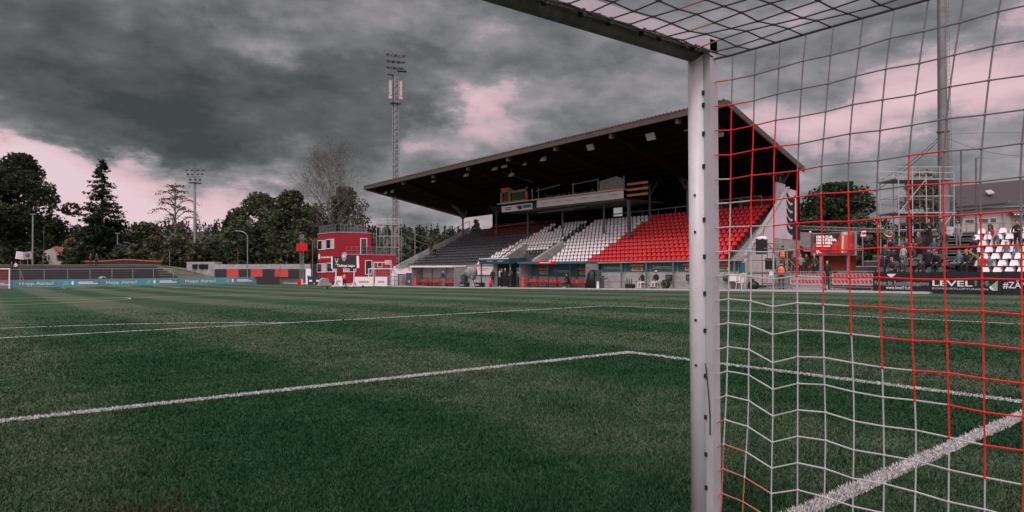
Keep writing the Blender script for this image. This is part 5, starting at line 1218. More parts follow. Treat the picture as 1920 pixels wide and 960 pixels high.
# ------------------------------------------------------------------ banner frame on the pitch
bp = gnd(645, 541); BF = thing('banner_frame', 'wheeled white frame with a black Challenge League banner standing on the pitch', 'banner frame', (bp.x, bp.y, gz(bp.y)))
dB = (bp-CAM).dot(fw)
def bfp(px, py, dd=0): p = at(px, py, d=dB); return p+Vector((fw.x, fw.y, 0)).normalized()*dd
m_ = MB(); m_.prism([bfp(624, 503.5), bfp(668, 503), bfp(668, 480), bfp(624, 481)], Vector((fw.x, fw.y, 0))*.10); ba = m_.build('banner', BLACK, BF)
m_ = MB(); m_.prism([bfp(669, 502.5), bfp(673.5, 502.5), bfp(672.5, 479.5), bfp(668.4, 480)], Vector((fw.x, fw.y, 0))*.1); m_.prism([bfp(621, 503.5), bfp(623.6, 503.5), bfp(623.6, 481.5), bfp(621, 482)], Vector((fw.x, fw.y, 0))*.1); m_.build('side_flap', WHITE, BF)
text('Challenge League', bfp(649, 498.2, -.06), ax, .38, TXW, ba, 33*dB/F, bold=.01)
m_ = MB()
for a, b in (((628, 484), (631, 494)), ((631, 494), (634, 484)), ((634, 484), (633, 491)), ((629, 496), (634, 495))): m_.tube(bfp(*a, -.02), bfp(*b, -.02), .028, n=4)
m_.build('banner_emblem', TXW, ba)
m_ = MB(); m_.prism([bfp(645.5, 472, -.1), bfp(650, 476, -.1), bfp(650, 485, -.1), bfp(645.5, 491, -.1), bfp(641, 485, -.1), bfp(641, 476, -.1)], Vector((fw.x, fw.y, 0))*.08); cr_ = m_.build('crest', mat('crest_grey', (.30, .27, .26), .6), BF)
m_ = MB(); m_.ball(bfp(645.5, 481, -.14), (.14, .05, .16), 8, 5); m_.prism([bfp(647, 473, -.13), bfp(649.5, 476, -.13), bfp(650.3, 481, -.13), bfp(649, 478, -.13)], Vector((fw.x, fw.y, 0))*.02); m_.build('crest_mark', WHITE, cr_)
m_ = MB()
for px in (630, 664): m_.tube(bfp(px, 504), bfp(px, 536), .07)
m_.tube(bfp(622, 536.5), bfp(673, 536.5), .05)
for px in (630, 664):
    for dd in (-1, 1): m_.tube(bfp(px, 527), tuple(bfp(px, 537)+Vector((fw.x, fw.y, 0))*1.1*dd), .05)
m_.build('frame', mat('frame_white', (.6, .6, .6), .5), BF)
for px, dd in ((618, -.9), (642, .9), (653, -.9), (677, .9)): p = bfp(px, 539, 0)+Vector((fw.x, fw.y, 0))*dd; zg = gz(p.y)+.17; m_ = MB(); m_.tube((p.x-ax.x*.06, p.y-ax.y*.06, zg), (p.x+ax.x*.06, p.y+ax.y*.06, zg), .17, n=12); m_.build('wheel', BLACK, BF)
m_ = MB(); m_.tube(bfp(618, 537.5), bfp(677, 537.5), .03); m_.build('axle', METAL, BF)
# ------------------------------------------------------------------ dugouts
def dugout(ya, yb_, label, roofm, front, panels, px_red=None):
    t = thing('dugout', label, 'dugout', (36.6, (ya+yb_)/2, pz((ya+yb_)/2)), group='team dugouts'); yc = (ya+yb_)/2; zb = pz(yc); xf, xb = 36.4, 37.9; zt = zb+2.15
    m_ = MB(); m_.hexa([(xf-.25, ya, zt-.05), (xb, ya, zt+.02), (xb, yb_, zt+.02), (xf-.25, yb_, zt-.05)], [(xf-.25, ya, zt+.15), (xb, ya, zt+.14), (xb, yb_, zt+.14), (xf-.25, yb_, zt+.15)]); m_.build('roof', roofm, t)
    for y in (ya+.02, yb_-.08): m_ = MB(); m_.lo_hi((xf, y, zb), (xb-.01, y+.06, zt-.06)); m_.build('side_panel', CONC, t)
    m_ = MB(); m_.lo_hi((xb-.06, ya+.09, zb+.95), (xb, yb_-.09, zt-.04)); bk = m_.build('back_panel', panels, t)
    m_ = MB(); m_.lo_hi((xb-.05, ya+.09, zb), (xb, yb_-.09, zb+.94)); m_.build('back_wall', MATS['grey_front_wall'], t)
    for k in range(1, 3): y = ya+(yb_-ya)*k/3; m_ = MB(); m_.lo_hi((xf+.9, y-.05, zb), (xf+1.0, y+.05, zt-.05)); m_.build('post', METAL, t)
    m_ = MB(); m_.lo_hi((xf+.55, ya+.15, zb+.32), (xf+1.0, yb_-.15, zb+.38))
    m_.build('bench_beam', METALD, t); n_ = int((yb_-ya-.4)/.56)
    for k in range(n_):
        y = ya+.4+.56*k; o = bpy.data.objects.new('seat', DSEAT[1 if (k*7+int(ya)) % 5 in (0, 3) else 0]); col.objects.link(o); o.parent = t; o.location = Vector((xf+.75, y, zb+.02))-t.location
    for k in range(5): y = ya+.5+(yb_-ya-1)*k/4; m_ = MB(); m_.lo_hi((xf+.7, y-.03, zb), (xf+.78, y+.03, zb+.32)); m_.build('bench_leg', METALD, t)
    return t, bk, zb, zt
DSEAT = [SM['r'], seat_mesh('orange_red_seat', mat('orange_red_plastic', (.72, .06, .03), .45, var=.1))]
ta, bka, zb, zt = dugout(57.6, 66.6, 'white roofed dugout with red seats below the black seats of the stand', WHITE, None, mat('pale_panel', (.5, .47, .48), .7, var=.08))
for k in range(3): y = 58.9+k*3.0; m_ = MB(); m_.lo_hi((37.825, y-.9, zb+1.5), (37.835, y+.9, zb+1.6)); m_.lo_hi((37.825, y-.9, zb+1.68), (37.835, y+.3, zb+1.74)); m_.build('banner_mark', TXG, bka)
tb, bkb, zb, zt = dugout(37.9, 46.7, 'teal roofed dugout with red seats below the white seats of the stand', TEAL, None, TEAL)
aarg(44.9, zb+1.45, bkb, 37.83); text('Soltermann', (37.81, 42.4, zb+1.45), (0, -1, 0), .42, YEL, bkb, 2.1); aarg(39.6, zb+1.45, bkb, 37.83)
m_ = MB(); m_.lo_hi((36.10, 41.3, zb+2.085), (36.145, 44.0, zb+2.31)); rp = m_.build('red_strip', mat('bright_red_box', (.6, .012, .015)), tb); m_ = MB(); m_.lo_hi((36.085, 42.0, zb+2.16), (36.098, 43.4, zb+2.22)); m_.build('strip_lettering', TXW, rp)
# tunnel canopy between the dugouts
tc_ = thing('tunnel_canopy', 'dark teal awning over the players tunnel between the two dugouts', 'canopy', (36.6, 50.4, pz(50))); zb = pz(50); m_ = MB(); m_.hexa([(36.1, 47.9, zb+2.25), (38.2, 47.9, zb+2.5), (38.2, 52.7, zb+2.5), (36.1, 52.7, zb+2.25)], [(36.1, 47.9, zb+2.75), (38.2, 47.9, zb+2.8), (38.2, 52.7, zb+2.8), (36.1, 52.7, zb+2.75)]); aw = m_.build('awning', TEALD, tc_)
m_ = MB(); m_.lo_hi((36.07, 47.9, zb+2.72), (36.09, 52.7, zb+2.80)); m_.build('white_edge', WHITE, aw)
for y in (50.9, 49.2): m_ = MB(); m_.lo_hi((36.075, y-.45, zb+2.47), (36.095, y+.45, zb+2.55)); m_.build('awning_lettering', TXG, aw)
for y in (47.95, 52.6): m_ = MB(); m_.lo_hi((36.25, y-.05, zb), (36.35, y+.05, zb+2.25)); m_.build('post', METALD, tc_)
m_ = MB(); m_.lo_hi((38.0, 48.0, zb), (38.05, 52.2, zb+2.3)); m_.build('tunnel_curtain', BLACK, tc_)
m_ = MB(); m_.lo_hi((37.0, 46.75, zb+1.0), (37.06, 47.85, zb+1.9)); sb = thing('side_board', 'small teal board with cream lettering left of the teal dugout', 'advertising board', (37, 47.3, zb)); m_.build('panel', TEAL, sb); m_ = MB(); m_.tube((37.03, 46.8, zb), (37.03, 46.8, zb+1), .03); m_.tube((37.03, 47.8, zb), (37.03, 47.8, zb+1), .03); m_.build('leg', METAL, sb); text('Soltermann', (36.985, 47.3, zb+1.42), (0, -1, 0), .25, YEL, sb, 1.0)

# ------------------------------------------------------------------ people
def skin_body(J, bones, regs):
    """J name->(pos, radius); grows one continuous surface and remembers the region of each bone"""
    names = list(J); me = bpy.data.meshes.new('b'); me.from_pydata([J[n][0] for n in names], [(names.index(a), names.index(b)) for a, b, _ in bones], [])
    o = bpy.data.objects.new('b', me); col.objects.link(o); md = o.modifiers.new('s', 'SKIN'); sv = me.skin_vertices[0].data
    for i, n in enumerate(names): r_ = J[n][1]; sv[i].radius = (r_, r_) if not isinstance(r_, tuple) else r_; sv[i].use_root = (n == 'pelvis')
    md.use_smooth_shade = True; sb_ = o.modifiers.new('u', 'SUBSURF'); sb_.levels = 1; sb_.render_levels = 1
    bpy.context.view_layer.update(); ev = o.evaluated_get(bpy.context.evaluated_depsgraph_get()); out = bpy.data.meshes.new_from_object(ev); bpy.data.objects.remove(o)
    A = np.array([J[a][0] for a, b, _ in bones]); B = np.array([J[b][0] for a, b, _ in bones]); rg = [regs[r] for _, _, r in bones]; rad = np.array([max(.03, (J[a][1] if not isinstance(J[a][1], tuple) else max(J[a][1]))*.5) for a, b, _ in bones])
    idx = []
    for p in out.polygons:
        c = np.array(p.center[:]); ab = B-A; t = np.clip(((c-A)*ab).sum(1)/np.maximum((ab*ab).sum(1), 1e-9), 0, 1); d = np.linalg.norm(c-A-ab*t[:, None], axis=1)-rad; idx.append(rg[int(np.argmin(d))])
    out.materials.clear()
    for _ in range(4): out.materials.append(SKINM)
    out.polygons.foreach_set('material_index', idx); out.polygons.foreach_set('use_smooth', [True]*len(idx)); out.update(); return out
SKINM = mat('skin', (.42, .24, .18), .6, var=.06)
def pose(kind, sleeve=True, seed=0):
    """joint table of one posture, facing +y, feet at z = 0"""
    j = {}; j['pelvis'] = ((0, 0, .95), (.155, .11)); j['waist'] = ((0, .0, 1.10), (.14, .10)); j['chest'] = ((0, .0, 1.33), (.175, .115)); j['collar'] = ((0, -.005, 1.46), (.10, .07)); j['neck'] = ((0, .0, 1.53), .052); j['jaw'] = ((0, .025, 1.60), (.062, .07)); j['skull'] = ((0, .015, 1.69), (.075, .09)); j['crown'] = ((0, .005, 1.755), (.05, .06)); j['nose'] = ((0, .118, 1.645), .012)
    for s, n in ((-1, 'L'), (1, 'R')):
        j['sh'+n] = ((.175*s, -.005, 1.42), .062); j['el'+n] = ((.225*s, -.04, 1.14), .045); j['wr'+n] = ((.235*s, .04, .90), .030); j['hd'+n] = ((.235*s, .07, .82), (.040, .022))
        j['hip'+n] = ((.095*s, 0, .90), .095); j['kn'+n] = ((.105*s, .02, .50), .062); j['an'+n] = ((.11*s, -.02, .09), .042); j['to'+n] = ((.13*s, .15, .035), (.045, .03)); j['he'+n] = ((.11*s, -.055, .04), .04); j['ear'+n] = ((.088*s, .0, 1.655), .014)
    def mv(n, p): j[n] = (p, j[n][1])
    if kind == 'walk': mv('knL', (-.1, .14, .52)); mv('anL', (-.1, .22, .10)); mv('toL', (-.1, .38, .05)); mv('heL', (-.1, .17, .05)); mv('knR', (.1, -.02, .5)); mv('anR', (.1, -.26, .12)); mv('toR', (.11, -.13, .035)); mv('heR', (.1, -.31, .07)); mv('wrR', (.24, .14, .95)); mv('hdR', (.24, .2, .89)); mv('wrL', (-.24, -.14, .92)); mv('hdL', (-.24, -.18, .85))
    if kind == 'talk': mv('elL', (-.27, .05, 1.16)); mv('wrL', (-.17, .26, 1.22)); mv('hdL', (-.13, .33, 1.26)); mv('elR', (.26, .0, 1.15)); mv('wrR', (.10, .20, 1.10)); mv('hdR', (.02, .24, 1.12))
    if kind == 'armsup': mv('elL', (-.34, .12, 1.50)); mv('wrL', (-.2, .22, 1.68)); mv('hdL', (-.14, .22, 1.74)); mv('elR', (.34, .12, 1.50)); mv('wrR', (.2, .22, 1.68)); mv('hdR', (.14, .22, 1.74))
    if kind == 'pocket': mv('elL', (-.27, -.08, 1.15)); mv('wrL', (-.19, .05, .98)); mv('hdL', (-.16, .08, .93)); mv('elR', (.27, -.08, 1.15)); mv('wrR', (.19, .05, .98)); mv('hdR', (.16, .08, .93))
    if kind in ('sit', 'sitlean', 'sitphone'):
        dz = -.47; ln = {'sit': 0, 'sitlean': .22, 'sitphone': .12}[kind]
        for n in list(j):
            if n[:3] not in ('kne', 'hip') and n[:2] not in ('kn', 'an', 'to', 'he'): (x, y, z), r_ = j[n]; f = max(0, z-.95); j[n] = ((x, y+ln*f*1.6, z+dz-ln*f*.2), r_)
        for s, n in ((-1, 'L'), (1, 'R')):
            mv('hip'+n, (.10*s, .04, .44)); mv('kn'+n, (.13*s, .45, .47)); mv('an'+n, (.13*s, .43, .09)); mv('to'+n, (.14*s, .60, .035)); mv('he'+n, (.13*s, .38, .04))
            a = j['sh'+n][0]; mv('el'+n, (a[0]+.05*s, a[1]+.04+ln*.5, a[2]-.27)); mv('wr'+n, (.14*s, .33+ln, .60)); mv('hd'+n, (.12*s, .41+ln, .58))
            if kind == 'sitphone': mv('wr'+n, (.08*s, .36, .78)); mv('hd'+n, (.045*s, .42, .83))
    if kind == 'bend':
        for n in ('waist', 'chest', 'collar', 'neck', 'jaw', 'skull', 'crown', 'nose', 'shL', 'shR', 'elL', 'elR', 'wrL', 'wrR', 'hdL', 'hdR', 'earL', 'earR'):
            (x, y, z), r_ = j[n]; a = .75; zz = z-.95; j[n] = ((x, y*math.cos(a)+zz*math.sin(a), .95+zz*math.cos(a)-y*math.sin(a)), r_)
        for s, n in ((-1, 'L'), (1, 'R')): a = j['sh'+n][0]; mv('el'+n, (a[0]+.03*s, a[1]+.08, a[2]-.26)); mv('wr'+n, (a[0]-.02*s, a[1]+.16, a[2]-.46)); mv('hd'+n, (a[0]-.03*s, a[1]+.20, a[2]-.53))
    return j
BONES = [('pelvis', 'waist', 'top'), ('waist', 'chest', 'top'), ('chest', 'collar', 'top'), ('collar', 'neck', 'skin'), ('neck', 'jaw', 'skin'), ('jaw', 'skull', 'skin'), ('skull', 'crown', 'skin'), ('jaw', 'nose', 'skin'), ('skull', 'earL', 'skin'), ('skull', 'earR', 'skin')]
for n in 'LR': BONES += [('collar', 'sh'+n, 'top'), ('sh'+n, 'el'+n, 'top'), ('el'+n, 'wr'+n, 'top'), ('wr'+n, 'hd'+n, 'skin'), ('pelvis', 'hip'+n, 'leg'), ('hip'+n, 'kn'+n, 'leg'), ('kn'+n, 'an'+n, 'leg'), ('an'+n, 'to'+n, 'shoe'), ('an'+n, 'he'+n, 'shoe')]
BODY = {}
def body(kind):
    if kind in BODY: return BODY[kind]
    j = pose(kind); me = skin_body(j, BONES, {'skin': 0, 'top': 1, 'leg': 2, 'shoe': 3})
    m_ = MB(); m_.v = [tuple(v.co) for v in me.vertices]; m_.f = [tuple(p.vertices) for p in me.polygons]; m_.m = [p.material_index for p in me.polygons]
    for n in 'LR':                                       # four fingers and a thumb rooted in the palm
        h = Vector(j['hd'+n][0]); w = Vector(j['wr'+n][0]); d = (h-w).normalized(); s_ = d.cross(Vector((1, 0, 0)) if abs(d.x) < .8 else Vector((0, 1, 0))).normalized(); m_.k = 0
        for k in range(4): b = h+s_*(-.027+.018*k); L_ = (.068, .078, .073, .058)[k]; c = d.cross(s_); m_.path([b, b+d*L_*.55, b+d*L_+c*.02], [.009, .0085, .006], 5)
        b = h-s_*.034-d*.02; m_.path([b, b-s_*.022+d*.02, b-s_*.026+d*.05], [.010, .009, .007], 5)
    eye = Vector(j['skull'][0])-Vector(j['jaw'][0]); hd_ = Vector(j['jaw'][0]).lerp(Vector(j['skull'][0]), .72); fwd_ = (Vector(j['nose'][0])-Vector(j['jaw'][0])); fwd_ = (fwd_-eye.normalized()*fwd_.dot(eye.normalized())).normalized()
    for s_ in (-1, 1): m_.k = 3; m_.ball(hd_+fwd_*.083+Vector((.031*s_, 0, 0)), (.011, .008, .007), 6, 4)
    m_.k = 1; out = m_.mesh('body', [SKINM]*4); out.polygons.foreach_set('use_smooth', [True]*len(out.polygons)); bpy.data.meshes.remove(me); BODY[kind] = (out, j); return BODY[kind]
def cloth(name, c): return mat('cloth_'+name, c, .85, var=.18, scale=9, bump=.3, bscale=30)
CL = {k: cloth(k, v) for k, v in dict(black=(.012, .012, .014), dark=(.03, .033, .038), grey=(.20, .20, .20), lightgrey=(.38, .38, .38), white=(.55, .54, .54), orange=(.85, .16, .04), navy=(.012, .02, .04), teal=(.03, .09, .11), red=(.45, .012, .015), olive=(.13, .12, .06), camo=(.09, .10, .09), pink=(.48, .22, .22), jeans=(.09, .15, .17), brown=(.07, .045, .03), tealg=(.10, .17, .17)).items()}
HAIR = {k: mat('hair_'+k, v, .7, var=.25, scale=20) for k, v in dict(dark=(.02, .014, .012), brown=(.06, .035, .022), grey=(.3, .3, .3), blond=(.25, .16, .08)).items()}
PCNT = {}
def person(label, p, kind, face, top='black', leg='black', shoe='black', hair='dark', s=1., hat=None, long=False, vest=False, group=None, extra=None):
    """face: compass direction (radians from +y towards +x) the figure looks"""
    src, j = body(kind); t = thing('person', label, 'person', tuple(p), -face, group); me = src.copy()
    for qi, q in enumerate((SKINM, CL[top], CL[leg], CL[shoe])): me.materials[qi] = q
    b = bpy.data.objects.new('body', me); col.objects.link(b); b.parent = t; b.scale = (s, s, s)
    sk = Vector(j['skull'][0]); jw = Vector(j['jaw'][0]); upv = (sk-jw).normalized(); hm = MB(); c = sk+upv*.012
    hm.ball((0, 0, 0), (.094, .108, .094), 12, 8); sel = []
    for f_ in hm.f:
        cz = sum(hm.v[i][2] for i in f_)/len(f_); cy = sum(hm.v[i][1] for i in f_)/len(f_)
        if cz > .01+cy*.55 and not (cy > .075 and cz < .045) or (cy < -.02 and cz > -.05): sel.append(f_)
    hm.f = sel; hm.m = [0]*len(sel); tilt = Vector((0, 0, 1)).rotation_difference(upv)
    if long: hm.m = [0]*len(hm.f); hm.path([(0, -.06, .03), (.0, -.10, -.08), (.02, -.10, -.2), (.0, -.09, -.34)], [.085, .10, .095, .03], 8); hm.path([(-.07, -.02, 0), (-.10, -.01, -.12), (-.10, 0, -.26)], [.03, .04, .015], 6); hm.path([(.07, -.02, 0), (.10, -.01, -.12), (.10, 0, -.26)], [.03, .04, .015], 6)
    hm.v = [tuple(tilt @ Vector(v)+c) for v in hm.v]
    h = hm.build('hair', HAIR[hair], t, True, local=True); h.scale = (s, s, s)
    if hat:
        m_ = MB(); m_.ball((0, -.002, .03), (.102, .116, .088), 12, 6); m_.f = [f_ for f_ in m_.f if sum(m_.v[i][2] for i in f_)/len(f_) > .018]; m_.m = [0]*len(m_.f); m_.box((0, .13, .028), (.13, .09, .012)); m_.v = [tuple(tilt @ Vector(v)+c) for v in m_.v]; o = m_.build('cap', hat if not isinstance(hat, str) else CL[hat], t, local=True); o.scale = (s, s, s)
    if vest:
        m_ = MB(); ch = Vector(j['chest'][0]); m_.path([(0, 0, ch.z-.42), (0, 0, ch.z-.2), (0, 0, ch.z), (0, -.0, ch.z+.13)], [.20, .195, .205, .13], 14); m_.v = [(v[0]*1.02, v[1]*.74, v[2]) for v in m_.v]; o = m_.build('vest', CL['orange'], t, True, local=True); o.scale = (s, s, s)
        m_ = MB(); m_.path([(0, 0, ch.z-.24), (0, 0, ch.z-.19)], [.203, .203], 14); m_.v = [(v[0]*1.02, v[1]*.75, v[2]) for v in m_.v]; q = m_.build('reflective_band', CL['lightgrey'], o, local=True)
    if extra: extra(t, s)
    return t
def touch(px, y_=None, x=36.0):
    p = at(px, 530, x=x); return (x, p.y, pz(p.y))
TOW = YAW+math.pi                                         # looking at the camera
person('man in a dark jacket and grey trousers standing in front of the white roofed dugout', touch(831, x=35.7)[:2]+(gz(60),), 'pocket', YAW+.2, 'navy', 'grey', 'dark', 'grey')
grp = 'people talking in front of the players tunnel'
person('person in black standing beside the red bag, leftmost of the group at the tunnel', touch(924, x=35.9), 'stand', 4.0, 'black', 'black', 'black', 'blond', group=grp)
person('person in a light grey hoodie with both arms raised at the tunnel', touch(937, x=36.2), 'armsup', 2.0, 'lightgrey', 'black', 'white', 'brown', group=grp)
person('person all in black with grey hair in the middle of the group at the tunnel', touch(947, x=35.9), 'stand', 1.0, 'black', 'black', 'white', 'grey', 1.0, group=grp)
person('grey haired person in a dark open jacket, rightmost of the group at the tunnel', touch(957, x=36.3), 'talk', 4.2, 'dark', 'black', 'black', 'grey', 1.04, group=grp)
person('person in black sitting bent forward on the edge of the teal dugout bench', (36.9, onx(1067, 36.9), pz(42)), 'sitlean', -1.4, 'black', 'black', 'white')
person('person in white trousers sitting with a hand at the face', (37.0, onx(1206, 37.0), pz(33)), 'sitphone', -1.5, 'black', 'white', 'white', 'brown')
person('person in white trousers and black jacket sitting next to the round black bag', (37.0, onx(1230, 37.0), pz(31)), 'sit', -1.7, 'black', 'white', 'black', hat='white')
for px, nm in ((1206, 'low stool under the person holding a hand to the face'), (1230, 'low stool under the person beside the round black bag')):
    y = onx(px, 37.15); m_ = MB(); st_ = thing('stool', nm, 'stool', (37.15, y, pz(y)), group='low stools at the front wall'); m_.box((37.1, y, pz(y)+.32), (.4, .45, .05)); m_.build('seat', METALD, st_); m_ = MB()
    for a in (-.15, .15): m_.tube((37.1+a, y-.18, pz(y)), (37.1+a, y-.18, pz(y)+.3), .02); m_.tube((37.1+a, y+.18, pz(y)), (37.1+a, y+.18, pz(y)+.3), .02)
    m_.tube((36.95, y-.18, pz(y)+.12), (37.25, y+.18, pz(y)+.12), .015); m_.build('legs', METALD, st_)
person('steward in an orange vest standing behind the wheeled banner frame', at(646, 533, d=77)[:2]+(gz(72),) if False else (at(646, 533, d=77).x, at(646, 533, d=77).y, gz(at(646, 533, d=77).y)), 'talk', TOW, 'black', 'black', vest=True)
p = at(1465, 545, x=36.6); person('steward in an orange vest standing with his back turned by the end of the stand', (36.6, p.y, pz(p.y)), 'talk', 1.2, 'black', 'black', hair='dark', vest=True)
p = at(1468, 520, x=39.5); person('steward in an orange vest on the metal steps, above the other orange vest', (39.5, p.y, .95), 'stand', 1.6, 'black', 'black', hair='dark', vest=True)
for k, (px, x, tp, hr, kd, nm) in enumerate(((1490, 42.5, 'dark', 'grey', 'stand', 'grey haired person in dark clothes in the doorway under the stand wall'), (1501, 43.5, 'grey', 'dark', 'talk', 'person in a grey jacket beside the doorway under the stand wall'), (1512, 45, 'black', 'brown', 'stand', 'person in black left of the low orange wall'), (1527, 44, 'brown', 'grey', 'pocket', 'person in a brown coat in front of the low orange wall'))):
    p = at(px, 500, x=x); person(nm, (x, p.y, 0.45), kd, TOW+.4*k, tp, 'black', hair=hr, group='people waiting behind the crowd barriers')
p = at(1551, 540, x=37.0); person('person in a black and white striped shirt in the gap between the crowd barriers', (37.0, p.y, pz(p.y)), 'stand', TOW, 'black', 'black')
p = at(810, 462, x=42.3); 
person('person in dark clothes on the far stairs of the stand', (41.6, onx(808, 41.6), 2.75), 'stand', 3.5, 'dark', 'brown', hair='dark', group='two people on the far stairs'); person('person in a reddish brown jacket just below the other on the far stairs', (41.0, onx(815, 41.0), 2.5), 'sit', 3.5, 'black', 'dark', hair='brown', group='two people on the far stairs')
for px, kd, tp, nm in ((170, 'talk', 'black', 'person with a raised phone standing on top of the far terrace'), (181, 'stand', 'dark', 'person in dark clothes on the right of the pair on the far terrace')):
    p = at(px, 497, y=115.8); person(nm, (p.x, 115.8, zb if False else 1.72), kd, TOW, tp, 'black', group='people on the far terrace')
for px, nm in ((22, 'person in black and white sitting on the far terrace at the left edge'), (29.5, 'person with a pale shirt sitting on the far terrace right of another')):
    p = at(px, 497, y=114.6); person(nm, (p.x, 114.6, .95), 'sit', TOW, 'white' if px > 25 else 'dark', 'black', hair='brown', group='people on the far terrace')

# ------------------------------------------------------------------ kit along the touchline
def case(px, x, w, h, m__, label, name='equipment_case', grp=None, cat='case'):
    y = onx(px, x); z = pz(y) if x > 35.5 else gz(y); t = thing(name, label, cat, (x, y, z), group=grp); m_ = MB(); m_.box((x, y, z+h/2), (.5, w, h)); m_.build('body', m__, t); m_ = MB(); m_.box((x, y, z+h+.02), (.54, w+.04, .04)); m_.build('lid', m__, t); m_ = MB(); m_.box((x-.26, y, z+h*.55), (.012, w*.5, h*.25)); m_.box((x-.26, y+w*.34, z+h*.55), (.014, w*.12, h*.4)); m_.build('print', TXG, t); m_ = MB(); m_.path([(x-.1, y-w/2, z+h*.7), (x-.1, y-w/2-.05, z+h*.6), (x+.1, y-w/2-.05, z+h*.6), (x+.1, y-w/2, z+h*.7)], .015, 4); m_.build('handle', METALD, t); return t
case(871, 35.8, 1.1, .42, BLACK, 'left one of the two black cases below the covered camera', grp='black cases below the covered camera'); case(899, 35.8, 1.05, .42, BLACK, 'right one of the two black cases below the covered camera', grp='black cases below the covered camera')
y = onx(884, 36.4); z = pz(y); cv_ = thing('covered_camera', 'tripod camera wrapped in clear plastic beside the white roofed dugout', 'camera', (36.4, y, z)); m_ = MB(); 
for a in (0, 2.1, 4.2): m_.tube((36.4, y, z+1.2), (36.4+.45*math.cos(a), y+.45*math.sin(a), z), .03)
m_.build('tripod', METALD, cv_); m_ = MB()
for (dy_, dz_, r1, r2) in ((.75, 1.45, .42, .40), (.35, 1.35, .40, .45), (-.15, 1.55, .32, .55), (-.5, 1.5, .30, .58), (-.3, 1.0, .2, .3)): m_.ball((36.4, y+dy_, z+dz_), (.33, r1, r2), 10, 7)
m_.build('plastic_cover', PLSHEET, cv_, True); m_ = MB(); m_.box((36.4, y+1.35, z+.7), (.5, .5, 1.0)); m_.box((36.4, y+1.15, z+1.05), (.4, .3, .5)); m_.build('camera_bag', METALD, cv_)
def redcol(px, x, label):
    y = onx(px, x); z = pz(y); t = thing('training_mannequin', label, 'padding', (x, y, z), group='red and white pads beside the dugouts')
    for k in range(4): m_ = MB(); m_.tube((x, y, z+.03+.27*k), (x, y, z+.26+.27*k), .22-.02*k, .20-.02*k, 10); m_.build('red_ring', MATS['bright_red_box'], t)
    for k in range(3): m_ = MB(); m_.tube((x, y, z+.262+.27*k), (x, y, z+.298+.27*k), .17-.02*k, .17-.02*k, 10); m_.build('white_ring', WHITE, t)
redcol(779, 36.4, 'red and white ringed pad left of the white roofed dugout'); redcol(981, 36.3, 'red and white ringed pad between the tunnel and the teal dugout')
case(771, 36.6, .7, .95, METALD, 'grey box with a flat lid behind the left ringed pad', name='equipment_box', cat='box')
y = onx(919.5, 35.7); rb = thing('red_bag', 'tall red bag standing by the tunnel beside a person in black', 'bag', (35.7, y, pz(y))); m_ = MB(); m_.path([(35.7, y, pz(y)), (35.7, y, pz(y)+.5), (35.7, y, pz(y)+.95)], [.14, .17, .06], 8); m_.build('bag_body', PLASR, rb, True); m_ = MB(); m_.path([(35.7, y-.08, pz(y)+.9), (35.7, y, pz(y)+1.05), (35.7, y+.08, pz(y)+.9)], .012, 4); m_.build('strap', BLACK, rb)
y = onx(1110, 36.3); z = pz(y); mo = thing('covered_monitor', 'monitor trolley under a black cloth at the right end of the teal dugout', 'trolley', (36.3, y, z)); m_ = MB(); m_.prism([(36.1, y+.65, z), (36.1, y+.5, z+.6), (36.15, y+.3, z+1.25), (36.15, y, z+1.5), (36.15, y-.2, z+1.2), (36.1, y-.35, z)], (.5, 0, 0))
m_.build('black_cloth', BLACK, mo, True); m_ = MB(); m_.box((36.5, y-.65, z+.5), (.5, .5, 1.0)); m_.box((36.45, y-.55, z+1.3), (.2, .5, .4)); m_.build('monitor', METALD, mo); m_ = MB(); m_.tube((36.2, y-.75, z), (36.2, y-.75, z+.55), .12, .08, 8); m_.build('drum', PLASW, mo); m_ = MB(); m_.path([(36.3, y-.9, z+.9), (36.3, y-1.3, z+.75), (36.3, y-1.7, z+.8)], .05, 5); m_.build('arm', METALD, mo)
def bench(px, label):
    y = onx(px, 37.2); z = pz(y); t = thing('folding_crate', label, 'crate', (37.2, y, z)); m_ = MB(); m_.lo_hi((37, y-.35, z), (37.4, y+.35, z+.32)); m_.build('crate_body', BLACK, t); m_ = MB()
    for a in (-.25, 0, .22): m_.tube((37.1, y+a, z+.3), (37.1, y+a, z+.75), .05, n=6); m_.build('bottle', METALD, t); m_ = MB()
bench(1181, 'black crate of bottles under the second panel from the teal dugout')
y = onx(1247, 37.0); z = pz(y); rg = thing('round_bag', 'round black bag beside the person in white trousers', 'bag', (37, y, z)); m_ = MB(); m_.tube((36.9, y, z+.33), (37.2, y, z+.33), .33, .33, 16); m_.build('bag_body', BLACK, rg); m_ = MB(); m_.path([(36.88, y+.22*math.cos(a), z+.33+.22*math.sin(a)) for a in np.linspace(0, 6.28, 17)], .02, 4); m_.build('piping', METAL, rg)
for px, nm in ((1253, 'flat'), (1292, 'square'), (1362, 'dark')): y = onx(px, 38.0); z = pz(y); t = thing('wall_box', nm+' black monitor box fixed low on the front wall of the stand', 'box', (38, y, z+.6)); m_ = MB(); m_.box((38.1, y, z+.78), (.25, .55, .45)); m_.build('box_body', BLACK, t); m_ = MB(); m_.box((37.97, y, z+.78), (.01, .4, .3)); m_.build('screen', METALD, t)
y = onx(1376, 37.6); z = pz(y); t = thing('white_box', 'white plastic box left of the stacked white chairs', 'box', (37.6, y, z)); m_ = MB(); m_.box((37.6, y, z+.75), (.4, .55, .45)); m_.build('box_body', PLASW, t); m_ = MB(); m_.box((37.6, y, z+.99), (.46, .6, .03)); m_.build('lid', PLASW, t); m_ = MB(); m_.box((37.6, y, z+.26), (.3, .3, .52)); m_.build('stand', METALD, t)
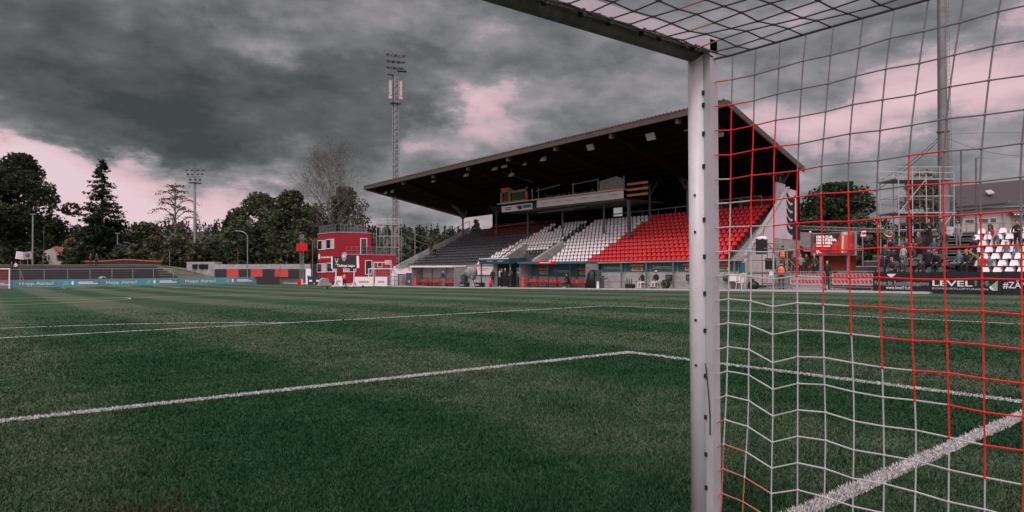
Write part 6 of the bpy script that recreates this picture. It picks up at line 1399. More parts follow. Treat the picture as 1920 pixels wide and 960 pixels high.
y = onx(1388, 37.2); z = pz(y); ch = thing('white_chair', 'white plastic chair near the steward at the end of the stand', 'chair', (37.2, y, z)); w = .24
m_ = MB(); m_.box((37.2, y, z+.45), (.46, .46, .04)); m_.build('seat', PLASW, ch)
for a in (-.2, .2):
    for b in (-.2, .2): m_ = MB(); m_.tube((37.2+a*1.1, y+b*1.1, z), (37.2+a*.9, y+b*.9, z+.45), .022); m_.build('leg', PLASW, ch)
m_ = MB()
for b in (-.21, -.07, .07, .21): m_.tube((37.42, y+b, z+.45), (37.52, y+b, z+.98), .022)
m_.path([(37.42, y-.23, z+.5), (37.52, y-.22, z+1.0), (37.54, y, z+1.06), (37.52, y+.22, z+1.0), (37.42, y+.23, z+.5)], .028, 6); m_.build('backrest', PLASW, ch)
m_ = MB()
for b in (-.25, .25): m_.path([(37.02, y+b, z+.45), (37.02, y+b, z+.66), (37.45, y+b, z+.68)], .022, 5)
m_.build('armrest', PLASW, ch)
y = onx(1412, 37.3); z = pz(y); bl = thing('bin_bag', 'black sack lying against the front wall right of the white chair', 'bag', (37.3, y, z)); m_ = MB(); m_.ball((37.3, y, z+.25), (.35, .4, .3), 10, 6); m_.build('sack', BLACK, bl, True); m_ = MB(); m_.tube((37.3, y, z+.5), (37.28, y+.03, z+.66), .06, .09, 7); m_.build('knot', BLACK, bl)
# television tower and metal steps at the corner of the stand
y0_ = onx(1432, 37.8); cp_ = thing('camera_platform', 'small railed metal platform with two black boxes at the near corner of the stand', 'platform', (37.8, y0_, pz(y0_)))
z = pz(y0_); m_ = MB(); P = [(37.2, y0_-1.0), (38.9, y0_-1.0), (38.9, y0_+.8), (37.2, y0_+.8)]
for a, b in P: m_.tube((a, b, z), (a, b, z+2.7), .035)
for h_ in (1.1, 1.9, 2.65):
    for k in range(4): m_.tube((*P[k], z+h_), (*P[(k+1) % 4], z+h_), .025)
m_.build('frame', METAL, cp_); m_ = MB(); m_.lo_hi((37.2, y0_-1, z+1.0), (38.9, y0_+.8, z+1.06)); m_.build('deck', METALD, cp_)
m_ = MB(); p = at(1428, 462, x=37.4); m_.box((37.4, p.y, p.z), (.5, .55, 1.0)); m_.build('speaker_box', BLACK, cp_); m_ = MB(); p = at(1445, 495, x=37.9); m_.box((37.9, p.y, p.z), (.5, .5, .75)); m_.build('speaker_box', BLACK, cp_); m_ = MB(); p = at(1428, 456, x=37.4); m_.ball((p.x, p.y, p.z+.3), (.3, .42, .16), 8, 5); m_.build('cover', PLASW, cp_); m_ = MB(); m_.tube((p.x, p.y-.1, p.z+.3), (p.x, p.y-.2, p.z+1.1), .02); m_.build('aerial', METALD, cp_)
sp_ = thing('metal_steps', 'steep metal steps with dark handrails leading up beside the stand wall', 'steps', (39.4, onx(1460, 39.4), .2)); y = onx(1460, 39.4); m_ = MB()
for k in range(6): m_.lo_hi((39.0, y-.9+.28*k, .2+.22*k), (39.9, y-.62+.28*k, .24+.22*k))
m_.lo_hi((38.97, y-.9, .15), (39.0, y+.9, .2)); m_.build('treads', METAL, sp_)
for x in (39.0, 39.9): m_ = MB(); m_.path([(x, y-1.1, 1.1), (x, y+.6, 2.9), (x, y+1.6, 2.9)], .035, 6); m_.tube((x, y-1.1, .1), (x, y-1.1, 1.1), .03); m_.tube((x, y+.6, 1.3), (x, y+.6, 2.9), .03); m_.build('handrail', METALD, sp_)
# kit left of the far dugout: portable goals, boards, boxes
def bx_at(px, py, d): return at(px, py, d=d)
def mini(px0, px1, top, bot, d, label, name='small_board', m__=WHITE, grp='low white boards by the red building'):
    A, B = at(px0, bot, d=d), at(px1, bot, d=d); zt = at(px0, top, d=d).z; zg = gz(A.y); t = thing(name, label, 'board', (A.x, A.y, zg), group=grp); n_ = Vector((fw.x, fw.y, 0)).normalized()*.06; m_ = MB(); z0 = zg+.08; m_.hexa([(A.x, A.y, z0), (B.x, B.y, z0), (B.x+n_.x, B.y+n_.y, z0), (A.x+n_.x, A.y+n_.y, z0)], [(A.x, A.y, zt), (B.x, B.y, zt), (B.x+n_.x, B.y+n_.y, zt), (A.x+n_.x, A.y+n_.y, zt)]); p_ = m_.build('panel', m__, t); m_ = MB(); C1 = A.lerp(B, .2); C2 = A.lerp(B, .8)
    for C_ in (C1, C2): m_.tube((C_.x, C_.y, zg), (C_.x+n_.x*8, C_.y+n_.y*8, zg), .03); m_.tube((C_.x+n_.x*8, C_.y+n_.y*8, zg), (C_.x+n_.x, C_.y+n_.y, zt-.1), .02)
    m_.build('foot', METAL, t); m_ = MB(); C_ = A.lerp(B, .5); h = zt-zg; m_.hexa(*[[tuple(A.lerp(B, .25)-n_*.3+Vector((0, 0, z-A.z))), tuple(A.lerp(B, .75)-n_*.3+Vector((0, 0, z-A.z))), tuple(A.lerp(B, .75)-n_*.05+Vector((0, 0, z-A.z))), tuple(A.lerp(B, .25)-n_*.05+Vector((0, 0, z-A.z)))] for z in (zg+h*.4, zg+h*.6)]); m_.build('print', TXG if m__ is WHITE else TXW, p_)
mini(664, 700, 519, 532, 80, 'left one of the low white boards in front of the red building'); mini(703, 726, 519, 532, 79, 'right one of the low white boards in front of the red building'); mini(628, 642, 518, 532, 84, 'small white board behind the left wheels of the banner frame')
mini(577, 588, 518, 530, 92, 'left dark blue box near the red building', 'blue_box', NAVY, 'dark blue boxes'); mini(590, 602, 518, 530, 92, 'right dark blue box near the red building', 'blue_box', NAVY, 'dark blue boxes'); mini(573, 583, 504, 532, 95, 'tall white panel left of the dark blue boxes', 'white_screen', WHITE, None)
def pgoal(px0, px1, top, bot, d, label):
    A, B = at(px0, bot, d=d), at(px1, bot, d=d); zt = at(px0, top, d=d).z; zg = gz(A.y)+.02; t = thing('portable_goal', label, 'goal', (A.x, A.y, zg), group='portable training goals'); n_ = Vector((fw.x, fw.y, 0)).normalized(); m_ = MB(); a, b = Vector((A.x, A.y, zg)), Vector((B.x, B.y, zg)); U = Vector((0, 0, zt-zg))
    for p in (a, b): m_.tube(p, p+U, .05); m_.tube(p+U, p+U*.95+n_*.7, .035); m_.tube(p+U*.95+n_*.7, p+n_*1.6, .035); m_.tube(p, p+n_*1.6, .04)
    m_.tube(a+U, b+U, .05); m_.tube(a+n_*1.6, b+n_*1.6, .04); m_.build('frame', WHITE, t); m_ = MB()
    for k in range(12): q = k/11; m_.tube(a.lerp(b, q)+U, a.lerp(b, q)+U*.95+n_*.7, .008, n=3, cap=False); m_.tube(a.lerp(b, q)+U*.95+n_*.7, a.lerp(b, q)+n_*1.6, .008, n=3, cap=False)
    for k in range(8): q = k/7; m_.tube((a+n_*1.6).lerp(a+U*.95+n_*.7, q), (b+n_*1.6).lerp(b+U*.95+n_*.7, q), .008, n=3, cap=False)
    m_.build('net', CL['white'], t)
pgoal(691, 737, 504, 530, 84, 'white portable goal folded behind the low white boards'); pgoal(700, 733, 492, 526, 88, 'second white portable goal with its crossbar higher, behind the first')
cvv = thing('covered_mower', 'machine under a grey sheet left of the banner frame', 'machine', tuple(bx_at(610, 530, 86)[:2])+(gz(78),)); p = cvv.location; m_ = MB(); m_.prism([(p.x-1.0, p.y-.4, p.z+.05), (p.x-.7, p.y-.4, p.z+.9), (p.x-.3, p.y-.35, p.z+1.05), (p.x+.25, p.y-.35, p.z+.95), (p.x+.5, p.y-.4, p.z+.1)], (.1, .8, 0)); m_.build('sheet', GREYC, cvv); m_ = MB(); m_.ball((p.x+1.5, p.y, p.z+.4), (.7, .5, .5), 8, 5); m_.build('black_sack', BLACK, cvv)
rp_ = thing('marker_post', 'short red and white post at the right end of the black cloth fence', 'post', tuple(bx_at(561, 530, 94)[:2])+(gz(85),)); p = rp_.location; m_ = MB(); m_.box((p.x, p.y, p.z+.4), (.45, .3, .8)); m_.build('red_part', PLASR, rp_); m_ = MB(); m_.box((p.x+.35, p.y, p.z+.4), (.18, .3, .8)); m_.build('white_part', WHITE, rp_)
# rail fence along the far touchline corner
cf = thing('corner_railing', 'grey railing between the red building and the white roofed dugout', 'railing', (37.2, 68, pz(70))); m_ = MB()
for k in range(9): y = 67.5+1.2*k; m_.tube((37.2, y, pz(y)), (37.2, y, pz(y)+1.1), .03)
for h_ in (1.1, .6): m_.tube((37.2, 67.5, pz(67)+h_), (37.2, 77, pz(77)+h_), .03)
m_.build('rails', METAL, cf); m_ = MB()
for k, h_ in ((1, 1.4), (3, 1.7), (5, 1.3)): y = 67.9+1.4*k; m_.box((37.5, y, pz(y)+h_/2), (.4, .7, h_)); 
bxs = m_
for k, (y, h_, mm__) in enumerate(((69.5, 1.5, METALD), (71.2, 1.2, GREYC), (73.2, 1.5, WHITE), (75.4, 1.1, GREYC))):
    t = thing('service_cabinet', ['dark upright', 'grey squat', 'white upright', 'pale low'][k]+' cabinet behind the railing left of the white roofed dugout', 'cabinet', (37.7, y, pz(y))); m_ = MB(); m_.box((37.75, y, pz(y)+h_/2), (.5, .7, h_)); m_.build('body', mm__, t); m_ = MB(); m_.box((37.49, y, pz(y)+h_*.5), (.015, .55, h_*.8)); m_.build('door', mm__, t)

# ------------------------------------------------------------------ right hand side: barriers, boards, screen, terrace, house
def barrier(px0, px1, label):
    ya, yb_ = onx(px0, 36.1), onx(px1, 36.1); ya, yb_ = min(ya, yb_), max(ya, yb_); x = 36.1; z = pz((ya+yb_)/2); t = thing('crowd_barrier', label, 'barrier', (x, (ya+yb_)/2, z), group='crowd barriers'); m_ = MB()
    m_.path([(x, ya, z+.12), (x, ya, z+1.0), (x, ya+.08, z+1.1), (x, yb_-.08, z+1.1), (x, yb_, z+1.0), (x, yb_, z+.12)], .022, 6); m_.tube((x, ya, z+.2), (x, yb_, z+.2), .02); m_.build('frame', METAL, t); m_ = MB(); n_ = int((yb_-ya)/.10)
    for k in range(1, n_): y = ya+(yb_-ya)*k/n_; m_.tube((x, y, z+.2), (x, y, z+1.09), .008, n=4, cap=False)
    m_.build('bars', METAL, t); 
    for y in (ya+.15, yb_-.15): m_ = MB(); m_.tube((x-.3, y, z), (x, y, z+.2), .02); m_.tube((x+.3, y, z), (x, y, z+.2), .02); m_.build('foot', METAL, t)
    m_ = MB(); m_.lo_hi((x+.03, ya+.12, z+.32), (x+.045, yb_-.12, z+.98)); b_ = m_.build('cloth_banner', mat('pinkish_banner', (.50, .38, .38), .8, var=.15), t); m_ = MB(); nn = int((yb_-ya-.3)/.22)
    for r_ in (0, 1):
        for k in range(nn): y = ya+.18+.22*k; zz = z+.42+.33*r_; m_.prism([(x+.028, y, zz), (x+.028, y+.14, zz), (x+.028, y+.20, zz+.2), (x+.028, y+.06, zz+.2)], (-.004, 0, 0))
    tagit(m_.build('red_print', mat('banner_red', (.5, .02, .03), .7), b_))
barrier(1547, 1477, 'left crowd barrier with a red patterned cloth, by the end of the stand'); barrier(1641, 1556, 'right crowd barrier with a red patterned cloth, next to the black board')
gt = thing('pitch_gate', 'low metal gate between the camera platform and the left crowd barrier', 'gate', (36.3, onx(1455, 36.3), 0)); ya, yb_ = onx(1474, 36.3), onx(1438, 36.3); z = pz(20); m_ = MB(); m_.path([(36.3, ya, z), (36.3, ya, z+1.25), (36.3, yb_, z+1.25), (36.3, yb_, z)], .03, 6); m_.tube((36.3, ya, z+.15), (36.3, yb_, z+.15), .03); m_.build('frame', METAL, gt); m_ = MB()
for k in range(1, 6): y = ya+(yb_-ya)*k/6; m_.tube((36.3, y, z+.15), (36.3, y, z+1.25), .012)
m_.build('bars', METAL, gt); m_ = MB(); m_.box((36.28, yb_-.3, z+1.0), (.02, .25, .25)); m_.build('small_plate', PLASW, gt)
for k, (a, b, lb) in enumerate(((1636, 1754, 'black board reading Partner fuer Raumluftkompetenz in front of the right terrace'.replace('fuer', 'für')), (1745, 1878, 'black board reading LEVEL14 with a green arrow mark'), (1878, 2010, 'black board cut by the right edge, reading a hashtag and ZÄM'))):
    ya, yb_ = onx(b, 35.9), onx(a, 35.9)
    if k == 0: ya = onx(1745, 35.9)
    z = gz((ya+yb_)/2); t = thing('advertising_board', lb, 'advertising board', (35.9, (ya+yb_)/2, z), group='black boards along the right touchline'); m_ = MB(); m_.lo_hi((35.9, ya+.01, z+.0), (36.0, yb_-.01, z+1.12)); p_ = m_.build('panel', mat('black_board', (.008, .010, .013), .5, var=.2), t); xx = 35.885
    def bt(s_, pa, pb_, py0, py1, m__, bold=0., shear=0.):
        y1, y2 = onx(pa, 35.9), onx(pb_, 35.9); z1, z2 = at((pa+pb_)/2, py1, x=35.9).z, at((pa+pb_)/2, py0, x=35.9).z; text(s_, (xx, (y1+y2)/2, (z1+z2)/2), (0, -1, 0), (z2-z1)*1.32, m__, p_, abs(y1-y2), bold=bold, shear=shear)
    if k == 0: bt('Partner für Raumluftkompetenz', 1640, 1741, 527, 535, TXG); bt('www.level14.ch', 1661, 1708, 536, 543, TXW); m_ = MB(); y = onx(1672, 35.9); zt_ = at(1672, 516, x=35.9).z; m_.prism([(xx, y+.25, zt_+.07), (xx, y-.22, zt_+.07), (xx, y-.1, zt_-.04), (xx, y+.02, zt_-.12), (xx, y+.2, zt_-.02)], (-.01, 0, 0)); m_.build('torn_sticker', TXW, p_); m_ = MB(); m_.lo_hi((xx, onx(1725, 35.9), at(1700, 535.5, x=35.9).z), (xx+.005, onx(1650, 35.9), at(1700, 535, x=35.9).z)); m_.build('rule', TXG, p_)
    if k == 1:
        bt('LEVEL', 1747, 1822, 526.5, 537.5, TXW, .006); bt('14', 1824, 1852, 526.5, 537.5, GRN, .004); bt('KOMFORTLÜFTUNGEN', 1747, 1852, 540, 543.5, TXG, .004)
        def q(px, py, o=0): p = at(px, py, x=35.9); return (xx-o, p.y, p.z)
        m_ = MB(); m_.prism([q(1855, 538), q(1871, 526), q(1871, 545), q(1864, 545)], (-.006, 0, 0)); m_.build('arrow_mark', GRNL, p_); m_ = MB(); m_.prism([q(1855, 538, .008), q(1858, 536, .008), q(1862, 541, .008), q(1865, 545, .008), q(1861, 544.5, .008), q(1857, 542, .008)], (-.004, 0, 0)); m_.build('arrow_edge', TXW, p_)
    if k == 2: bt('#ZÄMME', 1880, 1952, 529, 542, TXW, .004)
# ground behind the boards rises to the terrace
tr = thing('seating_terrace', 'small open terrace of black and white seats behind the black boards', 'terrace', (38, 10, 0)); m_ = MB(); NTR = 8
def tzr(i): return .55+.37*i
for i in range(NTR): m_.lo_hi((37.6+.78*i, -14, 0), (37.6+.78*(i+1)+.002, 17.2-.25*i, tzr(i)))
m_.build('steps', mat('dark_terrace_steps', (.026, .026, .026), .9, var=.4), tr); ya1, ya2 = 10.3, 12.0
m_ = MB()
for i in range(NTR*2): m_.lo_hi((37.6+.39*i, onx(1820, 42)-.25, .3+.185*i), (37.6+.39*(i+1)-.02, onx(1780, 42)+.3, .57+.185*i))
m_.build('aisle_stairs', mat('worn_dark_steps', (.05, .045, .045), .9, var=.3), tr)
m_ = MB()
for i in range(NTR*2): m_.lo_hi((37.585+.39*i, onx(1820, 42)-.25, .545+.185*i), (37.6+.39*i, onx(1780, 42)+.3, .573+.185*i))
m_.build('stair_nosing', CONC, tr)
TS = []
for i in range(NTR-1):
    x = 37.6+.78*i+.45
    for k in range(70):
        y = -12+.52*k; 
        if y > 15.6-.55*i: continue
        c = Vector((x, y, tzr(i)+.5)); d_ = c-CAM; px = 960+F*d_.dot(rt)/d_.dot(fw)
        if 1772 < px < 1826+6*0: continue
        if px > 1930: continue
        TS.append((x, y, tzr(i)+.02, 'w' if px >= 1820 else 'k'))
for (x, y, z, c) in TS[:200]:
    o = bpy.data.objects.new('seat', SM[c]); col.objects.link(o); o.parent = tr; o.location = Vector((x, y, z))-tr.location
print('terrace seats', len(TS), 'stand seats', len(SEATS))
tb_ = MB(); xe = 37.6+.78*NTR; tb_.hexa([(xe, -30, 0), (62, -30, 0), (62, 20, 0), (xe, 16.5, 0)], [(xe, -30, tzr(NTR-1)-.05), (62, -30, tzr(NTR-1)+.2), (62, 18, tzr(NTR-1)+.2), (xe, 15.0, tzr(NTR-1)-.05)]); struct(tb_.build('terrace_bank', MATS['bank_grass']))
hedge(1640, 1925, 447, 43, LEAFM, 'rough low grass and weeds along the top of the seating terrace', 3.2, .12, 60)
# stone edge / steps to the left of the terrace
wl = thing('stone_steps', 'dark steps with a pale edge climbing beside the black seats', 'steps', (40, 18, 0)); m_ = MB()
for i in range(8): m_.lo_hi((38.4+.7*i, 15.9-.2*i, 0), (39.1+.7*i, 18.6-.2*i, .35+.33*i))
m_.build('treads', MATS['worn_dark_steps'], wl); m_ = MB()
for i in range(8): m_.lo_hi((38.38+.7*i, 15.9-.2*i, .30+.33*i), (38.397+.7*i, 18.6-.2*i, .355+.33*i))
m_.build('step_edges', CONC, wl)
# video screen
d = 52; sn = thing('video_screen', 'red video screen on a post with three lines of white lettering', 'screen', tuple(at(1563, 500, d=d)[:2])+(.4,))
def sc(px, py, o=0): p = at(px, py, d=d); return p-Vector((fw.x, fw.y, 0)).normalized()*o
S = [sc(1525, 477.5), sc(1602, 477), sc(1602, 434.5), sc(1525, 439)]
m_ = MB(); m_.prism([sc(1524, 479, -.02), sc(1607, 479, -.02), sc(1607, 433.5, -.02), sc(1524, 438, -.02)], Vector((fw.x, fw.y, 0))*.35); m_.build('casing', METAL, sn)
SCR = bpy.data.materials.new('screen_picture'); SCR.use_nodes = True; t_ = SCR.node_tree; b_ = t_.nodes['Principled BSDF']; n_ = t_.nodes.new('ShaderNodeTexNoise'); n_.inputs['Scale'].default_value = .9; n_.inputs['Detail'].default_value = 5; r_ = t_.nodes.new('ShaderNodeValToRGB'); g_ = t_.nodes.new('ShaderNodeTexCoord'); t_.links.new(g_.outputs['Object'], n_.inputs['Vector']); t_.links.new(n_.outputs['Fac'], r_.inputs[0])
cc = r_.color_ramp; cc.elements[0].position = .40; cc.elements[0].color = (.05, .002, .003, 1); cc.elements[1].position = .68; cc.elements[1].color = (1, .09, .03, 1); e = cc.elements.new(.52); e.color = (.45, .004, .006, 1)
t_.links.new(r_.outputs[0], b_.inputs['Emission Color']); b_.inputs['Emission Strength'].default_value = .75; b_.inputs['Base Color'].default_value = (.02, .01, .01, 1)
m_ = MB(); m_.prism(S, -Vector((fw.x, fw.y, 0))*.03); scp = m_.build('display', SCR, sn)
LED = mat('lit_lettering', (.7, .6, .6), .6, emit=((1, .8, .8), .55)); 
m_ = MB(); m_.prism([sc(1526, 455, .035), sc(1565, 455, .035), sc(1572, 447, .035), sc(1575, 437, .035), sc(1526, 439.5, .035)], Vector((fw.x, fw.y, 0))*.004); m_.build('dark_field', BLACK, scp)
for s_, py, w in (('UNSER CLUB.', 444.5, 31), ('UNSER STADION.', 450.2, 38), ('UNSER WEIN.', 456, 30), ('DAS STADIONBIER', 461.5, 28)):
    if s_ == 'DAS STADIONBIER':
        m_ = MB(); a = sc(1530, py, .045); b = sc(1556, py, .045); m_.tube(a, b, .035, n=4); m_.build('caption_line', LED, scp); continue
    text(s_, sc(1530+w/2, py, .045), ax, .27, LED, scp, w*d/F, bold=.008)
m_ = MB(); m_.path([sc(1532, 476, .06), sc(1531, 470, .06), sc(1533.5, 467.5, .06), sc(1535, 473, .06), sc(1539, 474, .06)], .03, 4); m_.build('signature_mark', LED, scp)
m_ = MB(); a, b = sc(1580, 475, .1), sc(1582, 441, .1); m_.tube(a, b, 7.5*d/F, 7*d/F, 14); can = m_.build('can_picture', mat('can_body', (.35, .06, .04), .4, emit=((.22, .05, .03), .4)), scp); m_ = MB(); m_.tube(sc(1582, 440.5, .1), sc(1582, 435, .1), 6.5*d/F, 5*d/F, 14); m_.build('can_lid', mat('can_lid', (.35, .35, .35), .4), can); m_ = MB(); m_.tube(sc(1576.5, 475, .28), sc(1577, 442, .28), .08, n=8); m_.build('can_highlight', mat('can_cream', (.5, .42, .3), .5, emit=((.3, .25, .18), .4)), can)
m_ = MB(); m_.tube(sc(1541, 479, -.2), Vector((sc(1541, 479, -.2).x, sc(1541, 479, -.2).y, .3)), .13); m_.tube(sc(1592, 479, -.2), Vector((sc(1592, 479, -.2).x, sc(1592, 479, -.2).y, .3)), .10); m_.build('post', METAL, sn)
# lighting truss over the screen
tz1 = thing('lattice_truss', 'horizontal grey lattice truss above the video screen', 'truss', tuple(at(1500, 428, d=56))); m_ = MB(); A0, A1 = at(1500, 424, d=57), at(1668, 430, d=54); B0, B1 = at(1500, 430, d=57), at(1668, 436, d=54)
off = Vector((fw.x, fw.y, 0)).normalized()*.3
for o_ in (Vector(), off): m_.tube(A0+o_, A1+o_, .04, n=5); m_.tube(B0+o_, B1+o_, .04, n=5)
for k in range(26): p, q = k/26, (k+1)/26; m_.tube(A0.lerp(A1, p), B0.lerp(B1, (p+q)/2), .022, n=4); m_.tube(B0.lerp(B1, (p+q)/2), A0.lerp(A1, q), .022, n=4)
m_.build('lattice', METAL, tz1); m_ = MB(); p = at(1617, 436, d=55); m_.tube((p.x, p.y, p.z), (p.x, p.y, .4), .06); p = at(1664, 436, d=54); m_.tube((p.x, p.y, p.z), (p.x, p.y, 2), .06); m_.build('leg', METAL, tz1)
sg_ = thing('small_sign', 'small white and red sign hanging right of the video screen', 'sign', tuple(at(1620, 440, d=54))); m_ = MB(); m_.prism([sc(1614, 443.5), sc(1624, 443), sc(1624, 432.5), sc(1616, 433)], Vector((fw.x, fw.y, 0))*.05); m_.build('plate', PLASW, sg_); m_ = MB(); m_.prism([sc(1616, 440, .02), sc(1624, 439.5, .02), sc(1624, 435, .02), sc(1616, 435.5, .02)], Vector((fw.x, fw.y, 0))*.01); m_.build('red_print', MATS['banner_red'], sg_)
# kiosk with dark tiled roof and orange wall behind the screen
d = 64; kx = thing('kiosk', 'low kiosk with orange walls and a grey tiled roof behind the video screen', 'kiosk', tuple(at(1560, 505, d=d)[:2])+(.4,))
fh = Vector((fw.x, fw.y, 0)).normalized()
def kp(px, py, o=0): return at(px, py, d=d)+fh*o
m_ = MB(); m_.prism([kp(1502, 508), kp(1606, 508), kp(1606, 470), kp(1502, 470)], fh*4); m_.build('wall', mat('orange_wall', (.15, .020, .008), .8, var=.3, scale=.6), kx)
m_ = MB(); m_.prism([kp(1530, 508, -.05), kp(1537, 508, -.05), kp(1537, 478, -.05), kp(1530, 478, -.05)], fh*.04); m_.prism([kp(1542, 508, -.05), kp(1552, 508, -.05), kp(1552, 478, -.05), kp(1542, 478, -.05)], fh*.04); m_.build('dark_opening', BLACK, kx)
m_ = MB(); m_.prism([kp(1498, 468, -1.0), kp(1606, 466, -1.0), kp(1590, 437, 4), kp(1498, 432, 4)], Vector((0, 0, .15))); rk = m_.build('roof', mat('slate_roof', (.085, .08, .078), .85, var=.4, scale=3, bump=.8, bscale=9), kx)
m_ = MB(); m_.prism([kp(1498, 472, -1.05), kp(1606, 470, -1.05), kp(1606, 466, -1.05), kp(1498, 467, -1.05)], fh*.1); m_.build('gutter', GREYC, rk); m_ = MB(); m_.ball(kp(1506, 437, -1.5), (.12, .12, .12), 8, 5); m_.build('lamp', PLASW, rk)
# house on the right
d = 74; hr = thing('house', 'large pale house with a dark tiled roof and a skylight at the right edge', 'house', tuple(at(1850, 470, d=d)[:2])+(2.5,))
def hp2(px, py, o=0): return at(px, py, d=d)+fh*o
m_ = MB(); m_.prism([hp2(1772, 470), hp2(1975, 470), hp2(1975, 385), hp2(1772, 393)], fh*9); m_.build('wall', mat('house_render_right', (.36, .335, .31), .9, var=.08, scale=.5, bump=.2), hr)
m_ = MB(); m_.prism([hp2(1767, 394, -.7), hp2(1880, 385, -.7), hp2(1985, 380, -.7), hp2(1985, 330, 5), hp2(1795, 348, 5)], Vector((0, 0, .25))); rr2 = m_.build('roof', TILE, hr)
m_ = MB(); m_.prism([hp2(1767, 397, -.8), hp2(1880, 388, -.8), hp2(1985, 383, -.8), hp2(1985, 380, -.8), hp2(1880, 385, -.8), hp2(1767, 394, -.8)], fh*.15); m_.build('gutter', METALD, rr2)
m_ = MB(); m_.prism([hp2(1865, 363, 1.0), hp2(1877, 361, 1.0), hp2(1880, 354, 1.8), hp2(1868, 356, 1.8)], Vector((0, 0, .12))); m_.build('skylight', GREYC, rr2)
m_ = MB(); m_.prism([hp2(1878, 384, -.75), hp2(1888, 376, -.75), hp2(1985, 372, -.75), hp2(1985, 382, -.75)], fh*1.5); m_.build('dormer_hood', METALD, rr2)
for (a, b, t0, t1) in ((1808, 1826, 411, 419), (1833, 1853, 409, 418), (1855, 1868, 408.5, 417), (1795, 1803, 412, 419)):
    m_ = MB(); m_.prism([hp2(a, t1, -.06), hp2(b, t1, -.06), hp2(b, t0, -.06), hp2(a, t0, -.06)], fh*.05); w_ = m_.build('window', WHITE, hr); m_ = MB(); m_.prism([hp2(a+1, t1-.7, -.1), hp2(b-1, t1-.7, -.1), hp2(b-1, t0+.7, -.1), hp2(a+1, t0+.7, -.1)], fh*.03); m_.build('pane', GLASS, w_)
m_ = MB(); m_.prism([hp2(1889, 396, -.5), hp2(1960, 394, -.5), hp2(1960, 401, -.9), hp2(1890, 403, -.9)], fh*.3); m_.build('awning', METALD, hr)
m_ = MB(); 
for k in range(9): m_.prism([hp2(1890+6*k, 402.6, -.95), hp2(1893+6*k, 402.5, -.95), hp2(1893+6*k, 404.5, -.95), hp2(1890+6*k, 404.6, -.95)], fh*.02)
m_.build('awning_fringe', WHITE, hr); m_ = MB(); m_.tube(hp2(1880, 396, -.2), hp2(1880, 440, -.2), .07); m_.build('downpipe', GREYC, hr)
wallpx('garden_wall', 'pale low wall with a rail in front of the right hand house', 'wall', 1795, 1925, 437, 50, 3.2, PAINTW, .25)
rt_ = thing('terrace_railing', 'grey metal railing along the top of the seating terrace', 'railing', tuple(at(1800, 440, d=47))); m_ = MB(); A, B = at(1792, 420, d=47), at(1985, 415, d=44)
for h_ in (0, .55, 1.1): m_.tube(A-Vector((0, 0, h_)), B-Vector((0, 0, h_)), .028)
for k in range(10): p = A.lerp(B, k/9); m_.tube(p, (p.x, p.y, p.z-1.5), .03)
m_.build('rails', METAL, rt_)
wallpx('pale_hut', 'pale hut wall seen at the foot of the right scaffold', 'hut', 1774, 1802, 425, 54, 2.6, PAINTW, 1.5)

# spectators on the terrace
def spec(label, px, foot_py, row, kind, face, **k):
    x = 37.6+.78*row+.30; p = at(px, foot_py, x=x); return person(label, (x, p.y, tzr(row)), kind, face, group='spectators on the right terrace', **k)
W_ = -math.pi/2
def scarf(t, s): m_ = MB(); m_.path([(-.16, .06, 1.40), (0, .11, 1.36), (.18, .08, 1.44), (.4, .05, 1.62)], .05, 6); m_.build('white_scarf', CL['white'], t, local=True).scale = (s, s, s)
spec('child in a red jacket holding up a white scarf on the terrace', 1669, 480, 4, 'armsup', W_, top='red', leg='black', hair='dark', s=.8, extra=scarf)
spec('child in a navy jacket leaning beside the red jacket', 1682, 480, 3, 'bend', W_+1.4, top='navy', leg='black', s=.85)
spec('child in a light grey hoodie and grey trousers standing among the black seats', 1694, 490, 2, 'stand', W_, top='lightgrey', leg='grey', hair='blond', s=.72)
spec('tall person in black seen from behind on top of the terrace, left of the mast', 1706, 460, 6, 'pocket', W_+.6, top='black', leg='black', s=1.05)
spec('person in black with dark hair standing at the top near the scaffold', 1742, 470, 5, 'talk', W_, top='black', leg='black', hair='dark')
spec('person in a camouflage jacket and white cap standing before the round mast', 1765, 470, 5, 'stand', 1.9, top='camo', leg='jeans', hat='white', s=1.05)
spec('person in a teal jacket sitting among the black seats', 1752, 478, 3, 'sit', W_, top='teal', leg='jeans', hair='brown')
spec('large person in a black shirt sitting with the back turned, below the teal jacket', 1741, 498, 1, 'sit', 1.4, top='black', leg='black', s=1.15)
spec('person in black clothes sitting beside the aisle with hands on the knees', 1759, 505, 1, 'sitlean', W_, top='black', leg='black', hair='dark')
spec('bald person sitting low among the black seats at the left', 1676, 512, 0, 'sitlean', W_, top='dark', leg='black', hair='blond')
spec('person with a blue cap sitting low behind the board', 1726, 513, 0, 'sit', W_, top='black', leg='black', hat='teal', s=.9)
spec('person in a grey jacket sitting at the right side of the aisle', 1799, 511, 1, 'sit', W_+.5, top='tealg', leg='black', hair='brown')
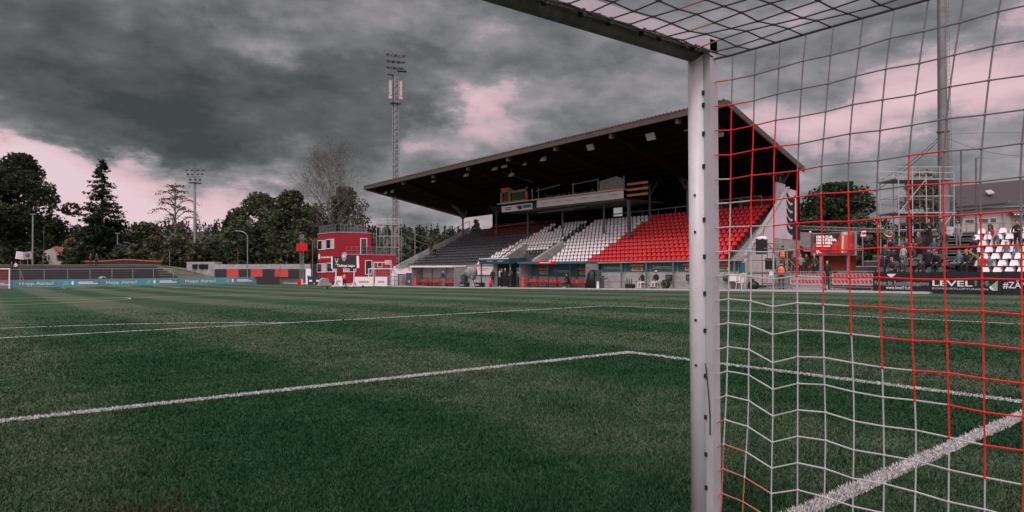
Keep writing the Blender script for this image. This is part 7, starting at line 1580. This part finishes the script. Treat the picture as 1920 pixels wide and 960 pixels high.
spec('person in a dark jacket with a white stripe sitting right of the grey jacket', 1817, 511, 1, 'sitlean', W_+.2, top='dark', leg='black', hair='blond')
spec('person in an olive jacket leaning over the front of the white seats', 1836, 512, 1, 'bend', W_+1.2, top='olive', leg='olive', hair='blond', s=.8)
spec('child with an orange red collar sitting behind the olive jacket', 1843, 490, 1, 'sit', W_, top='red', leg='dark', s=.8, hair='brown')
spec('person in black with a blue cap lying back on the upper white seats', 1826, 475, 3, 'sit', W_+.3, top='black', leg='black', hat='teal')
spec('woman with long dark hair in a pink sweater on the terrace', 1868, 476, 4, 'bend', W_+.3, top='pink', leg='tealg', long=True, s=1.0)
spec('person dressed all in black standing at the right edge of the terrace', 1908, 476, 4, 'talk', W_, top='black', leg='black')
spec('child in a teal top sitting on the white seats right of the pink sweater', 1887, 490, 3, 'sit', W_, top='jeans', leg='dark', hair='blond', s=.75)
spec('child in a grey green hood sitting at the right edge', 1908, 487, 3, 'sit', W_, top='tealg', leg='grey', hair='blond', s=.75)
spec('person in grey with trousers standing above the aisle stairs', 1797, 462, 5, 'stand', W_, top='grey', leg='grey', s=.8)
spec('person in a dark coat sitting among the black seats near the red jacket', 1660, 495, 2, 'sit', W_, top='dark', leg='dark', hair='grey')

spec('person in a dark hooded jacket sitting beside the blue cap', 1712, 505, 2, 'sitlean', W_, top='dark', leg='jeans', hair='brown')
spec('person in a brown coat sitting high up by the scaffold', 1722, 490, 4, 'sit', W_+.3, top='brown', leg='black', hair='grey')
spec('person in a navy jacket talking with a neighbour in the black seats', 1700, 500, 3, 'sit', W_-.5, top='navy', leg='black', hair='blond')
spec('person in dark clothes sitting beside the bald person', 1692, 512, 0, 'sit', W_, top='dark', leg='dark', hair='dark', s=.9)
spec('person in a grey jacket in front of the aisle stairs, standing sideways', 1772, 495, 3, 'talk', 0.4, top='dark', leg='jeans', hair='brown')
spec('child with a blue jacket sitting in the lowest white row', 1856, 512, 1, 'sit', W_, top='jeans', leg='dark', hair='brown', s=.75)
